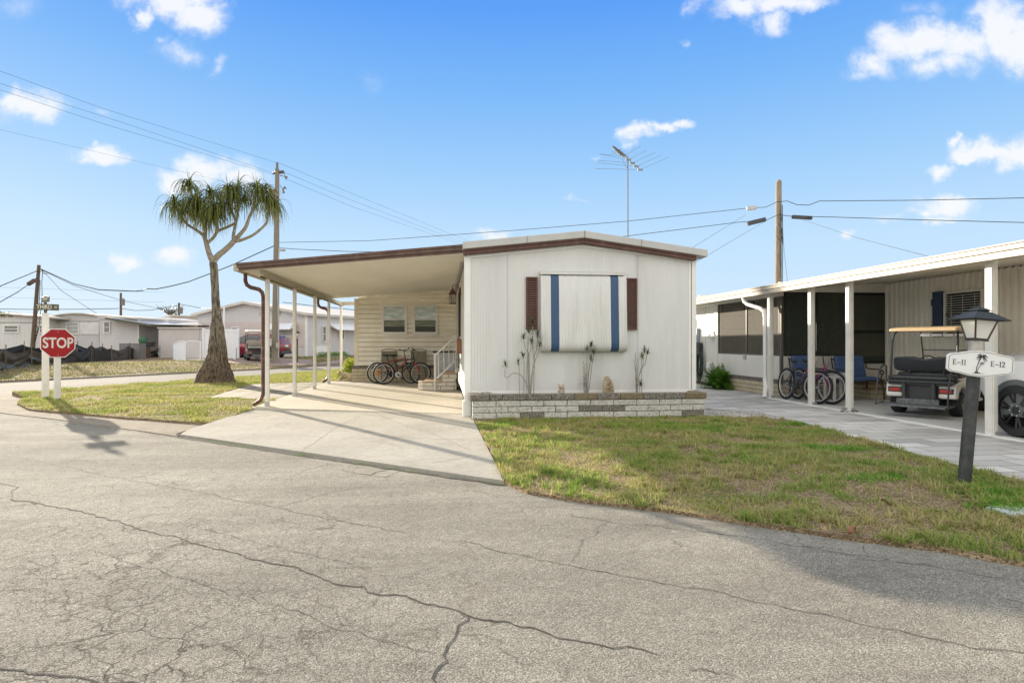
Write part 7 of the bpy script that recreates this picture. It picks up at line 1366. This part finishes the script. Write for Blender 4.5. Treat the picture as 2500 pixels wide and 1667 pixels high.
# low hedge, distant trees
random.seed(3); hg = W(cx(812, 46), 46, .2); hd = thing('hedge', 'low clipped green hedge along the porch across the street', 'hedge', hg); mb = MB()
for i in range(14): p = W(cx(778+i*5, 45.5+i*.15), 45.5+i*.15, .2); leafball(mb, (p.x, p.y, .38), (.35, .35, .25), 90, .05)
obj('foliage', mb, fernleaf, hd); mb = MB(); boxw(mb, FW*45.8, RT, FW, cx(778, 46), cx(842, 46), 0, .3, .1, .3); obj('stems', mb, dracstem, hd)
for (u, v, d, s, n_, lab) in ((8, 762, 95, 2.2, 900, 'dark green distant tree at the far left above the panelled home'), (105, 768, 100, 1.6, 400, 'tiny distant tree crown seen between the rooflines')):
    p = W(cx(u, d), d, .1); t = thing('tree', lab, 'tree', p, 0, 'distant trees'); mb = MB(); mb.tube([(p.x, p.y, 0), (p.x+.2, p.y, cz(v, d)-.8)], [.25, .12], 7); obj('trunk', mb, woodp, t); mb = MB()
    for k in range(5): leafball(mb, (p.x+random.uniform(-s, s), p.y+random.uniform(-1, 1), cz(v, d)-random.uniform(.3, 1.6)), (s*.7, s*.6, .8), n_//5, .22)
    obj('crown', mb, palmleaf, t)
p = W(cx(415, 90), 90, .1); t = thing('tree', 'bare leafless tree on the skyline left of the palm trunk', 'tree', p, 0, 'distant trees'); mb = MB(); mb.tube([(p.x, p.y, 0), (p.x, p.y, cz(765, 90))], [.25, .15], 6); obj('trunk', mb, woodp, t); mb = MB()
for k in range(46): a = random.uniform(0, 6.28); r = random.uniform(.6, 2.0); z = cz(765, 90); mb.tube([(p.x, p.y, z-.3), (p.x+r*.5*math.cos(a), p.y+r*.4*math.sin(a), z+random.uniform(.2, .7)), (p.x+r*math.cos(a), p.y+r*math.sin(a), z+random.uniform(.3, 1.3))], [.05, .035, .02], 4)
obj('branches', mb, insm, t)
# ------------------------------------------------------------------ grass
def vz(fn, x, y): return np.array([fn(a, b) for a, b in zip(x, y)])
def blades(name, label, X, Y, Zv, hmin, hmax, wd, mat_, seed=1, lean=.5, hn=None):
    r = np.random.default_rng(seed); n = len(X); az = r.uniform(0, 2*np.pi, n); ln = r.uniform(.05, lean*1.6, n); h = r.uniform(hmin, hmax, n)
    if hn is not None: h = h*hn
    w_ = wd*r.uniform(.6, 1.3, n); dx, dy = np.cos(az), np.sin(az); sx_, sy_ = -dy*w_/2, dx*w_/2; V = np.zeros((n, 5, 3))
    for k, (t, ww) in enumerate(((0, 1), (0, -1), (.55, .8), (.55, -.8), (1, 0))):
        b = ln*h*t*t*1.3; zz_ = h*t*(1-.35*ln*t*.8); V[:, k, 0] = X+dx*b+sx_*ww; V[:, k, 1] = Y+dy*b+sy_*ww; V[:, k, 2] = Zv+zz_-.004
    me = bpy.data.meshes.new(name); me.vertices.add(n*5); me.vertices.foreach_set('co', V.reshape(-1)); base_ = np.arange(n)*5
    lp = np.stack([base_, base_+1, base_+3, base_+2, base_+2, base_+3, base_+4], 1).reshape(-1); me.loops.add(n*7); me.loops.foreach_set('vertex_index', lp.astype(np.int32)); me.polygons.add(n*2)
    ls = np.stack([np.arange(n)*7, np.arange(n)*7+4], 1).reshape(-1); me.polygons.foreach_set('loop_start', ls.astype(np.int32)); me.update(calc_edges=True); me.validate(); me.materials.append(mat_)
    o = bpy.data.objects.new(name, me); scene.collection.objects.link(o); return tag(o, label, 'grass', kind='stuff')
def nz(x, y, s, k=0.0): return np.array([noise.noise(Vector((a*s, b*s, k))) for a, b in zip(x, y)])
def scatter(poly, n, seed):
    r = np.random.default_rng(seed); xs = [p[0] for p in poly]; ys = [p[1] for p in poly]; X = r.uniform(min(xs), max(xs), n); Y = r.uniform(min(ys), max(ys), n); k = inpoly(X, Y, poly); return X[k], Y[k]
def grassmat(name, g, s, sc=1.3, tr=.45, bias=.0):
    m = bpy.data.materials.new(name); m.use_nodes = True; t = m.node_tree; n = t.nodes; l = t.links; b = n['Principled BSDF']; b.inputs['Roughness'].default_value = .7; b.inputs['Specular IOR Level'].default_value = .15
    gg = n.new('ShaderNodeNewGeometry'); tcn = n.new('ShaderNodeTexCoord'); no = n.new('ShaderNodeTexNoise'); no.inputs['Scale'].default_value = sc; no.inputs['Detail'].default_value = 5; l.new(tcn.outputs['Object'], no.inputs['Vector'])
    ad = n.new('ShaderNodeMath'); ad.operation = 'MULTIPLY_ADD'; l.new(gg.outputs['Random Per Island'], ad.inputs[0]); ad.inputs[1].default_value = .5; l.new(no.outputs['Fac'], ad.inputs[2])
    cr = n.new('ShaderNodeValToRGB'); l.new(ad.outputs[0], cr.inputs['Fac']); e_ = cr.color_ramp.elements; e_[0].position = .45+bias; e_[0].color = (*g, 1); e_[1].position = .98+bias; e_[1].color = (*s, 1); x = e_.new(.72+bias); x.color = (g[0]*.45+s[0]*.55, g[1]*.6+s[1]*.45, g[2]*.6+s[2]*.4, 1)
    l.new(cr.outputs[0], b.inputs['Base Color']); tl = n.new('ShaderNodeBsdfTranslucent'); l.new(cr.outputs[0], tl.inputs['Color']); ms = n.new('ShaderNodeMixShader'); ms.inputs[0].default_value = tr; l.new(b.outputs[0], ms.inputs[1]); l.new(tl.outputs[0], ms.inputs[2]); l.new(ms.outputs[0], n['Material Output'].inputs['Surface']); return m
gm = grassmat('grass_blade', (.145, .315, .03), (.52, .42, .22)); gw = grassmat('weed_blade', (.10, .27, .03), (.24, .40, .07), 2, .4)
X, Y = scatter(RL, 210000, 5); d1 = nz(X, Y, 1.15); d2 = nz(X, Y, 4.5, 7); r = rng.uniform(0, 1, len(X)); ed, _, _ = edist(X, Y, RL, True)
k = (r < np.clip(.42+1.2*d1+1.2*d2+np.where(ed < .12, .3, 0), .10, 1)); X, Y, d1 = X[k], Y[k], d1[k]; ed1, _, _ = edist(X, Y, ROAD_EDGE); t_ = np.clip(ed1/1.8, 0, 1); Zg = -.075+.072*t_*t_*(3-2*t_)
blades('grass', 'patchy green and straw coloured grass of the right lawn', X, Y, Zg, .022, .062, .0075, gm, 3, .9, np.clip(1+1.1*nz(X, Y, 2.3, 4), .5, 1.8))
# coarse tufts
cs = []; r2_ = np.random.default_rng(8); tx, ty = scatter(RL, 1500, 9); kk = nz(tx, ty, .9, 2) > -.12; tx, ty = tx[kk], ty[kk]
bx = np.repeat(tx, 26)+r2_.normal(0, .022, len(tx)*26); by = np.repeat(ty, 26)+r2_.normal(0, .022, len(ty)*26); e_, _, _ = edist(bx, by, ROAD_EDGE); t_ = np.clip(e_/1.8, 0, 1); blades('grass', 'longer coarse tufts standing in the right lawn', bx, by, -.075+.072*t_*t_*(3-2*t_), .05, .115, .008, gm, 6, 1.1)
# broad weeds: by the planter, the walk edge and the lamp
wx, wy = [], []
for (u, v, sp_, n_) in ((1600, 1035, .30, 1500), (1500, 1030, .22, 700), (1700, 1040, .35, 1500), (1800, 1050, .35, 1400), (1250, 1035, .12, 500), (1190, 1045, .1, 500), (2060, 1095, .22, 1300), (1950, 1090, .2, 900), (2170, 1165, .22, 1600), (2120, 1130, .12, 600), (2230, 1150, .15, 700), (2380, 1185, .10, 700), (2420, 1200, .18, 1400), (2470, 1225, .14, 900), (2500, 1235, .2, 900), (2330, 1165, .14, 600), (1950, 1035, .18, 800), (1700, 1080, .1, 250)):
    p = G(u, v); c_ = r2_.normal(0, 1, (n_, 2))*sp_*np.array([1, .45]); wx.append(p.x+c_[:, 0]); wy.append(p.y+c_[:, 1])
wx, wy = np.concatenate(wx), np.concatenate(wy); k = inpoly(wx, wy, RL); wx, wy = wx[k], wy[k]; blades('weeds', 'bright green low weeds spreading through the right lawn', wx, wy, np.full(len(wx), -.005), .02, .055, .011, gw, 12, 1.3)
X, Y = scatter(LL, 200000, 15); d1 = nz(X, Y, .8); d2 = nz(X, Y, 3, 7); k = rng.uniform(0, 1, len(X)) < np.clip(.6+.8*d1+.6*d2, .12, 1); X, Y = X[k], Y[k]; e_, _, _ = edist(X, Y, LLE); t_ = np.clip(e_/1.6, 0, 1)
gl = grassmat('grass_blade_left', (.15, .27, .02), (.50, .43, .20), .9, .45); blades('grass', 'sunlit yellow green grass of the corner lawn round the signs', X, Y, -.055+.055*t_*t_*(3-2*t_), .02, .075, .012, gl, 17, .9, np.clip(1+1.2*nz(X, Y, 1.6, 4), .5, 1.8))
X, Y = scatter(LB, 60000, 25); blades('grass', 'bright strip of grass behind the stepping slabs', X, Y, np.full(len(X), -.01), .03, .085, .014, gl, 19, .9)
fs = [(p[0]-.3, p[1]+.1) for p in FARXY]; vs2 = fs+[(-3, 75)]+[(p[0]-7.5, p[1]+2.5) for p in fs[::-1]]
X, Y = scatter(vs2, 260000, 35); k = (nz(X, Y, .35)+.5*nz(X, Y, 1.6, 3)+rng.uniform(-.4, .4, len(X)) > -.35); X, Y = X[k], Y[k]; cxx = X*RT.x+Y*RT.y; dpp = X*FW.x+Y*FW.y; k = (cxx/dpp > -.92) & (dpp > 15) & (dpp < 62); X, Y = X[k], Y[k]; e_, _, _ = edist(X, Y, FARXY); t_ = np.clip(e_/7, 0, 1)
gf = grassmat('grass_blade_far', (.12, .18, .035), (.40, .34, .18), .35, .35); blades('grass', 'rough grass of the verge across the street', X, Y, -.05+.27*t_*t_*(3-2*t_), .05, .13, .030, gf, 21, .9)
# tufts growing in the joints and along the seams
def line_tufts(pl, n, sp_, seed):
    r = np.random.default_rng(seed); o_x, o_y = [], []
    for a, b in zip(pl, pl[1:]):
        t = r.uniform(0, 1, n); k = np.array([noise.noise(Vector((a[0]+(b[0]-a[0])*q*1.0, (a[1]+(b[1]-a[1])*q)*3, seed))) for q in t]) > .05; t = t[k]; o_x.append(a[0]+(b[0]-a[0])*t+r.normal(0, sp_, len(t))); o_y.append(a[1]+(b[1]-a[1])*t+r.normal(0, sp_, len(t)))
    return np.concatenate(o_x), np.concatenate(o_y)
a_, b_ = XY(G(432, 1066, RZ)), XY(G(1231, 1183, RZ)); X, Y = line_tufts([a_, b_], 900, .012, 3); blades('weeds', 'small weeds in the seam between driveway and road', X, Y, np.full(len(X), RZ), .008, .025, .006, gw, 31, 1.2)
X, Y = line_tufts([(-3.76, 12.6), (-3.76, 20.5)], 1800, .05, 4); X2, Y2 = scatter(SP, 9000, 44); k = nz(X2, Y2, 1.5) > .28; blades('weeds', 'weeds between the stepping slabs left of the carport', np.concatenate([X, X2[k]]), np.concatenate([Y, Y2[k]]), np.full(len(X)+int(k.sum()), .0), .015, .04, .010, gl, 33, 1.2)
